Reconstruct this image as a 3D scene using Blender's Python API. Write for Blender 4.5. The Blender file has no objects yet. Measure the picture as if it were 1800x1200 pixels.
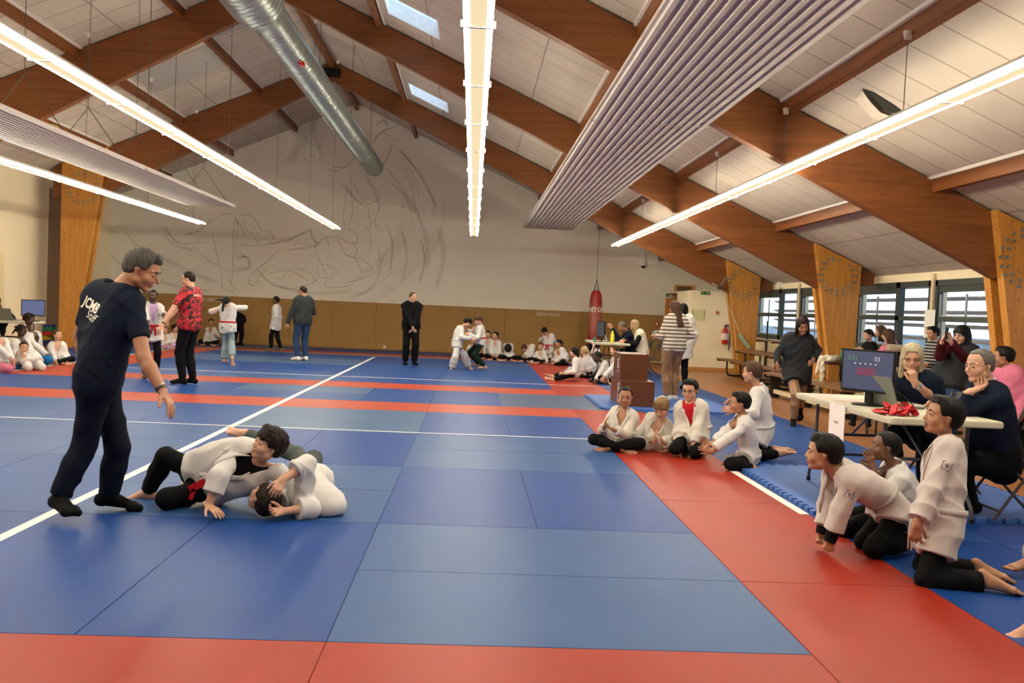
import bpy, bmesh, math, random
import numpy as np
from mathutils import Vector, Matrix
from mathutils.bvhtree import BVHTree

SC = bpy.context.scene
COL = SC.collection
rnd = random.Random(7)

# ---------------------------------------------------------------- camera
FPX = 1579.0
CAM_H = 1.389
CX = (0.99808169, -0.04362546, 0.04392895)      # camera right (world)
CD = (0.04228419, -0.03793518, -0.99838518)     # camera down
CF = (0.04522146, 0.99832747, -0.03601774)      # camera forward
RC = np.array([CX, CD, CF])
cam_data = bpy.data.cameras.new('camera')
cam_data.sensor_width = 36.0
cam_data.lens = 36.0 * FPX / 1800.0
cam_data.clip_start = 0.05
cam_data.clip_end = 200
cam = bpy.data.objects.new('camera', cam_data)
COL.objects.link(cam)
_m = Matrix.Identity(4)
for _i in range(3):
    _m[_i][0] = CX[_i]
    _m[_i][1] = -CD[_i]
    _m[_i][2] = -CF[_i]
_m[2][3] = CAM_H
cam.matrix_world = _m
SC.camera = cam

# ---------------------------------------------------------------- sky and exposure
SC.view_settings.view_transform = 'Standard'
SC.view_settings.look = 'None'
SC.view_settings.gamma = 1.0
SC.view_settings.exposure = 2.0
world = bpy.data.worlds.new('world')
SC.world = world
world.use_nodes = True
_bg = world.node_tree.nodes['Background']
_bg.inputs[0].default_value = (0.62, 0.80, 1.0, 1)
_bg.inputs[1].default_value = 0.6
TUBE = 21.0          # radiance of the fluorescent tubes
DIFF = 0.22           # radiance of their frosted covers


def px(x, y, Y):
    """the point of the place at depth Y seen at photograph pixel x, y"""
    d = RC.T @ np.array([(x - 900) / FPX, (y - 600) / FPX, 1.0])
    return np.array([0, 0, CAM_H]) + d * (Y / d[1])


def pxz(x, y, z=0.0):
    d = RC.T @ np.array([(x - 900) / FPX, (y - 600) / FPX, 1.0])
    return np.array([0, 0, CAM_H]) + d * ((z - CAM_H) / d[2])


# ---------------------------------------------------------------- materials
def lin(c):
    if isinstance(c, tuple) and isinstance(c[0], str):      # (colour, darkening factor)
        return tuple(v * c[1] for v in lin(c[0])[:3]) + (1.0,)
    if isinstance(c, str):
        c = c.lstrip('#')
        c = [int(c[i:i + 2], 16) / 255 for i in (0, 2, 4)]
    return tuple(((v / 12.92) if v <= 0.04045 else ((v + 0.055) / 1.055) ** 2.4) for v in c) + (1.0,)


def new_mat(name):
    m = bpy.data.materials.new(name)
    m.use_nodes = True
    nt = m.node_tree
    return m, nt, nt.nodes['Principled BSDF']


MATS = {}


def mat(name, col, rough=0.6, var=0.08, scale=20.0, bump=0.0, bscale=200.0, metal=0.0, spec=0.5, sheen=0.0, sss=0.0, stretch=None):
    """procedural base material: colour with noise variation and optional bump"""
    if name in MATS:
        return MATS[name]
    m, nt, b = new_mat(name)
    L = nt.links
    tc = nt.nodes.new('ShaderNodeTexCoord')
    mp = nt.nodes.new('ShaderNodeMapping')
    if stretch:
        mp.inputs['Scale'].default_value = stretch
    L.new(tc.outputs['Object'], mp.inputs['Vector'])
    c = lin(col)
    n = nt.nodes.new('ShaderNodeTexNoise')
    n.inputs['Scale'].default_value = scale
    n.inputs['Detail'].default_value = 4
    L.new(mp.outputs[0], n.inputs['Vector'])
    r = nt.nodes.new('ShaderNodeValToRGB')
    r.color_ramp.elements[0].position = 0.3
    r.color_ramp.elements[1].position = 0.7
    r.color_ramp.elements[0].color = tuple(max(0, v * (1 - var)) for v in c[:3]) + (1,)
    r.color_ramp.elements[1].color = tuple(min(1, v * (1 + var)) for v in c[:3]) + (1,)
    L.new(n.outputs['Fac'], r.inputs['Fac'])
    L.new(r.outputs['Color'], b.inputs['Base Color'])
    b.inputs['Roughness'].default_value = rough
    b.inputs['Metallic'].default_value = metal
    b.inputs['Specular IOR Level'].default_value = spec
    if sheen:
        b.inputs['Sheen Weight'].default_value = sheen
    if sss:
        b.inputs['Subsurface Weight'].default_value = sss
        b.inputs['Subsurface Radius'].default_value = (0.02, 0.008, 0.004)
        b.inputs['Subsurface Scale'].default_value = 0.3
    if bump:
        n2 = nt.nodes.new('ShaderNodeTexNoise')
        n2.inputs['Scale'].default_value = bscale
        n2.inputs['Detail'].default_value = 3
        L.new(mp.outputs[0], n2.inputs['Vector'])
        bp = nt.nodes.new('ShaderNodeBump')
        bp.inputs['Strength'].default_value = bump
        bp.inputs['Distance'].default_value = 0.01
        L.new(n2.outputs['Fac'], bp.inputs['Height'])
        L.new(bp.outputs['Normal'], b.inputs['Normal'])
    MATS[name] = m
    return m


def emis(name, col, strength):
    if name in MATS:
        return MATS[name]
    m, nt, b = new_mat(name)
    b.inputs['Base Color'].default_value = lin(col)
    b.inputs['Emission Color'].default_value = lin(col)
    b.inputs['Emission Strength'].default_value = strength
    MATS[name] = m
    return m


def wood(name, c1, c2, axis='X', knots=False, rough=0.45, k=1.0):
    """wood grain running along an object axis, optional dark knots"""
    if name in MATS:
        return MATS[name]
    m, nt, b = new_mat(name)
    L = nt.links
    tc = nt.nodes.new('ShaderNodeTexCoord')
    mp = nt.nodes.new('ShaderNodeMapping')
    sc = {'X': (0.6, 9, 9), 'Y': (9, 0.6, 9), 'Z': (9, 9, 0.6)}[axis]
    mp.inputs['Scale'].default_value = tuple(v * k for v in sc)
    L.new(tc.outputs['Object'], mp.inputs['Vector'])
    n = nt.nodes.new('ShaderNodeTexNoise')
    n.inputs['Scale'].default_value = 2.0
    n.inputs['Detail'].default_value = 6
    n.inputs['Roughness'].default_value = 0.65
    L.new(mp.outputs[0], n.inputs['Vector'])
    r = nt.nodes.new('ShaderNodeValToRGB')
    r.color_ramp.elements[0].position = 0.3
    r.color_ramp.elements[1].position = 0.7
    r.color_ramp.elements[0].color = lin(c1)
    r.color_ramp.elements[1].color = lin(c2)
    L.new(n.outputs['Fac'], r.inputs['Fac'])
    out = r.outputs['Color']
    if knots:
        mp2 = nt.nodes.new('ShaderNodeMapping')
        s2 = {'X': (4, 9, 9), 'Y': (9, 4, 9), 'Z': (9, 9, 4)}[axis]
        mp2.inputs['Scale'].default_value = s2
        L.new(tc.outputs['Object'], mp2.inputs['Vector'])
        v = nt.nodes.new('ShaderNodeTexVoronoi')
        v.inputs['Scale'].default_value = 1.3 if knots == 1 else 2.4
        L.new(mp2.outputs[0], v.inputs['Vector'])
        r2 = nt.nodes.new('ShaderNodeValToRGB')
        r2.color_ramp.elements[0].position = 0.07 if knots == 1 else 0.12
        r2.color_ramp.elements[1].position = 0.15 if knots == 1 else 0.2
        r2.color_ramp.elements[0].color = (1, 1, 1, 1)
        r2.color_ramp.elements[1].color = (0, 0, 0, 1)
        L.new(v.outputs['Distance'], r2.inputs['Fac'])
        mx = nt.nodes.new('ShaderNodeMix')
        mx.data_type = 'RGBA'
        mu = nt.nodes.new('ShaderNodeMath')
        mu.operation = 'MULTIPLY'
        mu.inputs[1].default_value = 0.75
        L.new(r2.outputs['Color'], mu.inputs[0])
        L.new(mu.outputs[0], mx.inputs[0])
        L.new(out, mx.inputs[6])
        mx.inputs[7].default_value = lin('#5a2c10')
        out = mx.outputs[2]
    L.new(out, b.inputs['Base Color'])
    b.inputs['Roughness'].default_value = rough
    MATS[name] = m
    return m


# ---------------------------------------------------------------- mesh helpers
class MB:
    """collects shapes, build() links them as ONE mesh object"""

    def __init__(s):
        s.v = []
        s.f = []
        s.mi = []
        s.cur = 0

    def add(s, vs, fs):
        o = len(s.v)
        s.v += [tuple(float(c) for c in p) for p in vs]
        s.f += [tuple(i + o for i in f) for f in fs]
        s.mi += [s.cur] * len(fs)
        return s

    def box(s, a, b):
        (x0, y0, z0), (x1, y1, z1) = [tuple(min(p, q) for p, q in zip(a, b)), tuple(max(p, q) for p, q in zip(a, b))]
        return s.add([(x0, y0, z0), (x1, y0, z0), (x1, y1, z0), (x0, y1, z0), (x0, y0, z1), (x1, y0, z1), (x1, y1, z1), (x0, y1, z1)],
                     [(0, 3, 2, 1), (4, 5, 6, 7), (0, 1, 5, 4), (1, 2, 6, 5), (2, 3, 7, 6), (3, 0, 4, 7)])

    def obox(s, c, ax, ay, az):
        """oriented box: centre and three half-axis vectors"""
        c, ax, ay, az = [np.array(q, float) for q in (c, ax, ay, az)]
        vs = [c + i * ax + j * ay + k * az for k in (-1, 1) for i, j in ((-1, -1), (1, -1), (1, 1), (-1, 1))]
        return s.add(vs, [(0, 3, 2, 1), (4, 5, 6, 7), (0, 1, 5, 4), (1, 2, 6, 5), (2, 3, 7, 6), (3, 0, 4, 7)])

    def tube(s, pts, r, n=10, closed=False, cap=True):
        pts = [np.array(p, float) for p in pts]
        rs = r if isinstance(r, (list, tuple)) else [r] * len(pts)
        rings = []
        prev = None
        N = len(pts)
        for i, p in enumerate(pts):
            a = pts[(i - 1) % N] if (closed or i > 0) else p
            b = pts[(i + 1) % N] if (closed or i < N - 1) else p
            t = b - a
            t = t / (np.linalg.norm(t) + 1e-9)
            if prev is None:
                u = np.cross(t, [0, 0, 1.0])
                if np.linalg.norm(u) < 0.1:
                    u = np.cross(t, [1.0, 0, 0])
            else:
                u = prev - t * (prev @ t)
            u /= np.linalg.norm(u)
            prev = u
            w = np.cross(t, u)
            rings.append([p + rs[i] * (math.cos(2 * math.pi * k / n) * u + math.sin(2 * math.pi * k / n) * w) for k in range(n)])
        vs = [q for R in rings for q in R]
        fs = []
        for i in range(N if closed else N - 1):
            j = (i + 1) % N
            for k in range(n):
                fs.append((i * n + k, i * n + (k + 1) % n, j * n + (k + 1) % n, j * n + k))
        if cap and not closed:
            fs.append(tuple(range(n - 1, -1, -1)))
            fs.append(tuple((N - 1) * n + k for k in range(n)))
        return s.add(vs, fs)

    def lathe(s, c, prof, n=24, axis=(0, 0, 1)):
        """profile [(radius, height)] turned about an axis through c"""
        c = np.array(c, float)
        a = np.array(axis, float)
        a /= np.linalg.norm(a)
        u = np.cross(a, [0, 1.0, 0])
        if np.linalg.norm(u) < 0.1:
            u = np.cross(a, [1.0, 0, 0])
        u /= np.linalg.norm(u)
        w = np.cross(a, u)
        vs = [c + a * h + r * (math.cos(2 * math.pi * k / n) * u + math.sin(2 * math.pi * k / n) * w) for r, h in prof for k in range(n)]
        fs = []
        for i in range(len(prof) - 1):
            for k in range(n):
                fs.append((i * n + k, i * n + (k + 1) % n, (i + 1) * n + (k + 1) % n, (i + 1) * n + k))
        fs.append(tuple(range(n - 1, -1, -1)))
        fs.append(tuple((len(prof) - 1) * n + k for k in range(n)))
        return s.add(vs, fs)

    def prism(s, poly, axis, a, b):
        """polygon in the plane perpendicular to axis (0,1,2) extruded from a to b"""
        def P(p, t):
            q = list(p)
            q.insert(axis, t)
            return q
        n = len(poly)
        vs = [P(p, a) for p in poly] + [P(p, b) for p in poly]
        fs = [tuple(range(n - 1, -1, -1)), tuple(range(n, 2 * n))]
        fs += [(i, (i + 1) % n, n + (i + 1) % n, n + i) for i in range(n)]
        return s.add(vs, fs)

    def build(s, name, mats, parent=None, origin=None, smooth=False, bevel=0.0, world_parent=True):
        me = bpy.data.meshes.new(name)
        v = np.array(s.v, float)
        if parent is not None and origin is None:
            origin = parent['_o'] if '_o' in parent else (0, 0, 0)
            origin = tuple(origin)
        if origin is None:
            lo, hi = v.min(0), v.max(0)
            origin = ((lo[0] + hi[0]) / 2, (lo[1] + hi[1]) / 2, lo[2])
        me.from_pydata([tuple(p) for p in v - np.array(origin)], [], s.f)
        if not isinstance(mats, (list, tuple)):
            mats = [mats]
        for m in mats:
            me.materials.append(m)
        me.polygons.foreach_set('material_index', s.mi)
        bm = bmesh.new()
        bm.from_mesh(me)
        bmesh.ops.recalc_face_normals(bm, faces=bm.faces)
        if bevel:
            es = [e for e in bm.edges if len(e.link_faces) == 2 and e.calc_face_angle(0) > 0.6]
            bmesh.ops.bevel(bm, geom=es, offset=bevel, segments=2, affect='EDGES', clamp_overlap=True)
        bm.to_mesh(me)
        bm.free()
        if smooth:
            me.polygons.foreach_set('use_smooth', [True] * len(me.polygons))
            if smooth != 2:
                try:
                    me.set_sharp_from_angle(angle=0.7)
                except Exception:
                    pass
        ob = bpy.data.objects.new(name, me)
        COL.objects.link(ob)
        if parent is not None:
            ob.parent = parent
        else:
            ob.location = origin
        return ob


def tag(o, label=None, cat=None, group=None, kind=None):
    if label:
        o['label'] = label
    if cat:
        o['category'] = cat
    if group:
        o['group'] = group
    if kind:
        o['kind'] = kind
    return o


def empty(name, loc=(0, 0, 0), label=None, cat=None, group=None, kind=None):
    """thing root; its parts are written in world coordinates relative to _o"""
    o = bpy.data.objects.new(name, None)
    o.empty_display_size = 0.2
    COL.objects.link(o)
    o.location = tuple(float(v) for v in loc)
    o['_o'] = tuple(float(v) for v in loc)
    return tag(o, label, cat, group, kind)


def sub(parent):
    """make a part able to carry sub-parts written in world coordinates"""
    return parent


def copy_tree(o, parent=None):
    c = o.copy()
    COL.objects.link(c)
    if parent is not None:
        c.parent = parent
    for ch in o.children:
        copy_tree(ch, c)
    return c


def text_mesh(s, size, extrude=0.001, bold=0.0, shear=0.0, spacing=1.0):
    cu = bpy.data.curves.new('t', 'FONT')
    cu.body = s
    cu.size = size
    cu.extrude = extrude
    cu.offset = bold
    cu.shear = shear
    cu.space_character = spacing
    cu.align_x = 'CENTER'
    cu.align_y = 'CENTER'
    cu.resolution_u = 3
    ob = bpy.data.objects.new('t', cu)
    COL.objects.link(ob)
    dg = bpy.context.evaluated_depsgraph_get()
    me = bpy.data.meshes.new_from_object(ob.evaluated_get(dg))
    vs = [tuple(v.co) for v in me.vertices]
    fs = [tuple(p.vertices) for p in me.polygons]
    bpy.data.objects.remove(ob)
    bpy.data.curves.remove(cu)
    bpy.data.meshes.remove(me)
    return vs, fs


def flat_text(s, size, c, right, up, name, m, parent=None, **kw):
    """lettering standing on a surface: centre c, reading direction right"""
    vs, fs = text_mesh(s, size, **kw)
    c, right, up = [np.array(q, float) for q in (c, right, up)]
    nrm = np.cross(right, up)
    mb = MB()
    mb.add([c + right * v[0] + up * v[1] + nrm * v[2] for v in vs], fs)
    return mb.build(name, m, parent)
# ================================================================ SETTING
def MX(n):
    return 1.48 + 1.01 * n


def MY(n):
    return 3.65 + 1.01 * n


RIDGE_X = -3.67
YW = 27.1        # far wall
XR = 7.6         # right wall
XL = -10.75      # left wall
Y0 = -3.0        # behind the camera


def roofz(x, off=0.0):
    return 7.14 - 0.44 * abs(x - RIDGE_X) + off


M_wall = mat('wall_paint', '#f0e2c0', 0.75, 0.02, 3.0, 0.05, 60)
M_wallfar = mat('far_wall_paint', '#eae5d6', 0.8, 0.025, 1.2, 0.05, 60)
M_floor = mat('orange_lino', ('#a06a40', 0.85), 0.35, 0.06, 2.5)
M_skirt = wood('skirting', '#b87a38', '#cc9048', 'X')


def ceiling_mat():
    m, nt, b = new_mat('ceiling_panels')
    L = nt.links
    tc = nt.nodes.new('ShaderNodeTexCoord')
    sep = nt.nodes.new('ShaderNodeSeparateXYZ')
    L.new(tc.outputs['Object'], sep.inputs[0])
    cmb = nt.nodes.new('ShaderNodeCombineXYZ')
    L.new(sep.outputs['Y'], cmb.inputs['Y'])
    L.new(sep.outputs['X'], cmb.inputs['X'])
    br = nt.nodes.new('ShaderNodeTexBrick')
    br.offset = 0.0
    br.inputs['Scale'].default_value = 1.0
    br.inputs['Brick Width'].default_value = 0.92
    br.inputs['Row Height'].default_value = 0.58
    br.inputs['Mortar Size'].default_value = 0.012
    br.inputs['Mortar Smooth'].default_value = 0.3
    br.inputs['Color1'].default_value = lin(('#dbd0c0', 0.78))
    br.inputs['Color2'].default_value = lin(('#d3c8b9', 0.78))
    br.inputs['Mortar'].default_value = lin(('#a0968c', 0.75))
    L.new(cmb.outputs[0], br.inputs['Vector'])
    n = nt.nodes.new('ShaderNodeTexNoise')
    n.inputs['Scale'].default_value = 0.8
    n.inputs['Detail'].default_value = 5
    L.new(tc.outputs['Object'], n.inputs['Vector'])
    r = nt.nodes.new('ShaderNodeValToRGB')
    r.color_ramp.elements[0].color = (0.86, 0.84, 0.84, 1)
    r.color_ramp.elements[1].color = (1, 1, 1, 1)
    r.color_ramp.elements[0].position = 0.35
    r.color_ramp.elements[1].position = 0.6
    L.new(n.outputs['Fac'], r.inputs['Fac'])
    mx = nt.nodes.new('ShaderNodeMix')
    mx.data_type = 'RGBA'
    mx.blend_type = 'MULTIPLY'
    mx.inputs[0].default_value = 1
    L.new(br.outputs['Color'], mx.inputs[6])
    L.new(r.outputs['Color'], mx.inputs[7])
    L.new(mx.outputs[2], b.inputs['Base Color'])
    b.inputs['Roughness'].default_value = 0.8
    return m


M_ceil = ceiling_mat()


def S(o):
    o['kind'] = 'structure'
    return o


# floor (orange lino) below the mats
S(MB().box((XL - 0.2, Y0 - 0.2, -0.14), (XR + 0.2, YW + 2.2, -0.04)).build('floor', M_floor))

# ceiling: two slopes, 15 cm above the purlin line, with skylight openings
SKY = [(-1.68, -0.76, 14.75, 15.8), (-1.68, -0.76, 20.6, 21.68)]
mb = MB()


def roof_quad(x0, x1, y0, y1, off=0.13, th=0.12):
    vs = []
    for dz in (0, th):
        for x, y in ((x0, y0), (x1, y0), (x1, y1), (x0, y1)):
            vs.append((x, y, roofz(x, off + dz)))
    mb.add(vs, [(0, 1, 2, 3), (7, 6, 5, 4), (0, 4, 5, 1), (1, 5, 6, 2), (2, 6, 7, 3), (3, 7, 4, 0)])


roof_quad(XL - 0.25, RIDGE_X, Y0 - 0.2, YW + 0.2)
xa, xb = SKY[0][0], SKY[0][1]
roof_quad(RIDGE_X, xa, Y0 - 0.2, YW + 0.2)
roof_quad(xb, XR + 0.25, Y0 - 0.2, YW + 0.2)
roof_quad(xa, xb, Y0 - 0.2, SKY[0][2])
roof_quad(xa, xb, SKY[0][3], SKY[1][2])
roof_quad(xa, xb, SKY[1][3], YW + 0.2)
S(mb.build('ceiling', M_ceil, origin=(0, 0, 0)))

# far gable wall with a door opening at right
DOOR = (5.95, 6.95, 2.02)


def gable(y0, y1, m, name, door=None):
    mb = MB()
    mb.prism([(XL - 0.2, -0.04), (XL - 0.2, roofz(XL - 0.2, 0.15)), (RIDGE_X, roofz(RIDGE_X, 0.15)), (XR + 0.2, roofz(XR + 0.2, 0.15)), (XR + 0.2, -0.04)], 1, y0, y1)
    return S(mb.build(name, m))


gable(YW, YW + 0.15, M_wallfar, 'wall_far')
gable(Y0 - 0.15, Y0, M_wall, 'wall_back')

# left wall with a pilaster
zl = roofz(XL, 0.15)
mb = MB()
mb.box((XL - 0.15, Y0, -0.04), (XL, YW, zl))
S(mb.build('wall_left', M_wall))
S(MB().box((XL, 20.9, -0.04), (XL + 0.12, 21.55, 2.18)).build('trim_1', mat('pilaster_paint', '#f0e2c0', 0.75, 0.02)))
S(MB().box((XL, 23.2, -0.04), (XL + 0.5, 23.55, 3.9)).build('trim_2', mat('brown_post', '#8a7460', 0.7)))

# right wall: apron, head, piers between the windows
Z_AP, Z_HD = 0.93, 2.17
WIN = [(23.75, 20.68), (20.55, 17.6), (17.48, 14.6), (14.46, 11.5), (11.4, 8.5), (8.3, 5.3), (5.1, 2.1)]
mb = MB()
zr = roofz(XR, 0.15)
mb.box((XR, Y0, -0.04), (XR + 0.18, YW, Z_AP))
mb.box((XR, Y0, Z_HD), (XR + 0.18, YW, zr + 0.1))
ys = [YW] + [v for w in WIN for v in w] + [Y0]
for i in range(0, len(ys), 2):
    mb.box((XR, ys[i], Z_AP), (XR + 0.18, ys[i + 1], Z_HD))
S(mb.build('wall_right', M_wall))
# thin pilaster strips between windows
for k, y in enumerate((17.54, 14.53, 20.62, 11.45)):
    S(MB().box((XR - 0.05, y - 0.04, 0.5), (XR, y + 0.04, 2.28)).build('trim_%d' % (3 + k), mat('strip_paint', '#d8c9a8', 0.7)))

# windows
M_frame = mat('window_frame_green_grey', '#39423f', 0.45, 0.05)
m, nt, b = new_mat('window_glass')
b.inputs['Base Color'].default_value = (0.95, 0.98, 1, 1)
b.inputs['Roughness'].default_value = 0.0
b.inputs['Transmission Weight'].default_value = 1.0
b.inputs['IOR'].default_value = 1.02
M_glass = m
M_slat = wood('outside_slat', '#a08878', '#b8a498', 'Y', rough=0.6)
M_slatg = mat('outside_panel', '#aab4bc', 0.7, 0.2, 3.0)
for k, (ya, yb) in enumerate(WIN):
    w = S(empty('window_%d' % (k + 1), (XR + 0.03, (ya + yb) / 2, Z_AP)))
    fr = MB()
    x0, x1 = XR - 0.03, XR + 0.07
    t = 0.08
    L_ = ya - yb
    ym = yb + L_ * 0.40        # mullion between slider and fixed light
    fr.box((x0, ya, Z_AP), (x1, yb, Z_AP + 0.1))
    fr.box((x0, ya, Z_HD - 0.1), (x1, yb, Z_HD))
    fr.box((x0, ya, Z_AP), (x1, ya - t, Z_HD))
    fr.box((x0, yb, Z_AP), (x1, yb + t, Z_HD))
    fr.box((x0, ym - 0.07, Z_AP), (x1, ym + 0.07, Z_HD))
    zc = 1.53
    fr.box((x0, ya, zc - 0.04), (x1, yb, zc + 0.04))
    fr.box((x0 + 0.02, ya - t, Z_HD - 0.2), (x1, ym, Z_HD - 0.1))
    fr.build('window_frame', M_frame, w)
    g = MB()
    yc = (ya + ym) / 2
    g.box((XR + 0.025, ya, Z_AP + 0.05), (XR + 0.03, yb, Z_HD - 0.05))
    g.build('pane', M_glass, w)
    sb = MB()
    for zz in (Z_AP + 0.13, zc + 0.06):
        hh = (1.39 if zz < 1.2 else Z_HD - 0.24) - zz + (0.1 if zz < 1.2 else 0)
        for yy in (ya - t - 0.04, yc, ym + 0.1):
            sb.box((XR + 0.0, yy - 0.018, zz - 0.03), (XR + 0.022, yy + 0.018, zz + hh))
        sb.box((XR, ya - t, zz - 0.03), (XR + 0.022, ym + 0.08, zz))
    sb.build('sash', mat('sash_grey', '#9aa2a4', 0.5), w)
    # wooden sun louvres outside the window
    lv = MB()
    for i in range(6):
        zz = Z_AP + 0.02 + i * 0.235
        lv.obox((XR + 0.55, (ya + yb) / 2, zz), (0.06, 0, -0.02), (0, (ya - yb) / 2 + 0.1, 0), (0.004, 0, 0.012))
    lv.build('louvre', M_slat, w)
# neighbouring roof and hedge seen through the glass
S(MB().box((13, Y0, -0.4), (13.3, 45, 1.15)).build('wall_outside', mat('outside_wall', '#8f9aa3', 0.9, 0.3, 1.5)))
S(MB().box((XR + 0.2, Y0, -0.5), (40, 45, -0.4)).build('ground', mat('outside_ground', '#9a9a98', 0.9, 0.2, 1.0)))

# skylights
M_sky = M_glass
for k, (x0, x1, y0, y1) in enumerate(SKY):
    sk = S(empty('window_%d' % (len(WIN) + 1 + k), (x0, y0, roofz(x0, 0.2))))
    f_ = MB()
    for (a, b_, c_, d_) in ((x0, x0 + .02, y0, y1), (x1 - .02, x1, y0, y1), (x0, x1, y0, y0 + .02), (x0, x1, y1 - .02, y1)):
        vs = [(x, y, roofz(x, dz)) for dz in (0.13, 0.42) for x, y in ((a, c_), (b_, c_), (b_, d_), (a, d_))]
        f_.add(vs, [(0, 1, 2, 3), (7, 6, 5, 4), (0, 4, 5, 1), (1, 5, 6, 2), (2, 6, 7, 3), (3, 7, 4, 0)])
    f_.build('window_frame', mat('skylight_curb', '#e8eef0', 0.6), sk)
    g = MB()
    g.add([(x, y, roofz(x, dz)) for dz in (0.38, 0.385) for x, y in ((x0, y0), (x1, y0), (x1, y1), (x0, y1))],
          [(0, 1, 2, 3), (7, 6, 5, 4), (0, 4, 5, 1), (1, 5, 6, 2), (2, 6, 7, 3), (3, 7, 4, 0)])
    g.build('pane', M_sky, sk)

# glulam portal frames
M_glu = wood('glulam', ('#804a1e', 0.7), ('#a06030', 0.72), 'X', knots=1, rough=0.4)
M_leg = wood('leg_spruce', '#b0722c', '#cc923f', 'Z', knots=2, rough=0.35)
M_bolt = mat('bolt_zinc', '#8b8f86', 0.4, 0.2, metal=0.6)
FY = [22.5, 16.65, 10.9, 5.1, -0.7]
for k, y in enumerate(FY):
    fr = S(empty('trim_%d' % (20 + k), (RIDGE_X, y, -0.04)))
    tag(fr, kind='structure')
    # rafters: deeper towards the knee
    xk, xl = 6.42, -9.2
    r = MB()
    r.prism([(RIDGE_X, roofz(RIDGE_X, 0.1)), (XR - 0.1, roofz(XR - 0.1, 0.1)), (XR - 0.1, roofz(XR - 0.1, -0.1)), (xk, 2.03), (RIDGE_X, roofz(RIDGE_X) - 0.36)], 1, y - 0.08, y + 0.08)
    r.build('rafter', M_glu, fr)
    r = MB()
    r.prism([(RIDGE_X, roofz(RIDGE_X, 0.1)), (RIDGE_X, roofz(RIDGE_X) - 0.36), (xl, 3.68), (-10.3, 3.6), (-10.3, roofz(-10.3, 0.1))], 1, y - 0.08, y + 0.08)
    r.build('rafter', M_glu, fr)
    # V-shaped legs: two planks either side of the rafter
    for (tin, tout, bin_, bout, ztin, sgn) in ((6.3, 7.18, 6.78, 7.12, 2.8, 1), (-9.0, -10.04, -9.68, -10.02, 4.55, -1)):
        for dy in (-0.15, 0.15):
            lg = MB()
            lg.prism([(bin_, -0.04), (bout, -0.04), (tout, roofz(tout, 0.1)), (tin, roofz(tin, 0.1))], 1, y + dy - 0.068, y + dy + 0.068)
            lg.build('leg', M_leg, fr)
        cx, cz = (tin + tout) / 2 - 0.0 * sgn, (2.28 if sgn > 0 else 3.85)
        bo = MB()
        rr = 0.36 if sgn > 0 else 0.4
        for rad, n in ((rr, 20), (rr - 0.075, 16)):
            for i in range(n):
                a = 2 * math.pi * i / n
                bx, bz = cx + rad * math.cos(a), cz + rad * math.sin(a)
                if bz < roofz(bx) + 0.02:
                    bo.lathe((bx, y - 0.218, bz), [(0.026, 0), (0.026, -0.006), (0.014, -0.006), (0.014, -0.02)], 8, (0, 1, 0))
        bo.build('bolt_ring', M_bolt, fr)

# purlins with white trim strips beside them
PX = [-9.07, -7.28, -5.44, RIDGE_X, -1.9, -0.05, 1.87, 3.7, 5.6]
M_pur = wood('purlin', ('#804a1e', 0.7), ('#a06030', 0.75), 'Y', rough=0.45)
M_trimw = mat('white_trim', '#ded8d0', 0.6, 0.03)
for k, x in enumerate(PX):
    z = roofz(x) + (0.0 if x != RIDGE_X else -0.05)
    S(MB().box((x - 0.045, Y0, z - 0.02), (x + 0.045, YW, z + 0.16)).build('trim_%d' % (30 + k), M_pur))
    if x != RIDGE_X:
        mb = MB()
        for sx in (-0.07, 0.09):
            mb.obox((x + sx, (Y0 + YW) / 2, roofz(x + sx, 0.12)), (0.02, 0, 0), (0, (YW - Y0) / 2, 0), (0, 0, 0.02))
        S(mb.build('trim_%d' % (50 + k), M_trimw))
# a ceiling panel that has come loose and sags, leaving a dark gap
def on_roof(x, y, off=0.12):
    d = RC.T @ np.array([(x - 900) / FPX, (y - 600) / FPX, 1.0])
    t_ = (7.14 + off + 0.44 * RIDGE_X - CAM_H) / (d[2] + 0.44 * d[0])
    return np.array([0, 0, CAM_H]) + d * t_


gp = [(1516, 157), (1530, 172), (1548, 190), (1566, 198), (1588, 198), (1572, 186), (1550, 172), (1535, 163)]
top_ = [on_roof(*q_, 0.118) for q_ in gp]
n_ = len(top_)
S(MB().add([tuple(q_) for q_ in top_] + [tuple(q_ + np.array([0, 0, .01])) for q_ in top_], [tuple(range(n_)), tuple(range(2 * n_ - 1, n_ - 1, -1))] + [(k, (k + 1) % n_, n_ + (k + 1) % n_, n_ + k) for k in range(n_)]).build('trim_75', mat('roof_gap', '#1f2118', 0.9)))
lip = [on_roof(*q_, 0.118) for q_ in gp[:5]]
lo_ = [q_ - np.array([0, 0, .02 + .03 * math.sin(math.pi * k / 4)]) for k, q_ in enumerate(lip)]
up_ = [on_roof(x - 14, y + 18, 0.116) for x, y in gp[:5]]
mb = MB()
for k in range(4):
    mb.add([tuple(lo_[k]), tuple(lo_[k + 1]), tuple(up_[k + 1]), tuple(up_[k])], [(0, 1, 2, 3)])
    mb.add([tuple(lo_[k] + np.array([0, 0, .008])), tuple(lo_[k + 1] + np.array([0, 0, .008])), tuple(up_[k + 1]), tuple(up_[k])], [(3, 2, 1, 0)])
S(mb.build('trim_76', mat('loose_panel', ('#dbd0c0', 0.78), 0.8)))

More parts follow.
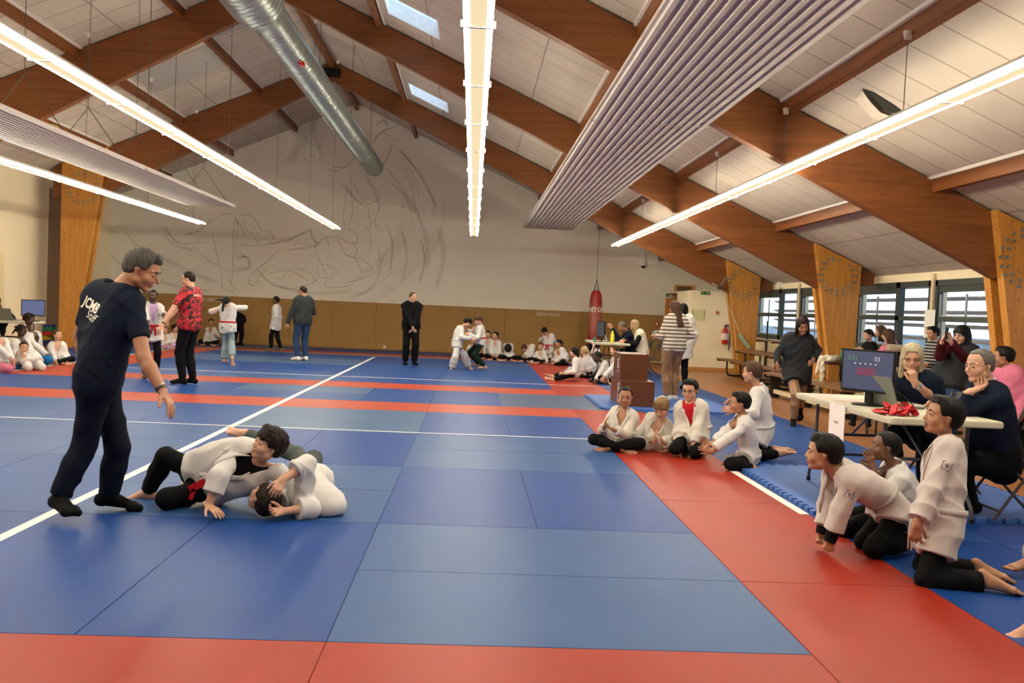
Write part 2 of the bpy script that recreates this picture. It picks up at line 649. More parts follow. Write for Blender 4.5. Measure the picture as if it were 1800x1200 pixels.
# grey patches where ceiling panels were replaced
for k, (x0, x1, y0, y1) in enumerate(((-5.3, -4.5, 17.4, 18.4), (-7.1, -5.55, 18.6, 20.1), (-3.5, -2.75, 19.8, 20.5))):
    vs = [(x, y, roofz(x, dz)) for dz in (0.12, 0.128) for x, y in ((x0, y0), (x1, y0), (x1, y1), (x0, y1))]
    S(MB().add(vs, [(0, 1, 2, 3), (7, 6, 5, 4), (0, 4, 5, 1), (1, 5, 6, 2), (2, 6, 7, 3), (3, 7, 4, 0)]).build('trim_%d' % (70 + k), mat('grey_panel', '#a9a49f', 0.8)))

# partition box at far right with skirting
S(MB().box((5.8, 23.75, -0.04), (XR, 23.85, 2.06)).box((5.8, 23.85, -0.04), (5.9, 25.4, 2.06)).build('wall_partition', M_wall))
S(MB().box((5.79, 23.735, -0.04), (XR, 23.75, 0.06)).build('baseboard_partition', M_skirt))
S(MB().box((5.8, 23.75, 2.06), (XR, YW, 2.1)).build('trim_80', M_wall))
# far doors behind it
d = S(empty('door_1', (6.1, YW, -0.04)))
MB().box((5.84, YW - 0.03, -0.04), (6.06, YW, 1.95)).build('door_leaf', wood('door_wood', '#b8742c', '#cf8f45', 'Z'), d)
d = S(empty('door_2', (6.5, YW, -0.04)))
dm = MB().box((6.08, YW - 0.06, -0.04), (6.16, YW, 2.35)).box((6.62, YW - 0.06, -0.04), (6.7, YW, 2.35)).box((6.16, YW - 0.06, 2.0), (6.62, YW, 2.08)).box((6.16, YW - 0.06, 2.3), (6.62, YW, 2.35))
dm.build('door_frame', wood('door_frame_wood', '#c8884a', '#dba060', 'Z'), d)
MB().box((6.16, YW - 0.02, -0.04), (6.62, YW, 2.0)).build('door_leaf', MATS['door_wood'], d)
MB().box((6.16, YW - 0.02, 2.08), (6.62, YW - 0.01, 2.3)).build('transom_pane', mat('transom', '#6a5a40', 0.3), d)

# ---------------------------------------------------------------- judo mats
M_B1 = mat('mat_blue_bright', ('#144692', 0.8), 0.42, 0.06, 2.0, 0.12, 420, spec=0.22)
M_B2 = mat('mat_blue_mid', ('#204f94', 0.8), 0.42, 0.06, 2.0, 0.12, 420, spec=0.22)
M_B3 = mat('mat_blue_faded', ('#325a94', 0.8), 0.42, 0.06, 2.0, 0.12, 420, spec=0.22)
M_B4 = mat('mat_blue_greyed', ('#466690', 0.8), 0.42, 0.06, 2.0, 0.12, 420, spec=0.22)
M_B5 = mat('mat_grey_violet', ('#4e6084', 0.8), 0.42, 0.06, 2.0, 0.12, 420, spec=0.22)
M_R = mat('mat_red', ('#a42c1a', 0.8), 0.42, 0.06, 2.0, 0.12, 420, spec=0.22)
M_R2 = mat('mat_red_faded', ('#b4442c', 0.8), 0.42, 0.06, 2.0, 0.12, 420, spec=0.22)
mat_cache = {}
TAT = []
MATLAB = {'mat_blue_bright': ('bright blue judo mat in the tiled fighting area', 'bright blue judo mats'),
          'mat_blue_mid': ('medium blue judo mat in the tiled fighting area', 'medium blue judo mats'),
          'mat_blue_faded': ('faded light blue judo mat among brighter ones', 'faded blue judo mats'),
          'mat_blue_greyed': ('greyed worn blue judo mat in the fighting area', 'greyed blue judo mats'),
          'mat_grey_violet': ('greyish violet worn judo mat in the tatami', 'grey violet judo mats'),
          'mat_red': ('red judo mat of the border strips', 'red judo mats'),
          'mat_red_faded': ('paler red judo mat of the cross strips between the two fighting areas', 'pale red judo mats')}


def tatami(c0, r0, c1, r1, m):
    """one mat covering grid columns c0..c1 and rows r0..r1"""
    w, l = (c1 - c0), (r1 - r0)
    key = (round(w, 2), round(l, 2), m.name)
    if key not in mat_cache:
        hw, hl = w * 1.01 / 2 - 0.001, l * 1.01 / 2 - 0.001
        o = MB().box((-hw, -hl, -0.04), (hw, hl, 0)).build('judo_mat', m, origin=(0, 0, 0), bevel=0.002)
        mat_cache[key] = o
    else:
        o = mat_cache[key].copy()
        COL.objects.link(o)
    o.location = (MX((c0 + c1) / 2), MY((r0 + r1) / 2), 0)
    lb, gr = MATLAB[m.name]
    zone = ('along the far wall' if r0 >= 21 else 'right of the red border' if c0 >= 1 else 'left of the far area' if c1 <= -8 and r0 >= 9
            else 'in the near area' if r0 < 8 else 'between the red cross strips' if r0 < 12 else 'in the far area')
    if m.name.startswith('mat_red'):
        zone = 'in the front border' if r0 < 0 and c0 < 0 else 'in the right border' if c0 >= 0 and r0 >= -2 else 'in the left border' if r0 >= 12 and c1 <= -8 else 'in the nearer cross strip' if r0 == 8 else 'in the farther cross strip' if r0 == 11 else 'in the farthest strip'
    TAT.append((zone, r0, c0, m.name, o))
    tag(o, lb, 'mat', gr)
    return o


def fill(c0, c1, r0, r1, m, o='X'):
    """cover a rectangle with 2x1 mats lying along X or 1x2 along Y"""
    dx, dy = (2, 1) if o == 'X' else (1, 2)
    r = r0
    while r < r1:
        c = c0
        rr = min(r + dy, r1)
        while c < c1:
            cc = min(c + dx, c1)
            mm = m if not isinstance(m, (list, tuple)) else m[rnd.randrange(len(m))]
            tatami(c, r, cc, rr, mm)
            c = cc
        r = rr


# columns: 0 = right edge of the blue (X 1.48); rows: 0 = first blue row
fill(-8, 0, -2, 0, M_R, 'X'); fill(0, 1, -2, -1, M_R, 'Y')                 # red front border
fill(0, 1, -1, 9, M_R, 'Y')                   # red right border, near area
fill(-2, 0, 0, 2, M_B3, 'X')
fill(-8, -2, 0, 2, M_B1, 'Y')
fill(-2, 0, 2, 4, M_B1, 'Y')
fill(-4, -2, 2, 4, M_B3, 'X')
fill(-8, -4, 2, 4, M_B2, 'Y')
fill(-2, 0, 4, 6, M_B3, 'X')
fill(-4, -2, 4, 6, M_B1, 'Y')
fill(-7, -4, 4, 6, M_B3, 'X')
fill(-8, -7, 4, 6, M_B2, 'X')
fill(-2, 0, 6, 8, M_B1, 'Y')
fill(-4, -2, 6, 8, M_B4, 'X')
fill(-6, -4, 6, 8, M_B2, 'Y')
fill(-8, -6, 6, 8, M_B3, 'X')
fill(-9, -8, 0, 8, M_B1, 'Y')
fill(-10, 0, 8, 9, M_R2, 'X')
fill(-1, 1, 9, 11, M_B5, 'X')
fill(-3, -1, 9, 11, M_B1, 'Y')
fill(-5, -3, 9, 10, M_B2, 'X'); fill(-5, -3, 10, 11, M_B4, 'X')
fill(-7, -5, 9, 11, M_B1, 'Y')
fill(-10, -7, 9, 11, M_B2, 'X')
fill(-9, 0, 11, 12, M_R2, 'X')
fill(0, 1, 11, 21, M_R, 'Y')
fill(-9, -8, 12, 21, M_R2, 'Y')
fill(-4, 0, 12, 14, [M_B1, M_B2], 'Y')
fill(-8, -4, 12, 14, [M_B2, M_B2, M_B3], 'X')
fill(-8, 0, 14, 16, [M_B1, M_B2, M_B2], 'X')
fill(-8, -6, 16, 18, M_B4, 'X'); fill(-6, -4, 16, 18, M_B4, 'X'); fill(-4, 0, 16, 18, M_B2, 'X')
fill(-8, 0, 18, 20, [M_B1, M_B2, M_B5, M_B3], 'X')
fill(-8, 0, 20, 21, M_R2, 'X')
fill(-12, 1, 21, 23, [M_B1, M_B5, M_B1], 'X')
fill(1, 3, 18, 21, M_B1, 'Y')
fill(1, 3, -2, 18, [M_B2, M_B2, M_B1], 'Y')
fill(-11, -9, 11, 21, [M_B1, M_B2], 'Y')
fill(-11, -10, 5, 11, M_B2, 'Y')

ORD = ['first', 'second', 'third', 'fourth', 'fifth', 'sixth', 'seventh', 'eighth', 'ninth', 'tenth', 'eleventh', 'twelfth', 'thirteenth', 'fourteenth', 'fifteenth', 'sixteenth', 'seventeenth', 'eighteenth', 'nineteenth', 'twentieth', 'last']
SHADE = {'mat_blue_bright': 'bright blue', 'mat_blue_mid': 'medium blue', 'mat_blue_faded': 'faded blue', 'mat_blue_greyed': 'greyed blue', 'mat_grey_violet': 'greyish violet', 'mat_red': 'red', 'mat_red_faded': 'pale red'}
for z_ in sorted({t_[0] for t_ in TAT}):
    rows = sorted({t_[1] for t_ in TAT if t_[0] == z_})
    for i_, r_ in enumerate(rows):
        row = sorted([t_ for t_ in TAT if t_[0] == z_ and t_[1] == r_], key=lambda t_: -t_[2])
        for j_, t_ in enumerate(row):
            lab = SHADE[t_[3]] + ' judo mat ' + z_
            if len(rows) > 1:
                lab += ', ' + ORD[min(i_, 20)] + ' row'
            if len(row) > 1:
                lab += ', ' + ORD[min(j_, 20)] + ' from right'
            t_[4]['label'] = lab

# white tape lines on the mats
M_tape = mat('white_tape', '#dcdcd4', 0.5, 0.04)


def tape(a, b, w, label, t=0.0015, z=0.0):
    a, b = np.array(a, float), np.array(b, float)
    d = (b - a)
    L_ = np.linalg.norm(d)
    d /= L_
    n = np.array([-d[1], d[0]])
    c = (a + b) / 2
    mb = MB().obox((c[0], c[1], z + t / 2), (d[0] * L_ / 2, d[1] * L_ / 2, 0), (n[0] * w / 2, n[1] * w / 2, 0), (0, 0, t / 2))
    return tag(mb.build('tape_line', M_tape), label, 'tape')


tape((-2.56, 4.2), (-2.47, 23.2), 0.07, 'long white tape line down the middle of the blue mats')
tape((-9, 9.78), (1.55, 9.78), 0.035, 'white tape line across the near area, behind the wrestling boys')
tape((-7.3, 16.85), (2.9, 16.85), 0.045, 'white tape line just beyond the two red cross strips')
tape((-7.4, 23.83), (1.4, 23.83), 0.06, 'white tape line along the farthest red strip')
tape((-7.57, 12.8), (-7.6, 23.8), 0.06, 'white tape line beside the children seated on the left')
tape((2.44, 8.1), (2.46, 6.35), 0.07, 'short white tape strip along the notched foam mats by the table')

# interlocking foam mats with toothed edges
M_foam = mat('foam_blue', '#3a66b0', 0.5, 0.05, 3.0, 0.3, 300)


def puzzle(x0, y0, n, m, label, group, th=0.028, z=0.0):
    for i in range(n):
        for j in range(m):
            xa, ya = x0 + i * 1.0, y0 + j * 1.0
            pts = []
            T = 9
            for side in range(4):
                a = [(0, 0), (1, 0), (1, 1), (0, 1)][side]
                b = [(1, 0), (1, 1), (0, 1), (0, 0)][side]
                outer = (side == 0 and j == 0) or (side == 1 and i == n - 1) or (side == 2 and j == m - 1) or (side == 3 and i == 0)
                nx, ny = [(0, -1), (1, 0), (0, 1), (-1, 0)][side]
                dx, dy = b[0] - a[0], b[1] - a[1]
                pts.append((xa + a[0], ya + a[1]))
                if outer:
                    for k in range(T):
                        s0, s1 = (k + 0.22) / T, (k + 0.78) / T
                        w_ = 0.014
                        for s_, e in ((s0 + .012, 0), (s0 - .008, w_), (s1 + .008, w_), (s1 - .012, 0)):
                            pts.append((xa + a[0] + dx * s_ + nx * e * 3, ya + a[1] + dy * s_ + ny * e * 3))
            mb = MB().prism(pts, 2, z, z + th)
            tag(mb.build('foam_mat', M_foam), label + ', ' + ('near' if j == 0 else 'far') + ' ' + ('left' if i == 0 else 'right') + ' one', 'mat', group)


puzzle(2.56, 6.32, 2, 2, 'blue interlocking foam mat under the near score table', 'foam mats under the near score table')
puzzle(1.95, 12.85, 2, 2, 'blue interlocking foam mat under the brown podium', 'foam mats under the podium')
# ================================================================ FIXTURES AND THINGS
M_white = mat('white_lacquer', '#e6e4de', 0.45, 0.02)
M_louv = mat('louvre_white', '#f2efe4', 0.35, 0.02)
M_tubel = emis('tube_light', '#fff3da', TUBE)
M_difl = emis('diffuser_light', '#ffe9b8', DIFF)
M_difl.node_tree.nodes['Principled BSDF'].inputs['Base Color'].default_value = lin('#5c5548')
M_cable = mat('steel_cable', '#5c5a55', 0.5, 0.1, metal=0.5)
M_cup = mat('ceiling_cup', '#d8d4cc', 0.5)
LZ = 1.75 + CAM_H


def light_run(x, y_end, y_start, label, zc):
    t = empty('strip_light', (x, y_end, zc), label, 'light', 'rows of suspended strip lights')
    h = MB()
    h.box((x - .045, y_start, zc + .012), (x + .045, y_end, zc + .085))
    h.prism([(x - .088, zc + .045), (x - .045, zc + .075), (x + .045, zc + .075), (x + .088, zc + .045), (x + .088, zc + .051), (x + .05, zc + .088), (x - .05, zc + .088), (x - .088, zc + .051)], 1, y_start, y_end)
    h.build('housing', M_white, t)
    seg = 1.5
    k = 0
    y = y_end
    while y > y_start:
        y2 = max(y - seg, y_start)
        d = MB()
        d.tube([(x - 0.075, y - 0.04, zc + 0.018), (x - 0.075, y2 + 0.04, zc + 0.018)], 0.017, 8)
        d.tube([(x + 0.075, y - 0.04, zc + 0.018), (x + 0.075, y2 + 0.04, zc + 0.018)], 0.017, 8)
        d.build('tube', M_tubel, t)
        c = MB().box((x - 0.052, y2 + 0.02, zc + 0.004), (x + 0.052, y - 0.02, zc + 0.012))
        c.build('diffuser', M_difl, t)
        MB().box((x - 0.11, y2 - 0.012, zc - 0.004), (x + 0.11, y2 + 0.012, zc + 0.04)).build('joint', M_louv, t)
        if k % 2 == 0:
            top = roofz(x) - 0.01
            yy = y - 0.75
            MB().tube([(x, yy, zc + 0.08), (x, yy, top)], 0.004, 6).build('cable', M_cable, t)
            MB().lathe((x, yy, top - 0.07), [(0.028, 0), (0.042, 0.07)], 12).build('cable_cup', M_cup, t)
        k += 1
        y = y2
    return t


light_run(-6.75, 22.6, 1.6, 'outermost left suspended strip light, lowest at the left edge of the photo', LZ)
light_run(-3.39, 22.15, 1.6, 'long suspended strip light second from left, running above the standing men', LZ)
light_run(-0.04, 22.2, 1.6, 'central suspended strip light seen almost end-on, dropping straight down', LZ)
light_run(3.63, 23.4, 1.6, 'rightmost suspended strip light, running above the score tables', LZ)

# ribbed radiant ceiling panels on chains
M_rad = mat('radiant_panel', '#a89f9b', 0.5, 0.02)


def radiant(x0, x1, y0, y1, z, joints, label):
    t = empty('radiant_heating_panel', ((x0 + x1) / 2, y1, z), label, 'heater', 'ribbed radiant heating panels')
    js = [y0] + joints + [y1]
    n = 14
    for a, b in zip(js[:-1], js[1:]):
        poly = [(x0, z + 0.06)]
        for i in range(n):
            w = (x1 - x0) / n
            xa = x0 + i * w
            poly += [(xa, z + 0.022), (xa + w * 0.32, z + 0.022), (xa + w * 0.42, z), (xa + w * 0.85, z), (xa + w * 0.95, z + 0.022)]
        poly += [(x1, z + 0.022), (x1, z + 0.06)]
        MB().prism(poly, 1, a + 0.008, b - 0.008).build('ribbed_sheet', M_rad, t)
        MB().box((x0 - 0.01, b - 0.03, z + 0.01), (x1 + 0.01, b + 0.03, z + 0.03)).build('joint_cover', M_rad, t)
    xm = (x0 + x1) / 2
    y = y1 - 0.6
    while y > y0:
        top = roofz(xm, 0.1)
        f = z + min(0.75, (top - z) * 0.55)
        MB().tube([(xm, y, f), (xm, y, top)], 0.005, 5).tube([(x0 + 0.03, y, z + 0.06), (xm, y, f)], 0.006, 5).tube([(x1 - 0.03, y, z + 0.06), (xm, y, f)], 0.006, 5).build('hanging_chain', M_cable, t)
        y -= 1.9
    return t


radiant(1.27, 2.62, 0.5, 24.4, 2.2 + CAM_H, [5.2, 10.4, 15.4, 20.8], 'wide ribbed white heating panel hung under the right roof slope')
radiant(-6.36, -5.27, 0.5, 20.0, 1.95 + CAM_H, [4.4, 9.4, 14.6], 'ribbed heating panel hung on chains at the left, seen edge-on')

# ventilation duct
M_duct = mat('galvanised', '#9aa6a2', 0.33, 0.1, 6.0, metal=0.7)
M_ductin = mat('duct_inside', '#3a4040', 0.6)
DX, DZ = -2.78, 3.6 + CAM_H
t = empty('ventilation_duct', (DX, 24.1, DZ), 'round galvanised spiral ventilation duct hanging below the roof ridge', 'duct')


def duct_seg(ya, yb, r, name='duct_section'):
    prof = []
    y = ya
    while y < yb - 0.001:
        prof += [(r, y), (r + 0.009, y + 0.02), (r, y + 0.04)]
        y += 0.13
    prof.append((r, yb))
    MB().lathe((DX, 0, DZ), prof, 40, (0, 1, 0)).build(name, M_duct, t, smooth=True)


sec = [24.1, 21.6, 19.0, 16.4, 13.8, 11.6]
for a, b in zip(sec[1:], sec[:-1]):
    duct_seg(a + 0.03, b - 0.03, 0.235)
    MB().lathe((DX, 0, DZ), [(0.236, a - 0.05), (0.246, a - 0.04), (0.246, a + 0.04), (0.236, a + 0.05)], 40, (0, 1, 0)).build('collar', M_duct, t, smooth=True)
MB().lathe((DX, 0, DZ), [(0.345, 11.1), (0.30, 11.4), (0.236, 11.6)], 40, (0, 1, 0)).build('reducer', M_duct, t, smooth=True)
duct_seg(6.0, 11.1, 0.34)
MB().lathe((DX, 0, DZ), [(0.246, 24.1), (0.246, 24.17), (0.2, 24.17)], 40, (0, 1, 0)).build('end_ring', M_duct, t, smooth=True)
MB().lathe((DX, 0, DZ), [(0.2, 24.172), (0.01, 24.172)], 40, (0, 1, 0)).build('outlet', M_ductin, t)
for y in (7, 12.5, 15.6, 19.6, 23.2):
    MB().tube([(DX, y, DZ + 0.24), (DX, y, roofz(DX, 0.13))], 0.006, 6).build('hanger', M_cable, t)
MB().box((DX + 0.12, 13.2, DZ - 0.22), (DX + 0.2, 13.32, DZ - 0.17)).box((DX + 0.15, 13.1, DZ - 0.2), (DX + 0.18, 13.4, DZ - 0.185)).build('red_tag', mat('red_tag', '#c02a20', 0.5), t)
# black box at the ridge
tag(MB().box((-3.86, 22.3, 6.86), (-3.48, 22.42, 7.06)).box((-3.82, 22.27, 6.9), (-3.7, 22.3, 7.02)).box((-3.64, 22.27, 6.9), (-3.52, 22.3, 7.02)).build('loudspeaker', mat('black_plastic', '#111112', 0.5, spec=0.25)), 'small black box fixed at the peak of the farthest roof frame', 'speaker')

# padded wall panels on the far wall
M_pad = mat('wall_padding', '#a88248', 0.75, 0.06, 5.0, 0.1, 150)
M_padtxt = mat('print_white', '#e8e4d8', 0.6)
xw = [-11.0, -9.25, -8.0, -6.72, -5.43, -4.15, -2.87, -1.59, -0.31, 0.99, 2.27, 3.55, 4.83, 5.78]
for k_, (a, b) in enumerate(zip(xw[:-1], xw[1:])):
    o = MB().box((a + 0.002, YW - 0.05, 0.0), (b - 0.002, YW, 1.4)).build('wall_pad', M_pad, bevel=0.005)
    tag(o, 'brown wall pad on the far wall, ' + ORD[k_] + ' from its left corner', 'wall padding', 'brown wall pads along the far wall')
    if abs(a + 8.0) < .01 or abs(a - 2.27) < .01:
        o['label'] = 'brown wall pad with the white word, ' + ('left of the ponytailed girl' if a < -5 else 'above the children seated at right')
        del o['group']
        o['_o'] = tuple(o.location)
        c = px(371, 527, YW - 0.052) if a < -5 else px(964, 553, YW - 0.052)
        flat_text('DECASPORT', 0.13, c, (1, 0, 0), (0, 0, 1), 'lettering', M_padtxt, o)
# wall socket
c = px(676, 609.5, YW - 0.06)
tag(MB().box(c - [.04, 0, .04], c + [.04, .012, .04]).build('wall_socket', M_white), 'small white electric socket low on the brown padding', 'socket')

# ---------------------------------------------------------------- mural on the far wall (line drawing of judo throws)
def soft_mat(name, col, amax):
    m, nt, b = new_mat(name)
    L = nt.links
    b.inputs['Base Color'].default_value = lin(col)
    b.inputs['Roughness'].default_value = 0.8
    uv = nt.nodes.new('ShaderNodeUVMap')
    sp = nt.nodes.new('ShaderNodeSeparateXYZ')
    L.new(uv.outputs[0], sp.inputs[0])
    r = nt.nodes.new('ShaderNodeValToRGB')
    r.color_ramp.interpolation = 'EASE'
    r.color_ramp.elements[0].color = (0, 0, 0, 1)
    r.color_ramp.elements[1].color = (0, 0, 0, 1)
    e = r.color_ramp.elements.new(0.5)
    e.color = (1, 1, 1, 1)
    L.new(sp.outputs['Y'], r.inputs['Fac'])
    tc = nt.nodes.new('ShaderNodeTexCoord')
    n = nt.nodes.new('ShaderNodeTexNoise')
    n.inputs['Scale'].default_value = 1.6
    n.inputs['Detail'].default_value = 5
    L.new(tc.outputs['Object'], n.inputs['Vector'])
    a = nt.nodes.new('ShaderNodeMath')
    a.operation = 'MULTIPLY'
    L.new(r.outputs['Color'], a.inputs[0])
    L.new(n.outputs['Fac'], a.inputs[1])
    a2 = nt.nodes.new('ShaderNodeMath')
    a2.operation = 'MULTIPLY'
    a2.inputs[1].default_value = amax * 1.9
    L.new(a.outputs[0], a2.inputs[0])
    sx = nt.nodes.new('ShaderNodeValToRGB')
    sx.color_ramp.elements[0].color = (0, 0, 0, 1)
    sx.color_ramp.elements[1].color = (0, 0, 0, 1)
    for p in (0.15, 0.85):
        e = sx.color_ramp.elements.new(p)
        e.color = (1, 1, 1, 1)
    L.new(sp.outputs['X'], sx.inputs['Fac'])
    a3 = nt.nodes.new('ShaderNodeMath')
    a3.operation = 'MULTIPLY'
    L.new(a2.outputs[0], a3.inputs[0])
    L.new(sx.outputs['Color'], a3.inputs[1])
    L.new(a3.outputs[0], b.inputs['Alpha'])
    return m


def spline(pts, n=8):
    P = [np.array(p, float) for p in pts]
    if len(P) < 3:
        return P
    out = []
    for i in range(len(P) - 1):
        p0 = P[max(i - 1, 0)]
        p1, p2 = P[i], P[i + 1]
        p3 = P[min(i + 2, len(P) - 1)]
        for k in range(n):
            t_ = k / n
            out.append(0.5 * ((2 * p1) + (-p0 + p2) * t_ + (2 * p0 - 5 * p1 + 4 * p2 - p3) * t_ ** 2 + (-p0 + 3 * p1 - 3 * p2 + p3) * t_ ** 3))
    out.append(P[-1])
    return out


def stroke_mesh(name, strokes, width, m, parent, off, n=8):
    """strokes in photograph pixels, painted flat on the far wall"""
    vs, fs, uvs = [], [], []
    for st in strokes:
        wd = width
        if isinstance(st, tuple):
            st, wd = st
        P = spline([px(x, y, YW) for x, y in st], n)
        base = len(vs)
        N = len(P)
        for i, p in enumerate(P):
            a, b = P[max(i - 1, 0)], P[min(i + 1, N - 1)]
            d = b - a
            d /= np.linalg.norm(d) + 1e-9
            q = np.array([-d[2], 0, d[0]])
            for s_ in (-1, 1):
                vs.append((p[0] + q[0] * wd / 2 * s_, YW - off, p[2] + q[2] * wd / 2 * s_))
                uvs.append((i / (N - 1), (s_ + 1) / 2))
        for i in range(N - 1):
            fs.append((base + 2 * i, base + 2 * i + 1, base + 2 * i + 3, base + 2 * i + 2))
    o_ = np.array(parent['_o'])
    me = bpy.data.meshes.new(name)
    me.from_pydata([tuple(np.array(v) - o_) for v in vs], [], fs)
    ul = me.uv_layers.new(name='UVMap')
    for lp in me.loops:
        ul.data[lp.index].uv = uvs[lp.vertex_index]
    me.materials.append(m)
    ob = bpy.data.objects.new(name, me)
    COL.objects.link(ob)
    ob.parent = parent
    return ob


mur = empty('mural', tuple(px(500, 400, YW)), 'large faint line-drawn mural of judo fighters and sweeping arcs on the far wall', 'mural')
dark = [
    # upper thrower: back, belt, leg
    [(553, 208), (552, 230), (560, 255), (566, 270)], [(585, 205), (572, 235), (560, 262)], [(566, 270), (575, 285), (600, 295), (625, 283)],
    [(600, 190), (622, 182), (650, 188), (672, 205), (683, 225)], [(683, 225), (665, 238), (655, 250)], [(655, 250), (650, 262), (646, 275)],
    [(540, 255), (534, 268), (538, 282), (552, 286), (562, 278), (560, 262), (548, 253), (540, 255)], [(545, 268), (548, 276), (553, 270)],
    [(563, 268), (568, 290), (585, 300), (597, 300)], [(597, 298), (612, 290), (624, 275)],
    [(615, 308), (625, 330), (645, 358), (667, 345), (650, 320), (640, 300)], [(645, 358), (648, 372), (652, 390), (660, 385), (668, 360)],
    [(614, 312), (608, 345), (604, 380), (606, 402)], [(652, 390), (650, 402)], [(660, 385), (662, 400), (674, 405)],
    [(620, 300), (616, 330), (620, 370), (612, 400)], [(672, 232), (690, 243), (702, 248)], [(640, 228), (650, 245), (640, 262)],
    # left pair
    [(413, 378), (410, 420), (409, 475), (405, 512)], [(413, 378), (395, 376), (378, 384), (366, 400)], [(371, 402), (380, 440), (388, 478)],
    [(388, 472), (405, 476)], [(390, 478), (390, 500), (395, 508), (415, 512)], [(409, 475), (403, 490), (410, 503), (418, 511)],
    [(413, 378), (418, 395), (416, 420), (412, 450)], [(418, 378), (440, 378), (452, 392), (460, 405)], [(428, 386), (432, 402), (450, 412)],
    [(460, 405), (475, 408), (480, 420), (472, 428), (455, 430), (450, 416), (460, 405)], [(415, 440), (425, 430), (440, 432), (455, 432)],
    [(415, 440), (420, 455), (430, 450), (440, 452)], [(412, 455), (425, 450), (438, 455), (438, 468), (425, 472), (412, 468), (412, 455)],
    [(290, 395), (305, 420), (325, 428), (368, 424)], [(325, 428), (332, 440), (345, 430)], [(345, 437), (370, 460), (390, 468)], [(285, 400), (300, 425), (330, 440)],
    # right pair on the ground
    [(500, 428), (485, 445), (465, 463), (445, 480), (437, 495), (445, 502), (455, 500)], [(500, 428), (520, 415), (545, 403)], [(545, 403), (555, 420), (552, 440)],
    [(440, 478), (455, 485), (470, 472)], [(455, 500), (452, 488)], [(552, 440), (565, 422), (585, 415), (600, 418)], [(552, 440), (568, 470), (575, 490)],
    [(562, 466), (575, 465), (586, 476), (580, 487), (565, 488), (557, 478), (562, 466)], [(575, 490), (573, 503), (600, 505), (625, 498)],
    [(600, 405), (612, 402), (626, 410), (628, 425), (615, 428), (603, 420), (600, 405)], [(586, 410), (598, 428), (608, 448), (615, 450), (640, 458), (655, 475), (628, 475)],
    [(608, 448), (625, 455), (635, 478)], [(640, 395), (650, 410), (652, 430), (648, 455)], [(470, 482), (500, 475), (520, 480), (545, 495)], [(575, 420), (580, 440), (575, 460)],
    [(500, 480), (495, 490), (475, 487)], [(505, 432), (530, 428), (548, 432)], [(520, 505), (548, 498), (560, 488)],
]
stroke_mesh('fine_line', dark, 0.03, soft_mat('mural_line', '#94897c', 0.45), mur, 0.012)
blue = [
    ([(652, 270), (700, 320), (735, 380), (750, 440), (740, 500)], 0.16), ([(665, 430), (668, 470), (655, 505), (625, 520)], 0.12), ([(705, 400), (715, 450), (705, 500)], 0.1),
    ([(230, 425), (290, 455), (340, 480), (390, 500)], 0.2), ([(180, 430), (220, 470), (300, 500), (380, 512)], 0.15), ([(655, 250), (672, 232), (700, 220)], 0.16),
    ([(560, 200), (530, 250), (505, 290)], 0.45), ([(640, 310), (660, 340), (668, 370)], 0.14), ([(586, 465), (592, 480), (580, 492)], 0.08),
    ([(420, 440), (440, 470), (400, 478)], 0.12), ([(480, 500), (540, 515), (620, 512)], 0.16), ([(725, 350), (752, 420), (752, 480)], 0.09), ([(770, 400), (780, 450), (765, 510)], 0.25),
    ([(285, 395), (310, 425), (345, 445)], 0.1), ([(520, 470), (545, 480), (555, 495)], 0.1), ([(600, 500), (655, 480), (680, 440)], 0.1), ([(215, 400), (250, 440), (300, 470)], 0.08),
]
stroke_mesh('blue_shading', blue, 0.2, soft_mat('mural_blue', '#8f9dab', 0.16), mur, 0.004)
ochre = [
    ([(688, 320), (712, 345), (725, 375)], 0.1), ([(700, 260), (740, 310), (770, 370)], 0.12), ([(600, 320), (625, 350), (640, 360)], 0.1), ([(470, 430), (510, 420), (545, 405)], 0.09),
    ([(500, 440), (540, 435), (560, 430)], 0.1), ([(326, 412), (350, 405), (372, 385)], 0.08), ([(680, 395), (690, 430), (685, 480)], 0.08), ([(545, 400), (550, 420), (562, 430)], 0.08),
    ([(660, 220), (675, 212), (682, 222)], 0.12), ([(690, 250), (682, 275), (672, 290)], 0.09), ([(450, 470), (480, 500), (530, 510)], 0.08), ([(415, 385), (425, 400), (430, 415)], 0.08),
    ([(740, 420), (746, 460), (735, 500)], 0.07), ([(620, 425), (628, 440), (622, 450)], 0.07),
]
stroke_mesh('ochre_shading', ochre, 0.1, soft_mat('mural_ochre', '#b8a070', 0.3), mur, 0.006)
arcs = []
for i in range(9):
    r_ = 1.0 + i * 0.042
    a0, a1 = rnd.uniform(-0.6, 0.2), rnd.uniform(0.5, 1.35)
    pts = []
    for k in range(6):
        a = a0 + (a1 - a0) * k / 5
        pts.append((500 + 210 * r_ * math.cos(a), 360 + 160 * r_ * math.sin(a)))
    arcs.append((pts, rnd.uniform(0.1, 0.28)))
stroke_mesh('arc_shading', arcs, 0.05, soft_mat('mural_grey', '#a8a298', 0.09), mur, 0.008)

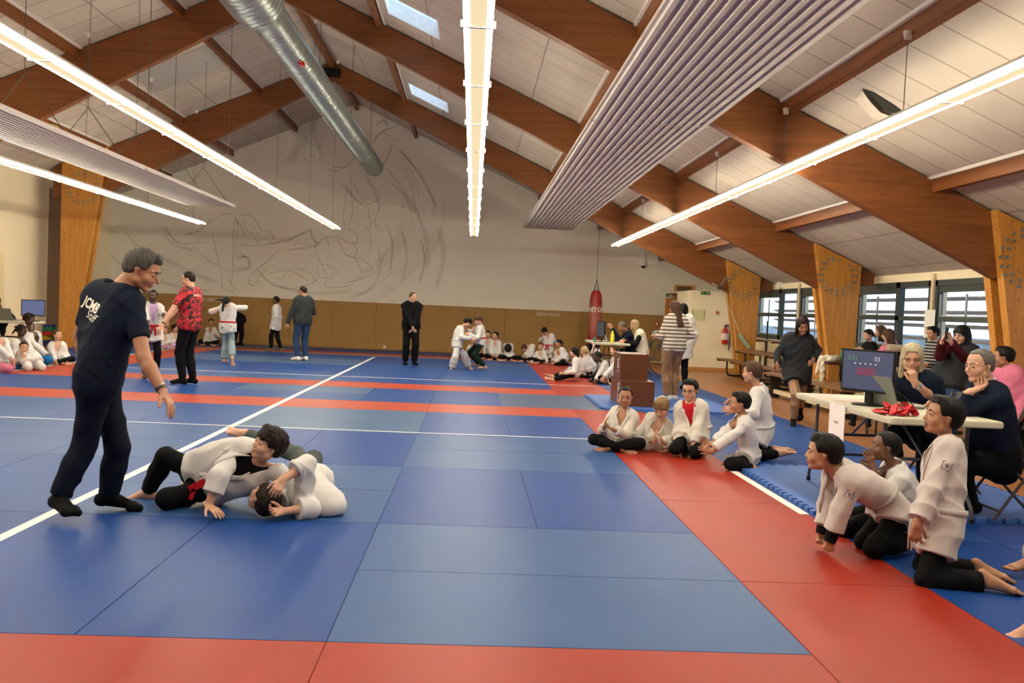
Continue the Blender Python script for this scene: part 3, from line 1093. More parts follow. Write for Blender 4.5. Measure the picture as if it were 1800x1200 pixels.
# cameras, signs and small wall fittings
M_blk = mat('black_plastic', '#111112', 0.5, spec=0.25)
c = px(1130, 468, YW)
c[2] -= .0
t = empty('security_camera', c, 'small white dome camera on a conduit on the far wall', 'camera')
MB().box((c[0] - .05, YW - .07, c[2] + .06), (c[0] + .05, YW, c[2] + 0.5)).build('conduit', M_white, t)
MB().lathe((c[0], YW - .06, c[2] + .07), [(0.09, 0), (0.1, -0.04), (0.07, -0.06)], 20).build('housing', M_white, t, smooth=True)
MB().lathe((c[0], YW - .06, c[2] + .01), [(0.001, -0.07), (0.05, -0.05), (0.07, 0.0)], 20).build('dome', M_blk, t, smooth=True)
c = px(1163, 508, YW)
tag(MB().box(c - [.05, .06, .07], c + [.05, 0, .07]).build('motion_detector', M_white, bevel=0.01), 'small white detector box on the far wall beside the doors', 'detector')
c = px(1174, 517, YW)
t = empty('exit_light', c, 'small green and white exit light above the narrow wooden door', 'sign')
MB().box(c - [.11, .05, .12], c + [.11, 0, .12]).build('case', M_white, t, bevel=0.01)
MB().box(c - [.06, .055, .08], c + [.03, .05, .02]).build('pictogram', mat('exit_green', '#1f8a5a', 0.5), t)
c = px(1240, 515, 23.75)
t = empty('exit_sign', c, 'dark green exit sign high on the partition wall', 'sign')
MB().box(c - [.13, .012, .045], c + [.13, 0, .045]).build('plate', mat('sign_green', '#3f6a2c', 0.5), t)
MB().box(c + [.03, -.014, -.02], c + [.1, -.012, .02]).box(c + [-.1, -.014, -.025], c + [-.06, -.012, .025]).build('pictogram', mat('sign_pale', '#8fae6a', 0.5), t)
c = px(1226, 553, 23.75)
t = empty('notice_board', c, 'framed pale green safety plan on the partition wall', 'notice')
MB().box(c - [.18, .02, .14], c + [.18, 0, .14]).build('frame', mat('plan_frame', '#c8c4a8', 0.5), t)
MB().box(c - [.165, .022, .125], c + [.165, -.02, .125]).build('plan', mat('plan_paper', '#d6d39a', 0.6, 0.1, 30), t)
mb = MB()
for i in range(6):
    mb.box(c + [-.15, -.024, .1 - i * .036], c + [-.09, -.022, .085 - i * .036])
mb.build('legend', mat('plan_legend', '#8a7a4a', 0.6, 0.4, 60), t)
mb = MB()
for i in range(4):
    mb.box(c + [-.05 + i * .05, -.024, -.09], c + [-.047 + i * .05, -.022, .09])
mb.build('floor_plan', mat('plan_line', '#b9b078', 0.6), t)
c = px(1261, 551, 23.75)
t = empty('fire_sign', c, 'small red and white fire extinguisher sign on the partition', 'sign')
MB().box(c - [.045, .01, .02], c + [.045, 0, .06]).build('plate', mat('sign_red', '#c23a30', 0.5), t)
MB().box(c - [.03, .012, .01], c + [-.01, -.01, .04]).box(c - [.04, .012, .055], c + [.04, 0, -.025]).build('print', M_white, t)
c = px(1154, 569, YW - .05)
t = empty('alarm_button', c, 'small red fire alarm call point on the brown padding', 'alarm')
MB().box(c - [.06, .05, .06], c + [.06, 0, .06]).build('case', MATS['sign_red'], t, bevel=0.008)
MB().box(c - [.03, .054, .03], c + [.03, -.05, .03]).build('window', M_white, t)
# extinguisher
c = px(1272, 590, 23.75)
c[1] -= 0.14
t = empty('fire_extinguisher', c, 'red fire extinguisher hanging on the partition wall beside the first wooden leg', 'fire extinguisher')
MB().lathe(c, [(0.01, -0.23), (0.07, -0.225), (0.085, -0.2), (0.085, 0.12), (0.07, 0.18), (0.03, 0.21), (0.03, 0.24)], 24).build('cylinder', mat('extinguisher_red', '#b8231c', 0.3), t, smooth=True)
MB().lathe(c, [(0.0865, -0.1), (0.0865, 0.07)], 24).build('label_band', mat('ext_label', '#d9c4c0', 0.5, 0.3, 50), t, smooth=True)
MB().box(c + [-.03, -.03, .24], c + [.05, .03, .28]).box(c + [-.02, -.012, .29], c + [.11, .012, .31]).build('valve', M_blk, t)
MB().tube([c + [.04, 0, .27], c + [.11, 0, .24], c + [.13, 0, .05], c + [.12, 0, -.2], c + [.11, 0, -.38]], 0.014, 8).build('hose', M_blk, t, smooth=True)
MB().box(c + [-.03, .08, .0], c + [.03, .14, .1]).build('wall_bracket', M_blk, t)

# punching bag on a rope running over pulleys to the leg
bc = px(1047, 540, 25.3)
zb0 = 0.42
t = empty('punching_bag', (bc[0], 25.3, zb0), 'tall worn red punching bag hanging from the roof frame', 'punching bag')
m, nt, b = new_mat('bag_vinyl')
L = nt.links
tc = nt.nodes.new('ShaderNodeTexCoord')
sp = nt.nodes.new('ShaderNodeSeparateXYZ')
L.new(tc.outputs['Object'], sp.inputs[0])
rz = nt.nodes.new('ShaderNodeValToRGB')
rz.color_ramp.elements[0].position = 0.12
rz.color_ramp.elements[0].color = (0, 0, 0, 1)
e = rz.color_ramp.elements.new(0.3)
e.color = (0.85, 0.85, 0.85, 1)
e = rz.color_ramp.elements.new(0.5)
e.color = (0.7, 0.7, 0.7, 1)
rz.color_ramp.elements[-1].position = 0.64
rz.color_ramp.elements[-1].color = (0, 0, 0, 1)
dv = nt.nodes.new('ShaderNodeMath')
dv.operation = 'DIVIDE'
dv.inputs[1].default_value = 2.0
L.new(sp.outputs['Z'], dv.inputs[0])
L.new(dv.outputs[0], rz.inputs['Fac'])
n = nt.nodes.new('ShaderNodeTexNoise')
n.inputs['Scale'].default_value = 14
n.inputs['Detail'].default_value = 6
L.new(tc.outputs['Object'], n.inputs['Vector'])
mu = nt.nodes.new('ShaderNodeMath')
mu.operation = 'MULTIPLY'
L.new(rz.outputs['Color'], mu.inputs[0])
L.new(n.outputs['Fac'], mu.inputs[1])
mx = nt.nodes.new('ShaderNodeMix')
mx.data_type = 'RGBA'
L.new(mu.outputs[0], mx.inputs[0])
mx.inputs[6].default_value = lin('#9c1c1c')
mx.inputs[7].default_value = lin('#b08a70')
L.new(mx.outputs[2], b.inputs['Base Color'])
b.inputs['Roughness'].default_value = 0.4
MB().lathe((bc[0], 25.3, zb0), [(0.16, 0.0), (0.18, 0.02), (0.182, 0.8), (0.18, 1.25), (0.165, 1.4), (0.14, 1.52), (0.085, 1.6), (0.05, 1.6)], 32).build('bag', m, t, smooth=True)
vs, fs = text_mesh('ONEY', 0.135, extrude=0.0005, bold=0.003)
for ang0 in (-2.5, -0.4, 1.7):
    mb = MB()
    R_ = 0.184
    mb.add([(bc[0] + (R_ + v[2]) * math.cos(ang0 + v[0] / R_), 25.3 + (R_ + v[2]) * math.sin(ang0 + v[0] / R_), zb0 + 1.05 + v[1] * 1.4) for v in vs], fs)
    mb.build('lettering', M_padtxt, t)
for k in range(4):
    a = k * math.pi / 2 + 0.5
    MB().tube([(bc[0] + .085 * math.cos(a), 25.3 + .085 * math.sin(a), zb0 + 1.58), (bc[0], 25.3, zb0 + 1.92)], 0.008, 6).build('chain', M_cable, t)
pt = px(1052, 383, 25.3)
MB().tube([(bc[0], 25.3, zb0 + 1.9), (bc[0], 25.3, pt[2])], 0.009, 6).build('rope', mat('rope', '#8a7f6a', 0.8), t)
p1 = np.array([bc[0], 25.3, pt[2]])
p2 = px(1265, 505, 22.25)
p3 = px(1308, 600, 22.2)
t = empty('pulley_rope', p2, 'thin white rope running from the bag over pulleys down the first wooden leg', 'rope')
MB().tube([p1, p2], 0.008, 6).tube([p2, p3], 0.008, 6).build('rope', mat('rope_white', '#d8d2c0', 0.7), t)
MB().lathe(p1 - [0, .03, 0], [(0.06, 0), (0.05, .03), (0.06, .06)], 16, (0, 1, 0)).build('pulley', M_cable, t)
MB().lathe(p2 - [0, .03, 0], [(0.06, 0), (0.05, .03), (0.06, .06)], 16, (0, 1, 0)).build('pulley', M_cable, t)
q = px(1278, 484, 22.2)
MB().obox((p2 + q) / 2, (q - p2) / 2 * 0.9, (0, .02, 0), (.02, 0, .015)).build('bracket', mat('bracket', '#9aa39a', 0.5, metal=0.4), t)
MB().obox(p3, (px(1318, 612, 22.2) - px(1300, 588, 22.2)) / 2, (0, .03, 0), (.035, 0, .02)).build('cleat', mat('cleat', '#9db5a0', 0.5), t)
MB().tube([p1, [p1[0], 25.3, roofz(p1[0], 0.1)]], 0.015, 6).build('hook', M_cable, t)

# small white box above the first window, leaflet strip between windows
c = px(1369, 503, 22.6)
c = np.array([XR, 21.95, 2.28])
tag(MB().box((XR - .08, 21.8, 2.2), (XR, 22.1, 2.34)).build('junction_box', M_white, bevel=.008), 'small white box above the farthest window', 'box')
t = empty('leaflet_holder', (XR - .05, 14.53, 1.5), 'narrow printed sheet hanging between two windows', 'leaflet')
MB().box((XR - .06, 14.36, 1.22), (XR - .055, 14.7, 1.68)).build('sheet', mat('leaflet', '#dfe3da', 0.5, 0.05), t)
MB().box((XR - .063, 14.42, 1.27), (XR - .06, 14.64, 1.4)).build('print', mat('leaflet_print', '#c7a890', 0.5, 0.3, 20), t)

# ---------------------------------------------------------------- benches: tiered, bent-tube frames
M_bw = wood('bench_wood', '#6b4a2c', '#8a6238', 'Y')
M_bt = mat('bench_tube', '#2e2a26', 0.4, 0.1, metal=0.4)
TIER = [(6.1, 0.40), (6.55, 0.62), (7.05, 0.92)]


def bench(y0, y1, label, tiers=TIER):
    t = empty('tiered_bench', (6.1, y1, -0.04), label, 'bench', 'tiered spectator benches')
    for x, z in tiers:
        MB().box((x, y0, z - 0.035), (x + 0.3, y1, z)).build('seat', M_bw, t, bevel=.006)
        if x > 6.2:
            MB().box((x - .16, y0 + .1, z - 0.3), (x, y1 - .1, z - 0.275)).build('footboard', M_bw, t)
    for y in (y1 - .06, (y0 + y1) / 2, y0 + .06):
        for x, z in tiers:
            MB().tube(spline([(x + .02, y, z - .05), (x + .2, y, z - .05), (x + .27, y, z - .1), (x + .27, y, 0.12), (x + .33, y, -0.01), (x + .6, y, -0.015)], 5), 0.022, 8).build('leg', M_bt, t, smooth=True)
    MB().tube([(tiers[-1][0] + .3, y1 - .06, 0), (tiers[-1][0] + .28, y1 - .06, tiers[-1][1] + .45)], .02, 8).build('rail_post', M_bt, t)
    return t


bench(19.7, 22.1, 'tiered wooden bench nearest the partition wall')
bench(17.1, 19.5, 'tiered wooden bench in the middle, behind the walking woman')
bench(11.8, 15.1, 'tiered wooden bench where the girls sit below the windows')
# low gym bench along the mats
t = empty('gym_bench', (5.6, 14.8, -.04), 'low wooden gym bench behind the walking woman, with a bottle on it', 'bench')
MB().box((5.5, 13.0, .38), (5.8, 16.6, .42)).build('seat', M_bw, t, bevel=.006)
for y in (13.2, 14.8, 16.4):
    MB().box((5.56, y - .03, -.04), (5.74, y + .03, .38)).build('leg', M_bt, t)
MB().box((5.62, 13.1, 0.05), (5.68, 16.5, .12)).build('rail', mat('pale_rail', '#c8b898', 0.5), t)
# tall gym box by the second leg
gx, gy = 6.2, 15.3
t = empty('vaulting_box', (gx, gy, -.04), 'wooden gym box with a white garment over it', 'box')
MB().box((gx, gy, .38), (gx + .5, gy + .9, .68)).build('body', wood('box_wood', '#a06a2c', '#bd8440', 'Y'), t, bevel=.01)
MB().box((gx - .03, gy - .03, .68), (gx + .53, gy + .93, .72)).build('top', mat('box_top', '#4a2a24', 0.6), t, bevel=.01)
for sx in (0, .44):
    for sy in (0, .84):
        MB().box((gx + sx, gy + sy, -.04), (gx + sx + .06, gy + sy + .06, .38)).build('leg', MATS['box_wood'], t)


def bottle(c, h, r, body, cap, label, group=None):
    c = np.array(c, float)
    t = empty('bottle', c, label, 'bottle')
    MB().lathe(c, [(r * .9, 0), (r, .01), (r, h * .68), (r * .55, h * .8), (r * .5, h * .86)], 20).build('body', body, t, smooth=True)
    MB().lathe(c + [0, 0, h * .86], [(r * .55, 0), (r * .55, h * .12), (r * .4, h * .14)], 16).build('cap', cap, t, smooth=True)
    return t


bottle((6.33, 16.05, .72), .25, .035, mat('pink_plastic', '#d77a9a', 0.35), mat('pink_cap', '#e59ab2', 0.4), 'pink drinking bottle on the gym box')
bottle((6.6, 15.7, .72), .24, .03, mat('green_plastic', '#1f6a4a', 0.35), M_blk, 'dark green drinking bottle standing by the white garment')
bottle((5.68, 14.85, .42), .28, .04, mat('steel_white', '#d9dcd8', 0.3), mat('grey_cap', '#b0b4b0', 0.4), 'white metal bottle on the low bench behind the walking woman')
bottle((6.25, 18.1, .40), .27, .035, mat('dark_red_plastic', '#8a1f1c', 0.3), M_blk, 'dark red bottle on the benches left of the walking woman')
tag(MB().lathe((5.66, 15.15, .42), [(.01, 0), (.035, .01), (.045, .045), (.035, .08), (.005, .09)], 16).build('ball', mat('tennis_ball', '#b8b860', 0.8), smooth=True), 'small yellowish ball on the low bench beside the white bottle', 'ball')


# ---------------------------------------------------------------- podium
M_pod = mat('podium_wood', '#5c3217', 0.35, 0.1, 6, stretch=(1, 1, 4))
M_podp = mat('podium_print', '#ded6c8', 0.5)


def podbox(x0, x1, y0, y1, z0, z1, word, label):
    o = MB().box((x0, y0, z0), (x1, y1, z1)).build('podium_box', M_pod, bevel=.006)
    tag(o, label, 'podium')
    o['_o'] = tuple(o.location)
    flat_text(word, .15, (x0 - .002, y0 + .24, (z0 + z1) / 2), (0, 0, 1), (0, 1, 0), 'lettering', M_podp, o, bold=.003)
    return o


podbox(2.24, 2.74, 13.15, 14.15, .0285, .40, '2ND', 'brown wooden podium box marked 2ND, the bottom step')
podbox(2.27, 2.69, 13.45, 14.15, .401, .79, '1ER', 'brown wooden podium box stacked on top of the wider one')

# ---------------------------------------------------------------- folding tables
M_top = mat('table_plastic', '#c2beab', 0.5, 0.03, 5.0, 0.1, 120)
M_tleg = mat('table_leg_grey', '#4a4c50', 0.35, 0.1, metal=0.5)


def folding_table(x0, x1, y0, y1, ztop, zf, label):
    t = empty('folding_table', ((x0 + x1) / 2, (y0 + y1) / 2, zf), label, 'table')
    pts = []
    for (cx, cy, a0) in ((x1, y0, -90), (x1, y1, 0), (x0, y1, 90), (x0, y0, 180)):
        sx, sy = (-1 if cx == x1 else 1), (-1 if cy == y1 else 1)
        for k in range(5):
            a = math.radians(a0 + 22.5 * k)
            pts.append((cx + sx * .05 + .05 * math.cos(a), cy + sy * .05 + .05 * math.sin(a)))
    MB().prism(pts, 2, ztop - .045, ztop).build('tabletop', M_top, t, bevel=.008)
    for ys, d in ((y0 + .3, 1), (y1 - .3, -1)):
        for xs in (x0 + .1, x1 - .1):
            MB().tube(spline([(xs, ys, ztop - .05), (xs, ys, zf + .3), (xs, ys - .02 * d, zf + .2), (xs, ys - .1 * d, zf + .1), (xs, ys - .12 * d, zf + 0.02)], 4), .014, 8).build('leg', M_tleg, t, smooth=True)
            MB().lathe((xs, ys - .12 * d, zf), [(.018, 0), (.018, .03)], 10).build('foot', M_blk, t)
        MB().tube([(x0 + .1, ys, zf + .25), (x1 - .1, ys, zf + .25)], .012, 8).tube([(x0 + .1, ys, zf + .42), (x1 - .1, ys, zf + .42)], .012, 8).build('crossbar', M_tleg, t)
        MB().tube([((x0 + x1) / 2, ys, zf + .42), ((x0 + x1) / 2, ys + .45 * d, ztop - .05)], .01, 8).build('brace', M_tleg, t)
    return t


ZT = 0.765
TC = pxz(1412, 692, ZT)
TN = pxz(1586, 736, ZT)
folding_table(2.86, 3.66, 5.93, 7.78, ZT, .028, 'white folding table at right with the monitor and laptop')
folding_table(2.66, 3.44, 19.2, 21.0, .75, 0.0, 'white folding table in the distance beside the punching bag')
folding_table(-10.3, -8.5, 17.6, 18.35, .74, 0, 'white folding table at far left behind the seated children')

# ---------------------------------------------------------------- folding chairs
M_cf = mat('chair_frame', '#4a4640', 0.35, 0.1, metal=0.4)
M_cs = mat('chair_seat', '#3a3734', 0.5, 0.05)


def folding_chair(x, y, z0, rz, label, group=None):
    """seat opens towards local +y"""
    t = empty('folding_chair', (0, 0, 0), label, 'chair', group)
    t['_o'] = (0, 0, 0)
    for s in (-1, 1):
        MB().tube([(s * .21, .24, 0.01), (s * .21, -.08, .47), (s * .21, -.22, .82)], .011, 8).build('front_leg', M_cf, t)
        MB().tube([(s * .19, -.25, 0.01), (s * .19, .17, .43)], .011, 8).build('rear_leg', M_cf, t)
    MB().tube([(-.21, .2, .07), (.21, .2, .07)], .009, 8).build('stretcher', M_cf, t)
    MB().tube([(-.19, -.22, .05), (.19, -.22, .05)], .009, 8).build('stretcher', M_cf, t)
    MB().box((-.19, -.18, .43), (.19, .21, .45)).build('seat', M_cs, t, bevel=.008)
    mb = MB()
    for k in range(6):
        a0, a1 = -.2 + k * .4 / 6, -.2 + (k + 1) * .4 / 6
        f = lambda a, zz: (a, -.17 - .03 * (1 - (a / .2) ** 2) - (zz - .6) * .35, zz)
        mb.add([f(a0, .62), f(a1, .62), f(a1, .82), f(a0, .82)] + [tuple(np.array(f(a, zz)) + [0, -.012, 0]) for a, zz in ((a0, .62), (a1, .62), (a1, .82), (a0, .82))],
               [(0, 1, 2, 3), (7, 6, 5, 4), (0, 4, 5, 1), (1, 5, 6, 2), (2, 6, 7, 3), (3, 7, 4, 0)])
    mb.build('backrest', M_cs, t)
    t.location = (x, y, z0)
    t.rotation_euler = (0, 0, rz)
    return t


folding_chair(4.02, 6.42, .028, math.radians(90), 'black folding chair under the seated man in the dark sweater')
folding_chair(3.98, 7.35, .028, math.radians(95), 'black folding chair under the grey-haired woman with glasses')
folding_chair(3.95, 19.75, 0, math.radians(80), 'folding chair behind the woman in the white vest')
folding_chair(3.95, 20.7, 0, math.radians(90), 'folding chair under the bald man at the distant table')


# ---------------------------------------------------------------- screens
def monitor(c, yaw, w, h, label, lines=True, scr='#2d3550', e=0.2):
    """screen faces local -y; c is the middle of its foot"""
    t = empty('monitor', (0, 0, 0), label, 'monitor')
    t['_o'] = (0, 0, 0)
    MB().lathe((0, .03, 0), [(.12, 0), (.12, .008), (.03, .018)], 28).build('foot', M_blk, t)
    MB().box((-.03, .03, .01), (.03, .05, .2)).build('stand', M_blk, t)
    MB().box((-w / 2, 0, .1), (w / 2, .03, .1 + h)).build('bezel', M_blk, t, bevel=.004)
    so = MB().box((-w / 2 + .015, -.002, .12), (w / 2 - .015, 0, .1 + h - .015)).build('screen', emis('screen_' + scr, scr, e), t)
    if lines:
        z1 = .1 + h
        g = emis('screen_green', '#3d7a4a', .18)
        flat_text('0:51', .05, (-w * .28, -.004, z1 - .07), (1, 0, 0), (0, 0, 1), 'green_digits', g, t, extrude=.0003)
        flat_text('03', .05, (w * .18, -.004, z1 - .07), (1, 0, 0), (0, 0, 1), 'white_digits', emis('screen_white', '#9aa0b0', .2), t, extrude=.0003)
        mb = MB().box((-w * .2, -.004, z1 - .2), (w * .15, -.003, z1 - .14))
        mb.build('red_block', emis('screen_red', '#5a2a48', .15), t)
        for k in range(5):
            MB().box((-w * .25 + k * .045, -.004, z1 - .115), (-w * .25 + k * .045 + .015, -.003, z1 - .105)).build('dot', MATS['screen_white'], t)
    t.location = tuple(c)
    t.rotation_euler = (0, 0, yaw)
    return t


mc = pxz(1521, 712, ZT)
monitor((mc[0], mc[1], ZT), math.radians(-58), .46, .33, 'black monitor on the near table showing the scoreboard')


def laptop(c, yaw, label, m, red=True):
    t = empty('laptop', (0, 0, 0), label, 'laptop')
    t['_o'] = (0, 0, 0)
    MB().box((-.17, -.12, 0), (.17, .12, .018)).build('base', m, t, bevel=.004)
    MB().box((-.15, -.07, .018), (.15, .06, .0195)).build('keyboard', M_blk, t)
    a = math.radians(20)
    d = np.array([0, math.sin(a), math.cos(a)])
    n = np.array([0, math.cos(a), -math.sin(a)])
    c0 = np.array([0, .12, .018])
    MB().obox(c0 + d * .115, (.17, 0, 0), d * .115, n * .005).build('lid', m, t)
    MB().obox(c0 + d * .115 - n * .0055, (.155, 0, 0), d * .1, n * .0005).build('screen', emis('lap_screen', '#8090a0', .5), t)
    if red:
        MB().obox(c0 + d * .16 + n * .0055, (.03, 0, 0), d * .006, n * .0005).build('badge', MATS['sign_red'], t)
    t.location = tuple(c)
    t.rotation_euler = (0, 0, yaw)
    return t


M_lap = mat('laptop_grey', '#7d8078', 0.4, 0.05, metal=0.3)
lc = pxz(1590, 702, ZT)
laptop((3.3, 6.78, ZT), math.radians(102), 'open grey laptop in front of the grey-haired woman', M_lap)
# cables behind the monitor
mb = MB()
for k in range(5):
    a = rnd.uniform(-.05, .05)
    mb.tube(spline([(mc[0] + .04, mc[1] + a, ZT + .12), (mc[0] + .15, mc[1] - .1 + a, ZT + .07 + .02 * k), (mc[0] + .3, mc[1] - .15 + a, ZT + .02), (3.3, 6.75, ZT + .012)], 6), .004, 6)
tag(mb.build('cable_bundle', M_blk), 'tangle of black cables between the monitor and the laptop', 'cables')
# mouse and loose cable by the right corner
tag(MB().tube(spline([(3.42, 6.3, ZT + .005), (3.5, 6.25, ZT + .005), (3.56, 6.3, ZT + .005), (3.5, 6.35, ZT + .005), (3.44, 6.28, ZT + .008), (3.55, 6.2, ZT + .005)], 6), .004, 6).build('loose_cable', M_blk), 'small coil of black cable at the right corner of the near table', 'cable')

# judges belt heap: folded red belts
rb = np.array([3.02, 6.2, ZT])
mb = MB()
rr = random.Random(3)
for k in range(7):
    p = []
    a = rr.uniform(0, 6.28)
    for q in range(5):
        p.append((rb[0] + rr.uniform(-.1, .1) + .06 * math.cos(a + q), rb[1] + rr.uniform(-.16, .16), rb[2] + .012 + (.07 if q % 2 else .0) * rr.random()))
    P = spline(p, 6)
    for i in range(len(P) - 1):
        d = P[i + 1] - P[i]
        d /= np.linalg.norm(d) + 1e-6
        u = np.cross(d, [rr.uniform(-.2, .2), .3, 1])
        u /= np.linalg.norm(u)
        mb.obox((P[i] + P[i + 1]) / 2, d * np.linalg.norm(P[i + 1] - P[i]) / 2 * 1.15, u * .02, np.cross(d, u) * .002)
tag(mb.build('red_belt', mat('belt_red', '#c41c28', 0.7, 0.1, 20)), 'heap of crumpled red belts on the near table', 'belts', kind='stuff')

# papers
def paper(x, y, w, l, rz, z, m, label):
    c, s = math.cos(rz), math.sin(rz)
    return tag(MB().obox((x, y, z), (w / 2 * c, w / 2 * s, 0), (-l / 2 * s, l / 2 * c, 0), (0, 0, .0008)).build('paper', m), label, 'paper')


M_pp = mat('paper_pink', '#e3b4b0', 0.7)
M_pg = mat('paper_green', '#b4cdb4', 0.7)
M_pw = mat('paper_white', '#e6e2e4', 0.7, 0.02)
paper(3.05, 7.5, .3, .3, .3, ZT + .001, M_pp, 'pink sheet nearest the far left corner of the table')
paper(3.1, 7.22, .21, .3, -.4, ZT + .003, M_pp, 'pink sheet lying behind the monitor')
paper(3.32, 7.45, .3, .21, .1, ZT + .002, M_pg, 'pale green sheet behind the monitor')
paper(3.4, 7.0, .21, .3, .5, ZT + .003, M_pw, 'white sheet beside the laptop')
# sheet taped to the table edge
a1, a2 = pxz(1453, 705, ZT), pxz(1480, 713, ZT)
ps = empty('paper_sign', (2.85, a1[1], ZT), 'white sheet taped to the long edge of the near table', 'sign')
ya, yb = 6.66, 6.95
MB().box((2.845, ya, ZT - .30), (2.849, yb, ZT + .0)).build('sheet', M_pw, ps)
flat_text('TABLE 1', .028, (2.8435, (ya + yb) / 2, ZT - .14), (0, -1, 0), (0, 0, 1), 'lettering', mat('print_grey', '#8a8890', 0.7), ps, extrude=.0002)

# distant table: monitor, laptop, cup, yellow bottle, paper strip
monitor((2.86, 19.9, .75), math.radians(-78), .48, .36, 'black monitor seen edge-on on the distant table', False, '#30343a', .2)
laptop((3.15, 20.0, .75), math.radians(80), 'open laptop behind the distant monitor', M_lap, False)
bottle((3.05, 19.35, .75), .27, .04, mat('yellow_plastic', '#d8d02a', 0.35), mat('yellow_cap', '#c8c020', 0.4), 'yellow drinking bottle on the distant table')
tag(MB().lathe((2.72, 19.75, .75), [(.03, 0), (.04, .1), (.036, .1), (.03, .01)], 20).build('paper_cup', mat('cup_green', '#3c7a5c', 0.5)), 'small green cup beside the distant monitor', 'cup')
tag(MB().obox((2.655, 19.5, .63), (0, .06, 0), (-.03, .03, -.12), (.001, 0, 0)).build('paper_strip', M_pw), 'white paper strip hanging off the end of the distant table', 'paper')

# left table things
monitor((px(58, 560, 18.0)[0], 18.0, .74), math.radians(25), .42, .32, 'thin dark monitor on the table at far left', False, '#3a4466', .3)
laptop((px(16, 560, 17.9)[0], 17.95, .74), math.radians(165), 'grey laptop at the left edge seen from its lid', M_lap, False)
tag(MB().box((px(39, 550, 18.2)[0], 18.2, .74), (px(52, 550, 18.2)[0], 18.24, 1.0)).build('binder', mat('binder_red', '#c83a2c', 0.5)), 'red binder standing behind the left monitor', 'binder')

# coloured gym blocks stacked by the left leg
GB = [(mat('gym_blue', '#27408f', 0.5), -.04, .16, 'blue gym block at the bottom of the coloured stack'),
      (mat('gym_yellow', '#c9b52a', 0.5), .16, .33, 'yellow gym block in the coloured stack'),
      (mat('gym_red', '#c0281e', 0.5), .33, .52, 'red gym block in the coloured stack'),
      (mat('gym_green', '#1f8a66', 0.5), .52, .70, 'green gym block near the top of the coloured stack'),
      (MATS['gym_blue'], .70, .76, 'thin blue gym mat topping the coloured stack')]
GZ = {-.04: -.04, .16: .10, .33: .21, .52: .325, .70: .44, .76: .49}
for m_, z0, z1, lb in GB:
    xa_, xb_ = px(64, 590, 23.0)[0], px(92, 590, 23.0)[0]
    tag(MB().box((xa_, 23.0, GZ[z0]), (xb_ - (.12 if m_.name == 'gym_yellow' else 0), 23.5, GZ[z1] - .004)).build('gym_block', m_, bevel=.02), lb, 'gym block')
tag(MB().box((px(80, 590, 23.6)[0], 23.6, -.04), (px(113, 590, 23.6)[0], 23.7, .54)).build('gym_block', MATS['gym_blue'], bevel=.02), 'tall blue gym panel standing behind the coloured stack', 'gym block')
tag(MB().lathe(pxz(90, 243, 3.43), [(.01, 0), (.08, .03), (.11, .1), (.08, .18), (.01, .2)], 20).build('ball', mat('ball_yellow', '#a89a3a', .6), smooth=True), 'yellowish ball lodged on top of the left hanging panel', 'ball')
tag(MB().box((-9.5, 22.75, 0), (-9.1, 23.0, .28)).build('storage_box', mat('dark_box', '#3c3a36', 0.6), bevel=.01), 'dark low box at the foot of the left wooden leg', 'box')
# ================================================================ PEOPLE: smooth implicit surfaces meshed by surface nets
V3 = lambda *a: np.array(a, float)


def nrm(v):
    v = np.array(v, float)
    return v / (np.linalg.norm(v) + 1e-9)


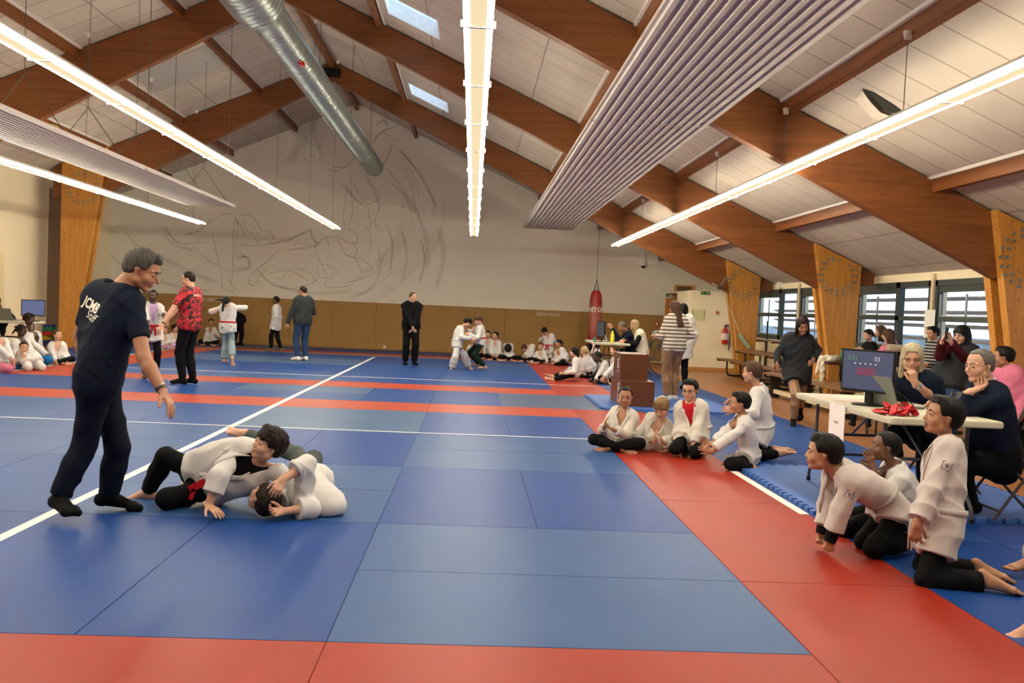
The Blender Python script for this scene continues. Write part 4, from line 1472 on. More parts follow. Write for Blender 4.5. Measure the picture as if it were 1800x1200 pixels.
class SDF:
    def __init__(s, res):
        s.res = res
        s.pr = []

    def cap(s, a, b, ra, rb=None, k=0.02, sq=None, flat=0, sub=False):
        rb = ra if rb is None else rb
        s.pr.append(('c', np.array(a, float), np.array(b, float), ra, rb, k, sq, flat, sub))
        return s

    def ell(s, c, r, F=None, k=0.01, sub=False):
        s.pr.append(('e', np.array(c, float), np.array(r, float), np.eye(3) if F is None else np.array(F, float), k, sub))
        return s

    def fn(s, f, k=0.005):
        s.pr.append(('f', f, k))
        return s

    def box(s, p):
        if p[0] == 'c':
            r = max(p[3], p[4])
            return np.minimum(p[1], p[2]) - r, np.maximum(p[1], p[2]) + r
        e = np.sqrt(((p[3].T * p[2]) ** 2).sum(1))
        return p[1] - e, p[1] + e

    def mesh(s):
        h = s.res
        add = [p for p in s.pr if p[0] != 'f' and not p[-1]]
        los, his = zip(*[s.box(p) for p in add])
        lo = np.min(los, 0) - 3 * h
        hi = np.max(his, 0) + 3 * h
        n = np.ceil((hi - lo) / h).astype(int) + 1
        if n.prod() > 2.5e7:
            print('BIG GRID', n, lo, hi, flush=True)
            h = h * (n.prod() / 1.5e7) ** (1 / 3)
            n = np.ceil((hi - lo) / h).astype(int) + 1
        V = np.full(n, 0.05, np.float32)
        ax = [lo[i] + h * np.arange(n[i]) for i in range(3)]
        for p in s.pr:
            if p[0] == 'f':
                X, Y, Z = np.meshgrid(*ax, indexing='ij', sparse=True)
                d = p[1](X, Y, Z)
                k = p[2]
                hh_ = np.maximum(k - np.abs(V - d), 0) / k
                V = (np.maximum(V, d) + hh_ * hh_ * k / 4).astype(np.float32)
                continue
            k = p[5] if p[0] == 'c' else p[4]
            a, b = s.box(p)
            pad = k + 2.5 * h
            i0 = np.clip(np.floor((a - pad - lo) / h).astype(int), 0, n)
            i1 = np.clip(np.ceil((b + pad - lo) / h).astype(int) + 1, 0, n)
            if (i1 <= i0).any():
                continue
            X, Y, Z = np.meshgrid(*[ax[i][i0[i]:i1[i]] for i in range(3)], indexing='ij')
            P = np.stack([X, Y, Z], -1)
            if p[0] == 'c':
                A, B, ra, rb, k, sq, flat, sb = p[1:]
                q = P - A
                ab = B - A
                if sq is not None:
                    u, f = sq
                    q2 = q + (q @ u)[..., None] * u * (f - 1)
                    ab2 = ab + (ab @ u) * u * (f - 1)
                else:
                    q2, ab2 = q, ab
                L2 = ab2 @ ab2 + 1e-12
                t = np.clip((q2 @ ab2) / L2, 0, 1)
                d = np.linalg.norm(q2 - t[..., None] * ab2, axis=-1) - (ra + (rb - ra) * t)
                if flat:
                    D = nrm(ab)
                    if flat & 2:
                        d = np.maximum(d, (P - B) @ D)
                    if flat & 1:
                        d = np.maximum(d, -(q @ D))
            else:
                C, r, F, k, sb = p[1:]
                q = (P - C) @ F.T
                k0 = np.linalg.norm(q / r, axis=-1)
                k1 = np.linalg.norm(q / (r * r), axis=-1) + 1e-9
                d = k0 * (k0 - 1) / k1
            sl = tuple(slice(i0[i], i1[i]) for i in range(3))
            v = V[sl]
            if sb:
                d = -d
                hh_ = np.maximum(k - np.abs(v - d), 0) / k
                V[sl] = np.maximum(v, d) + hh_ * hh_ * k / 4
            else:
                hh_ = np.maximum(k - np.abs(v - d), 0) / k
                V[sl] = np.minimum(v, d) - hh_ * hh_ * k / 4
        V[0] = V[-1] = 0.05
        V[:, 0] = V[:, -1] = 0.05
        V[:, :, 0] = V[:, :, -1] = 0.05
        return surfnets(V, lo, h)


_CR = np.array([(i, j, k) for i in (0, 1) for j in (0, 1) for k in (0, 1)])
_ED = [(a, b) for a in range(8) for b in range(a + 1, 8) if np.abs(_CR[a] - _CR[b]).sum() == 1]


def surfnets(V, lo, h):
    ins = V < 0
    n = np.array(V.shape) - 1
    cnt = np.zeros(n, np.int8)
    for c in _CR:
        cnt += ins[c[0]:c[0] + n[0], c[1]:c[1] + n[1], c[2]:c[2] + n[2]]
    act = (cnt > 0) & (cnt < 8)
    idx = np.argwhere(act)
    vals = np.stack([V[idx[:, 0] + c[0], idx[:, 1] + c[1], idx[:, 2] + c[2]] for c in _CR], 1).astype(float)
    acc = np.zeros((len(idx), 3))
    num = np.zeros(len(idx))
    for a, b in _ED:
        va, vb = vals[:, a], vals[:, b]
        m = (va < 0) != (vb < 0)
        t = va / (va - vb + 1e-12)
        pos = _CR[a] + (_CR[b] - _CR[a]) * t[:, None]
        acc[m] += pos[m]
        num[m] += 1
    verts = lo + h * (idx + acc / num[:, None])
    idg = np.full(n, -1, np.int32)
    idg[act] = np.arange(len(idx))
    faces = []
    for ax in range(3):
        o1, o2 = (ax + 1) % 3, (ax + 2) % 3
        sl0 = [slice(None)] * 3
        sl1 = [slice(None)] * 3
        sl0[ax] = slice(0, -1)
        sl1[ax] = slice(1, None)
        A, B = ins[tuple(sl0)], ins[tuple(sl1)]
        e = np.argwhere(A != B)
        e = e[(e[:, o1] > 0) & (e[:, o2] > 0) & (e[:, o1] < n[o1]) & (e[:, o2] < n[o2])]
        s_ = A[e[:, 0], e[:, 1], e[:, 2]]
        q = []
        for d1, d2 in ((-1, -1), (0, -1), (0, 0), (-1, 0)):
            c = e.copy()
            c[:, o1] += d1
            c[:, o2] += d2
            q.append(idg[c[:, 0], c[:, 1], c[:, 2]])
        q = np.stack(q, 1)
        q[~s_] = q[~s_][:, ::-1]
        faces.append(q)
    F_ = np.concatenate(faces)
    F_ = F_[(F_ >= 0).all(1)]
    return verts, F_


def vnormals(v, f):
    fn_ = np.cross(v[f[:, 2]] - v[f[:, 0]], v[f[:, 3]] - v[f[:, 1]])
    N = np.zeros_like(v)
    for i in range(4):
        np.add.at(N, f[:, i], fn_)
    return N / (np.linalg.norm(N, axis=1)[:, None] + 1e-12)


def relax(v, f, n=1):
    for _ in range(n):
        acc = np.zeros_like(v)
        c = np.zeros(len(v))
        for i in range(4):
            np.add.at(acc, f[:, i], v[f[:, (i + 1) % 4]])
            np.add.at(acc, f[:, i], v[f[:, (i - 1) % 4]])
            np.add.at(c, f[:, i], 2)
        v = 0.5 * v + 0.5 * acc / c[:, None]
    return v


def folds(v, f, amp, seed=0.0, sc=1.0):
    """soft ridged cloth folds along the surface normal"""
    N = vnormals(v, f)
    x, y, z = (v * sc).T
    s = seed

    def rg(a):
        return 1 - 2 * np.abs(np.sin(a))
    w = rg(15 * x + 11 * z + 9 * y + 1.5 * np.sin(7 * y + 9 * z + s) + s) * np.clip(np.sin(9 * z - 7 * y + 2 * np.sin(6 * x + s)) + .3, 0, 1)
    w += 0.7 * rg(24 * z - 9 * x + 12 * y + 2 * np.sin(9 * x - 7 * y + s * 2)) * np.clip(np.sin(8 * x + 13 * y + s) + .2, 0, 1)
    w += 0.3 * np.sin(60 * x - 40 * z + 3 * np.sin(20 * y + s))
    return v + N * (amp * w)[:, None]


def mesh_obj(name, v, f, mats, origin, parent=None, mi=None, smooth=True):
    me = bpy.data.meshes.new(name)
    v = v - np.array(origin)
    me.vertices.add(len(v))
    me.vertices.foreach_set('co', v.astype(np.float32).ravel())
    me.loops.add(len(f) * 4)
    me.loops.foreach_set('vertex_index', f.astype(np.int32).ravel())
    me.polygons.add(len(f))
    me.polygons.foreach_set('loop_start', np.arange(0, len(f) * 4, 4, dtype=np.int32))
    if mi is not None:
        me.polygons.foreach_set('material_index', mi.astype(np.int32))
    me.update(calc_edges=True)
    me.polygons.foreach_set('use_smooth', np.ones(len(f), bool))
    for m in (mats if isinstance(mats, (list, tuple)) else [mats]):
        me.materials.append(m)
    o = bpy.data.objects.new(name, me)
    COL.objects.link(o)
    if parent is not None:
        o.parent = parent
    else:
        o.location = tuple(origin)
    return o


def ribbon(pts, nor, width, thick, closed=False):
    """flat band following points, lying against the given normals"""
    pts = [np.array(p, float) for p in pts]
    N = len(pts)
    mb = MB()
    vs = []
    for i in range(N):
        a = pts[(i - 1) % N] if (closed or i) else pts[0]
        b = pts[(i + 1) % N] if (closed or i < N - 1) else pts[-1]
        d = nrm(b - a)
        n = nrm(nor[i])
        w = nrm(np.cross(n, d))
        for sw, sn in ((-1, -.3), (-1, 1), (0, 1.25), (1, 1), (1, -.3)):
            vs.append(pts[i] + w * sw * width / 2 + n * sn * thick)
    fs = []
    for i in range(N if closed else N - 1):
        j = (i + 1) % N
        for k in range(5):
            fs.append((i * 5 + k, i * 5 + (k + 1) % 5, j * 5 + (k + 1) % 5, j * 5 + k))
    if not closed:
        fs.append(tuple(range(4, -1, -1)))
        fs.append(tuple((N - 1) * 5 + k for k in range(5)))
    mb.add(vs, fs)
    return mb


# ---------------------------------------------------------------- cloth and skin
M_SK = {
    'fair': mat('skin_fair', ('#cb9c82', 0.92), 0.5, 0.05, 9, 0.06, 260, sss=0.12),
    'olive': mat('skin_olive', ('#b58464', 0.92), 0.5, 0.05, 9, 0.06, 260, sss=0.1),
    'tan': mat('skin_tan', ('#ac7a5e', 0.92), 0.5, 0.06, 9, 0.06, 260, sss=0.1),
    'brown': mat('skin_brown', '#6b4630', 0.45, 0.05, 9, 0.06, 260, sss=0.05),
    'dark': mat('skin_dark', '#452b20', 0.42, 0.05, 9, 0.06, 260, sss=0.05)}
M_LIP = {'fair': mat('lip_fair', '#b27868', 0.45), 'olive': mat('lip_olive', '#9c6450', 0.45), 'tan': mat('lip_tan', '#965e4a', 0.45),
         'brown': mat('lip_brown', '#6e3a34', 0.4), 'dark': mat('lip_dark', '#5a2f2c', 0.4)}
M_MOUTH = mat('mouth_inside', '#3a1412', 0.5)
M_EYEW = mat('eye_white', '#b9aea4', 0.25, 0.01)
M_EYED = mat('eye_iris', '#2a1a12', 0.15, 0.1)


def hairm(name, col, var=0.35):
    return mat('hair_' + name, col, 0.55, var, 60, 0.4, 150, stretch=(1, 1, 0.25), spec=0.2)


HM = {'black': hairm('black', '#0e0b0a'), 'darkbrown': hairm('darkbrown', '#1f140e'), 'brown': hairm('brown', '#4a3424'), 'sandy': hairm('sandy', '#7c6242'),
      'grey': hairm('grey', '#5f5b56', 0.3), 'greyd': hairm('greyd', '#45423e', 0.4), 'blond': hairm('blond', '#a8906a'), 'greybl': hairm('greybl', '#a59a80')}
FB = {
    'gi': mat('gi_cotton', ('#d2d0d0', 0.92), 0.85, 0.025, 12, 0.16, 380, sheen=0.1, spec=0.2),
    'gicream': mat('gi_cream', ('#cfcac2', 0.92), 0.85, 0.025, 12, 0.16, 380, sheen=0.1, spec=0.2),
    'gipink': mat('gi_rosy', ('#cfc6c4', 0.9), 0.85, 0.03, 12, 0.16, 380, sheen=0.1, spec=0.2),
    'black': mat('cloth_black', '#0d0e11', 0.8, 0.15, 18, 0.2, 300, spec=0.12),
    'navy': mat('cloth_navy', '#10182a', 0.8, 0.12, 18, 0.2, 300, spec=0.12),
    'jeansd': mat('denim_dark', '#0f1524', 0.8, 0.25, 60, 0.25, 350, spec=0.12),
    'jeans': mat('denim_blue', '#2c4264', 0.8, 0.25, 50, 0.25, 350, spec=0.12),
    'jeansl': mat('denim_light', '#7f9098', 0.8, 0.12, 40, 0.25, 350, spec=0.12),
    'charcoal': mat('cloth_charcoal', '#2c2e32', 0.8, 0.1, 18, 0.2, 300, spec=0.12),
    'greygreen': mat('cloth_greygreen', '#4c5450', 0.8, 0.1, 18, 0.2, 300, spec=0.12),
    'blue': mat('cloth_turquoise', '#1a6aa8', 0.7, 0.08, 18, 0.2, 300, spec=0.12),
    'pink': mat('cloth_pink', '#c8708c', 0.8, 0.08, 18, 0.2, 300, spec=0.12),
    'lilac': mat('cloth_lilac', '#b89ac0', 0.8, 0.08, 18, 0.2, 300, spec=0.12),
    'tan': mat('leather_tan', '#8a6648', 0.32, 0.12, 12, 0.3, 60),
    'wine': mat('cloth_wine', '#4a1620', 0.8, 0.1, 18, 0.2, 300, spec=0.12),
    'cream': mat('cloth_cream', '#d4cdb8', 0.85, 0.04, 18, 0.3, 200, spec=0.12),
    'white': mat('cloth_white', '#dedcd6', 0.8, 0.03, 18, 0.2, 300, spec=0.12),
    'darkgreen': mat('cloth_darkgreen', '#15261f', 0.8, 0.1, 18, 0.2, 300, spec=0.12),
    'red': mat('cloth_red', '#b81c28', 0.75, 0.08, 20, 0.2, 300, spec=0.12),
    'dgrey': mat('cloth_dgrey', '#33373a', 0.8, 0.1, 18, 0.2, 300, spec=0.12),
}


def stripes(name, c1, c2, freq, duty=0.5):
    if name in FB:
        return FB[name]
    m, nt, b = new_mat(name)
    L = nt.links
    tc = nt.nodes.new('ShaderNodeTexCoord')
    sp = nt.nodes.new('ShaderNodeSeparateXYZ')
    L.new(tc.outputs['Object'], sp.inputs[0])
    mu = nt.nodes.new('ShaderNodeMath')
    mu.operation = 'MULTIPLY'
    mu.inputs[1].default_value = freq
    L.new(sp.outputs['Z'], mu.inputs[0])
    fr = nt.nodes.new('ShaderNodeMath')
    fr.operation = 'FRACT'
    L.new(mu.outputs[0], fr.inputs[0])
    gt = nt.nodes.new('ShaderNodeMath')
    gt.operation = 'GREATER_THAN'
    gt.inputs[1].default_value = duty
    L.new(fr.outputs[0], gt.inputs[0])
    mx = nt.nodes.new('ShaderNodeMix')
    mx.data_type = 'RGBA'
    L.new(gt.outputs[0], mx.inputs[0])
    mx.inputs[6].default_value = lin(c1)
    mx.inputs[7].default_value = lin(c2)
    L.new(mx.outputs[2], b.inputs['Base Color'])
    b.inputs['Roughness'].default_value = 0.85
    FB[name] = m
    return m


stripes('stripe_taupe', '#d8d2c8', '#6e5c4c', 17.0, 0.52)
stripes('stripe_black', '#1a1b20', '#b8b4ac', 22.0, 0.7)
m, nt, b = new_mat('cloth_red_black_print')
tc = nt.nodes.new('ShaderNodeTexCoord')
n = nt.nodes.new('ShaderNodeTexNoise')
n.inputs['Scale'].default_value = 9
n.inputs['Detail'].default_value = 3
n.inputs['Distortion'].default_value = 2.5
nt.links.new(tc.outputs['Object'], n.inputs['Vector'])
r = nt.nodes.new('ShaderNodeValToRGB')
r.color_ramp.elements[0].position = 0.46
r.color_ramp.elements[0].color = lin('#17090c')
r.color_ramp.elements[1].position = 0.54
r.color_ramp.elements[1].color = lin('#b8182a')
nt.links.new(n.outputs['Fac'], r.inputs['Fac'])
nt.links.new(r.outputs['Color'], b.inputs['Base Color'])
b.inputs['Roughness'].default_value = 0.7
FB['redprint'] = m

LOD = {0: (0.008, 0.0036, 0.0034, 0.0065), 1: (0.010, 0.0055, 0.0042, 0.0085), 2: (0.014, 0.0075, 0.0065, 0.0125), 3: (0.018, 0.009, 0.008, 0.015)}


def rotm(yaw, pitch=0.0, roll=0.0):
    """rows: right, forward, up of a frame looking along yaw (0 = +Y, 90 = +X), pitch up, roll to its right"""
    a, p, r = [math.radians(q) for q in (yaw, pitch, roll)]
    f = V3(math.sin(a) * math.cos(p), math.cos(a) * math.cos(p), math.sin(p))
    rt = V3(math.cos(a), -math.sin(a), 0)
    up = np.cross(rt, f)
    rt2 = rt * math.cos(r) - up * math.sin(r)
    up2 = rt * math.sin(r) + up * math.cos(r)
    return np.array([rt2, f, up2])


def ik(a, b, l1, l2, pole):
    """middle joint of a two-bone limb from a to b bending towards pole"""
    d = b - a
    L_ = np.linalg.norm(d)
    d = d / (L_ + 1e-9)
    if L_ >= (l1 + l2) * 0.999:
        return a + d * L_ * l1 / (l1 + l2)
    L_ = max(L_, abs(l1 - l2) * 1.05 + 1e-3)
    x = (l1 * l1 - l2 * l2 + L_ * L_) / (2 * L_)
    hgt = math.sqrt(max(l1 * l1 - x * x, 0))
    p = np.array(pole, float)
    p = p - d * (p @ d)
    return a + d * x + nrm(p) * hgt


def raycast(bvh, o, d):
    h_, n_, i_, t_ = bvh.ray_cast(Vector([float(q) for q in o]), Vector([float(q) for q in d]))
    if h_ is None:
        return None, None
    n_ = np.array(n_)
    if n_ @ np.array(d) > 0:
        n_ = -n_
    return np.array(h_), n_


def mkbvh(v, f):
    return BVHTree.FromPolygons([tuple(p) for p in v], [tuple(int(q) for q in g) for g in f])


POSE = {  # pelvis z, then knees and ankles for the right side (x mirrored), foot dir, sole dir -> fractions of stature
    'stand': dict(pz=.525, ank=(.06, 0, .045), knee=None, fd=(.15, 1, 0), fu=(0, 0, 1)),
    'seiza': dict(pz=.135, ank=(.05, -.10, .035), knee=(.085, .185, .045), fd=(-.1, -1, -.05), fu=(0, 0, -1)),
    'kneelup': dict(pz=.285, ank=(.055, -.235, .035), knee=(.065, .015, .042), fd=(0, -1, -.1), fu=(0, 0, -1)),
    'cross': dict(pz=.07, ank=(-.05, .155, .035), knee=(.19, .135, .085), fd=(-1, .3, -.2), fu=(.3, .6, .6)),
    'legsout': dict(pz=.065, ank=(.06, .47, .035), knee=(.07, .24, .07), fd=(.2, .5, .9), fu=(0, -.9, .4)),
    'chair': dict(pz=.285, ank=(.075, .24, .045), knee=(.075, .235, .29), fd=(.1, 1, 0), fu=(0, 0, 1)),
}


def hand(sd, W, d, n, side, hl, curl=0.35, spread=0.12, fist=False, thumb=0.5):
    """palm, four jointed fingers and a thumb; d fingers, n out of the palm, side towards the thumb"""
    d = nrm(d)
    n = nrm(n - d * (n @ d))
    s_ = nrm(np.cross(n, d)) * (1 if np.cross(n, d) @ side > 0 else -1)
    pl = hl * 0.5
    sd.cap(W - d * hl * .15, W + d * hl * .06, hl * .145, hl * .14, k=.01, sq=(n, 1.25))
    for i, o in enumerate((-.155, -.055, .05, .15)):
        kn = W + d * pl * (.97 - .08 * abs(i - 1.6)) + s_ * o * hl * 1.05
        sd.cap(W + d * hl * .05 + s_ * o * hl * .5, kn, hl * .075, hl * .068, k=.012, sq=(n, 1.1))
        L_ = hl * (.40, .46, .49, .44)[i] * .98
        c = curl * (1.15 - .08 * i)
        fd_ = nrm(d + s_ * spread * (i - 1.5) * .8)
        ang = 0
        p = kn
        for ph, (fr_, ra) in enumerate(((.45, .052), (.30, .047), (.25, .041))):
            ang += c * (1.0, 1.25, .8)[ph] * 1.1
            q = p + (fd_ * math.cos(ang) + n * math.sin(ang)) * L_ * fr_
            sd.cap(p, q, hl * ra, hl * (ra - .005), k=.003 if ph else .005)
            p = q
    t0 = W + d * hl * .12 + s_ * hl * .13 + n * hl * .02
    td = nrm(d * .62 + s_ * (.75 - .35 * curl) + n * (.25 + .5 * curl * thumb))
    t1 = t0 + td * hl * .22
    t2 = t1 + nrm(td + d * .35 - s_ * curl * .4 + n * curl * .2) * hl * .17
    t3 = t2 + nrm(td + d * .6 - s_ * curl * .6 + n * curl * .3) * hl * .13
    sd.cap(t0 - td * hl * .06, t1, hl * .085, hl * .062, k=.012)
    sd.cap(t1, t2, hl * .06, hl * .052, k=.004)
    sd.cap(t2, t3, hl * .052, hl * .042, k=.004)


def foot(sd, A, fd, fu, S, off=0.0, toes=True, side=1):
    fd = nrm(fd)
    fu = nrm(np.array(fu, float) - fd * (np.array(fu, float) @ fd))
    lt = np.cross(fd, fu) * side          # outward
    u = S
    so = -fu * .024 * u
    heel = A - fd * .022 * u + so * .6
    ball = A + fd * .088 * u + so
    sd.cap(A, heel, .021 * u + off, .022 * u + off, k=.02)
    sd.cap(A + fd * .01 * u, ball - lt * .004 * u + fu * .004 * u, .020 * u + off, .013 * u + off, k=.02)
    sd.cap(heel, ball + lt * .016 * u, .019 * u + off, .012 * u + off, k=.015)
    sd.cap(ball - lt * .016 * u, ball + lt * .02 * u, .0135 * u + off, .011 * u + off, k=.012)
    if toes:
        for i, (o, L_, r_) in enumerate(((-.021, .036, .0088), (-.007, .036, .0062), (.003, .032, .0058), (.013, .027, .0055), (.022, .021, .0055))):
            p = ball + lt * o * u
            sd.cap(p, p + nrm(fd - lt * o * 3) * L_ * u * .85 - fu * .002 * u, r_ * u * 1.05, r_ * u, k=.003)
    else:
        sd.cap(ball - lt * .012 * u, ball - lt * .012 * u + fd * .03 * u, .014 * u + off, .011 * u + off, k=.02)
        sd.cap(ball + lt * .014 * u, ball + lt * .012 * u + fd * .02 * u, .011 * u + off, .009 * u + off, k=.02)


def head_sdf(sd, H, F, hh, child, opts):
    R_, Fw, U = F

    def p(x, y, z):
        return H + hh * (R_ * x + Fw * y + U * z)
    k = hh * .06
    jaw = opts.get('jaw', .92 if child else 1.0)
    fat = opts.get('fat', .012 if child else 0.0)
    cz = .03 if child else 0.0
    sd.ell(p(0, -.05, .145), hh * V3(.325 + .01 * child, .415, .352), F, k)
    sd.ell(p(0, .09, -.08), hh * V3(.265 + fat, .285, .36), F, k)
    sd.cap(p(-.2 * jaw - fat, .03, -.25), p(-.05, .24, -.39 + cz), hh * (.062 + fat), hh * .062, k=k)
    sd.cap(p(.2 * jaw + fat, .03, -.25), p(.05, .24, -.39 + cz), hh * (.062 + fat), hh * .062, k=k)
    sd.cap(p(-.03, .265 - cz, -.395 + cz), p(.03, .265 - cz, -.395 + cz), hh * .072, hh * .072, k=k)
    sd.cap(p(-.17 - fat, .03, -.24), p(.17 + fat, .03, -.24), hh * .09, hh * .09, k=k)
    for s in (-1, 1):
        sd.ell(p(s * .155, .225, -.13), hh * V3(.11 + fat, .11, .12), F, k)
        sd.cap(p(s * .05, .345, .085), p(s * .2, .28, .075), hh * .035, hh * .03, k=hh * .05)
    nl = opts.get('nose', .62 if child else 1.0)
    for s in (-1, 1):
        sd.ell(p(s * .135, .425, .015), hh * V3(.085, .07, .06), F, hh * .06, True)
    sd.cap(p(0, .345, .03), p(0, .35 + .09 * nl, -.125), hh * .028, hh * .042, k=hh * .03)
    for s in (-1, 1):
        sd.cap(p(s * .042, .385, -.14), p(s * .05, .36, -.14), hh * .03, hh * .026, k=hh * .02)
    mo = opts.get('open', 0)
    sd.cap(p(-.05, .352, -.228 + .0), p(.05, .352, -.228), hh * .03, hh * .03, k=hh * .02)
    sd.cap(p(-.04, .345, -.278 - .05 * mo), p(.04, .345, -.278 - .05 * mo), hh * .033, hh * .033, k=hh * .02)
    if mo:
        sd.ell(p(0, .36, -.26 - .02 * mo), hh * V3(.055, .09, .03 + .045 * mo), F, hh * .01, True)
    else:
        sd.cap(p(-.075, .372, -.254), p(.075, .372, -.254), hh * .009, hh * .009, k=hh * .012, sub=True)
    for s in (-1, 1):
        sd.cap(p(s * .325, -.02, .03), p(s * .34, -.05, .0), hh * .035, hh * .045, k=hh * .01, sq=(nrm(R_ + Fw * s * -.3), 1.7))
        sd.cap(p(s * .34, -.05, .01), p(s * .325, -.02, -.12), hh * .05, hh * .028, k=hh * .015, sq=(nrm(R_ + Fw * s * -.3), 1.9))
        sd.ell(p(s * .375, -.02, -.02), hh * V3(.02, .028, .05), F, hh * .015, True)
        sd.ell(p(s * .135, .315, .0), hh * V3(.078, .062, .05), F, hh * .01)
        sd.ell(p(s * .137, .36, -.002), hh * V3(.064, .05, .024), F, hh * .006, True)
        # eyelid ridge
        sd.cap(p(s * .075, .345, .025), p(s * .135, .362, .036), hh * .012, hh * .014, k=hh * .01)
        sd.cap(p(s * .135, .362, .036), p(s * .2, .325, .018), hh * .014, hh * .012, k=hh * .01)
        sd.cap(p(s * .08, .335, -.045), p(s * .19, .315, -.04), hh * .016, hh * .013, k=hh * .02)


def noise3(v, f, s):
    x, y, z = v.T * f
    return (np.sin(x + 1.7 * np.sin(y * .9 + s)) * np.sin(y * 1.1 + 1.3 * np.sin(z + s)) + np.sin(z * 1.3 + 2 * np.sin(x * .7 + s)) * np.sin(x * 1.9 - y)) * .5


HAIRLINE = {
    'short': [(-.5, -.24), (-.2, -.2), (-.08, .0), (.02, .07), (.1, .03), (.17, .10), (.24, .30), (.6, .30)],
    'crop': [(-.5, -.22), (-.2, -.18), (-.08, .02), (.02, .09), (.1, .05), (.17, .14), (.22, .33), (.6, .33)],
    'fringe': [(-.5, -.28), (-.2, -.24), (-.08, -.04), (.02, .03), (.1, -.02), (.17, .0), (.24, .14), (.6, .14)],
    'receding': [(-.5, -.24), (-.2, -.2), (-.08, .0), (.02, .05), (.08, .02), (.13, .16), (.18, .37), (.6, .40)],
    'long': [(-.5, -.6), (.05, -.6), (.10, -.2), (.17, .05), (.24, .28), (.6, .3)],
    'longfringe': [(-.5, -.6), (.1, -.6), (.16, -.2), (.2, .0), (.26, .12), (.6, .12)],
    'tied': [(-.5, -.24), (-.2, -.22), (-.08, .0), (.02, .05), (.1, .03), (.17, .14), (.24, .30), (.6, .30)],
}


def add_hair(body, H, F, hh, style, m, res, org, extra=None, seed=0.0, vol=1.0):
    R_, Fw, U = F

    def p(x, y, z):
        return H + hh * (R_ * x + Fw * y + U * z)
    sd = SDF(res)
    base = {'ball': 'short', 'bob': 'long', 'bobf': 'longfringe', 'pony': 'tied', 'loose': 'long', 'messy': 'fringe', 'curly': 'short'}.get(style, style)
    t = {'crop': .008, 'receding': .012, 'pony': .022, 'short': .03, 'fringe': .03, 'messy': .05, 'curly': .07, 'ball': .15}.get(style, .045) * vol
    sd.ell(p(0, -.055, .15 + t * .4), hh * V3(.335 + t, .425 + t, .357 + t), F, .01)
    if base in ('fringe', 'longfringe'):
        sd.cap(p(-.17, .25, .2), p(.17, .25, .2), hh * .13, hh * .13, k=hh * .06)
    if base == 'short' or style in ('fringe', 'messy'):
        sd.cap(p(-.1, .2, .38), p(.12, .22, .4), hh * (.1 + t), hh * (.09 + t), k=hh * .08)
    if base not in ('long', 'longfringe'):
        sd.ell(p(0, -.2, -.05), hh * V3(.27 + t * .6, .25 + t * .6, .2), F, hh * .08)
    L_ = (extra or {}).get('len', .75)
    if style in ('bob', 'bobf', 'loose'):
        sd.ell(p(0, -.12, -.1), hh * V3(.37, .36, .36), F, hh * .06)
        for s in (-1, 1):
            sd.cap(p(s * .3, .0, 0), p(s * .33, -.02, -L_), hh * .12, hh * .1, k=hh * .1, sq=(R_, 1.2))
            sd.cap(p(s * .2, -.28, 0), p(s * .22, -.26, -L_), hh * .17, hh * .13, k=hh * .1)
        sd.cap(p(0, -.33, 0), p(0, -.32, -L_), hh * .17, hh * .14, k=hh * .1)
    hl = HAIRLINE[base]
    ys = np.array([a for a, b in hl])
    zs = np.array([b for a, b in hl])

    def cut(X, Y, Z):
        x = ((X - H[0]) * R_[0] + (Y - H[1]) * R_[1] + (Z - H[2]) * R_[2]) / hh
        y = ((X - H[0]) * Fw[0] + (Y - H[1]) * Fw[1] + (Z - H[2]) * Fw[2]) / hh
        z = ((X - H[0]) * U[0] + (Y - H[1]) * U[1] + (Z - H[2]) * U[2]) / hh
        zz = np.interp(y, ys, zs)
        if base == 'receding':
            zz = zz + np.where(y > .1, .04 * np.clip(np.abs(x) * 8 - .8, 0, 1), 0)
        if base in ('long', 'longfringe'):
            zz = np.where(zz < -.55, -(L_ + .12), zz)
            zz = np.where(y > .08, zz - np.clip(np.abs(x) - .17, 0, .2) * 4.0, zz)
        return (zz - z) * hh * .8
    sd.fn(cut, hh * .02)
    for e in (extra or {}).get('caps', []):
        a, b_, ra, rb = e
        sd.cap(p(*a), p(*b_), hh * ra, hh * rb, k=hh * .05)
    v, f = sd.mesh()
    N = vnormals(v, f)
    q = (v - H) @ F.T / hh
    amp = {'ball': .035, 'curly': .035, 'messy': .022, 'crop': .003, 'receding': .008, 'pony': .006}.get(style, .012) * hh
    fr = {'ball': 34, 'curly': 28}.get(style, 24)
    w = noise3(q * V3(1, 1, .35 if style not in ('ball', 'curly') else 1), fr, seed) + .5 * noise3(q * V3(1.3, 1.3, .3), fr * 2.2, seed + 2)
    v = v + N * (amp * w)[:, None]
    return mesh_obj('hair', v, f, m, org, body)


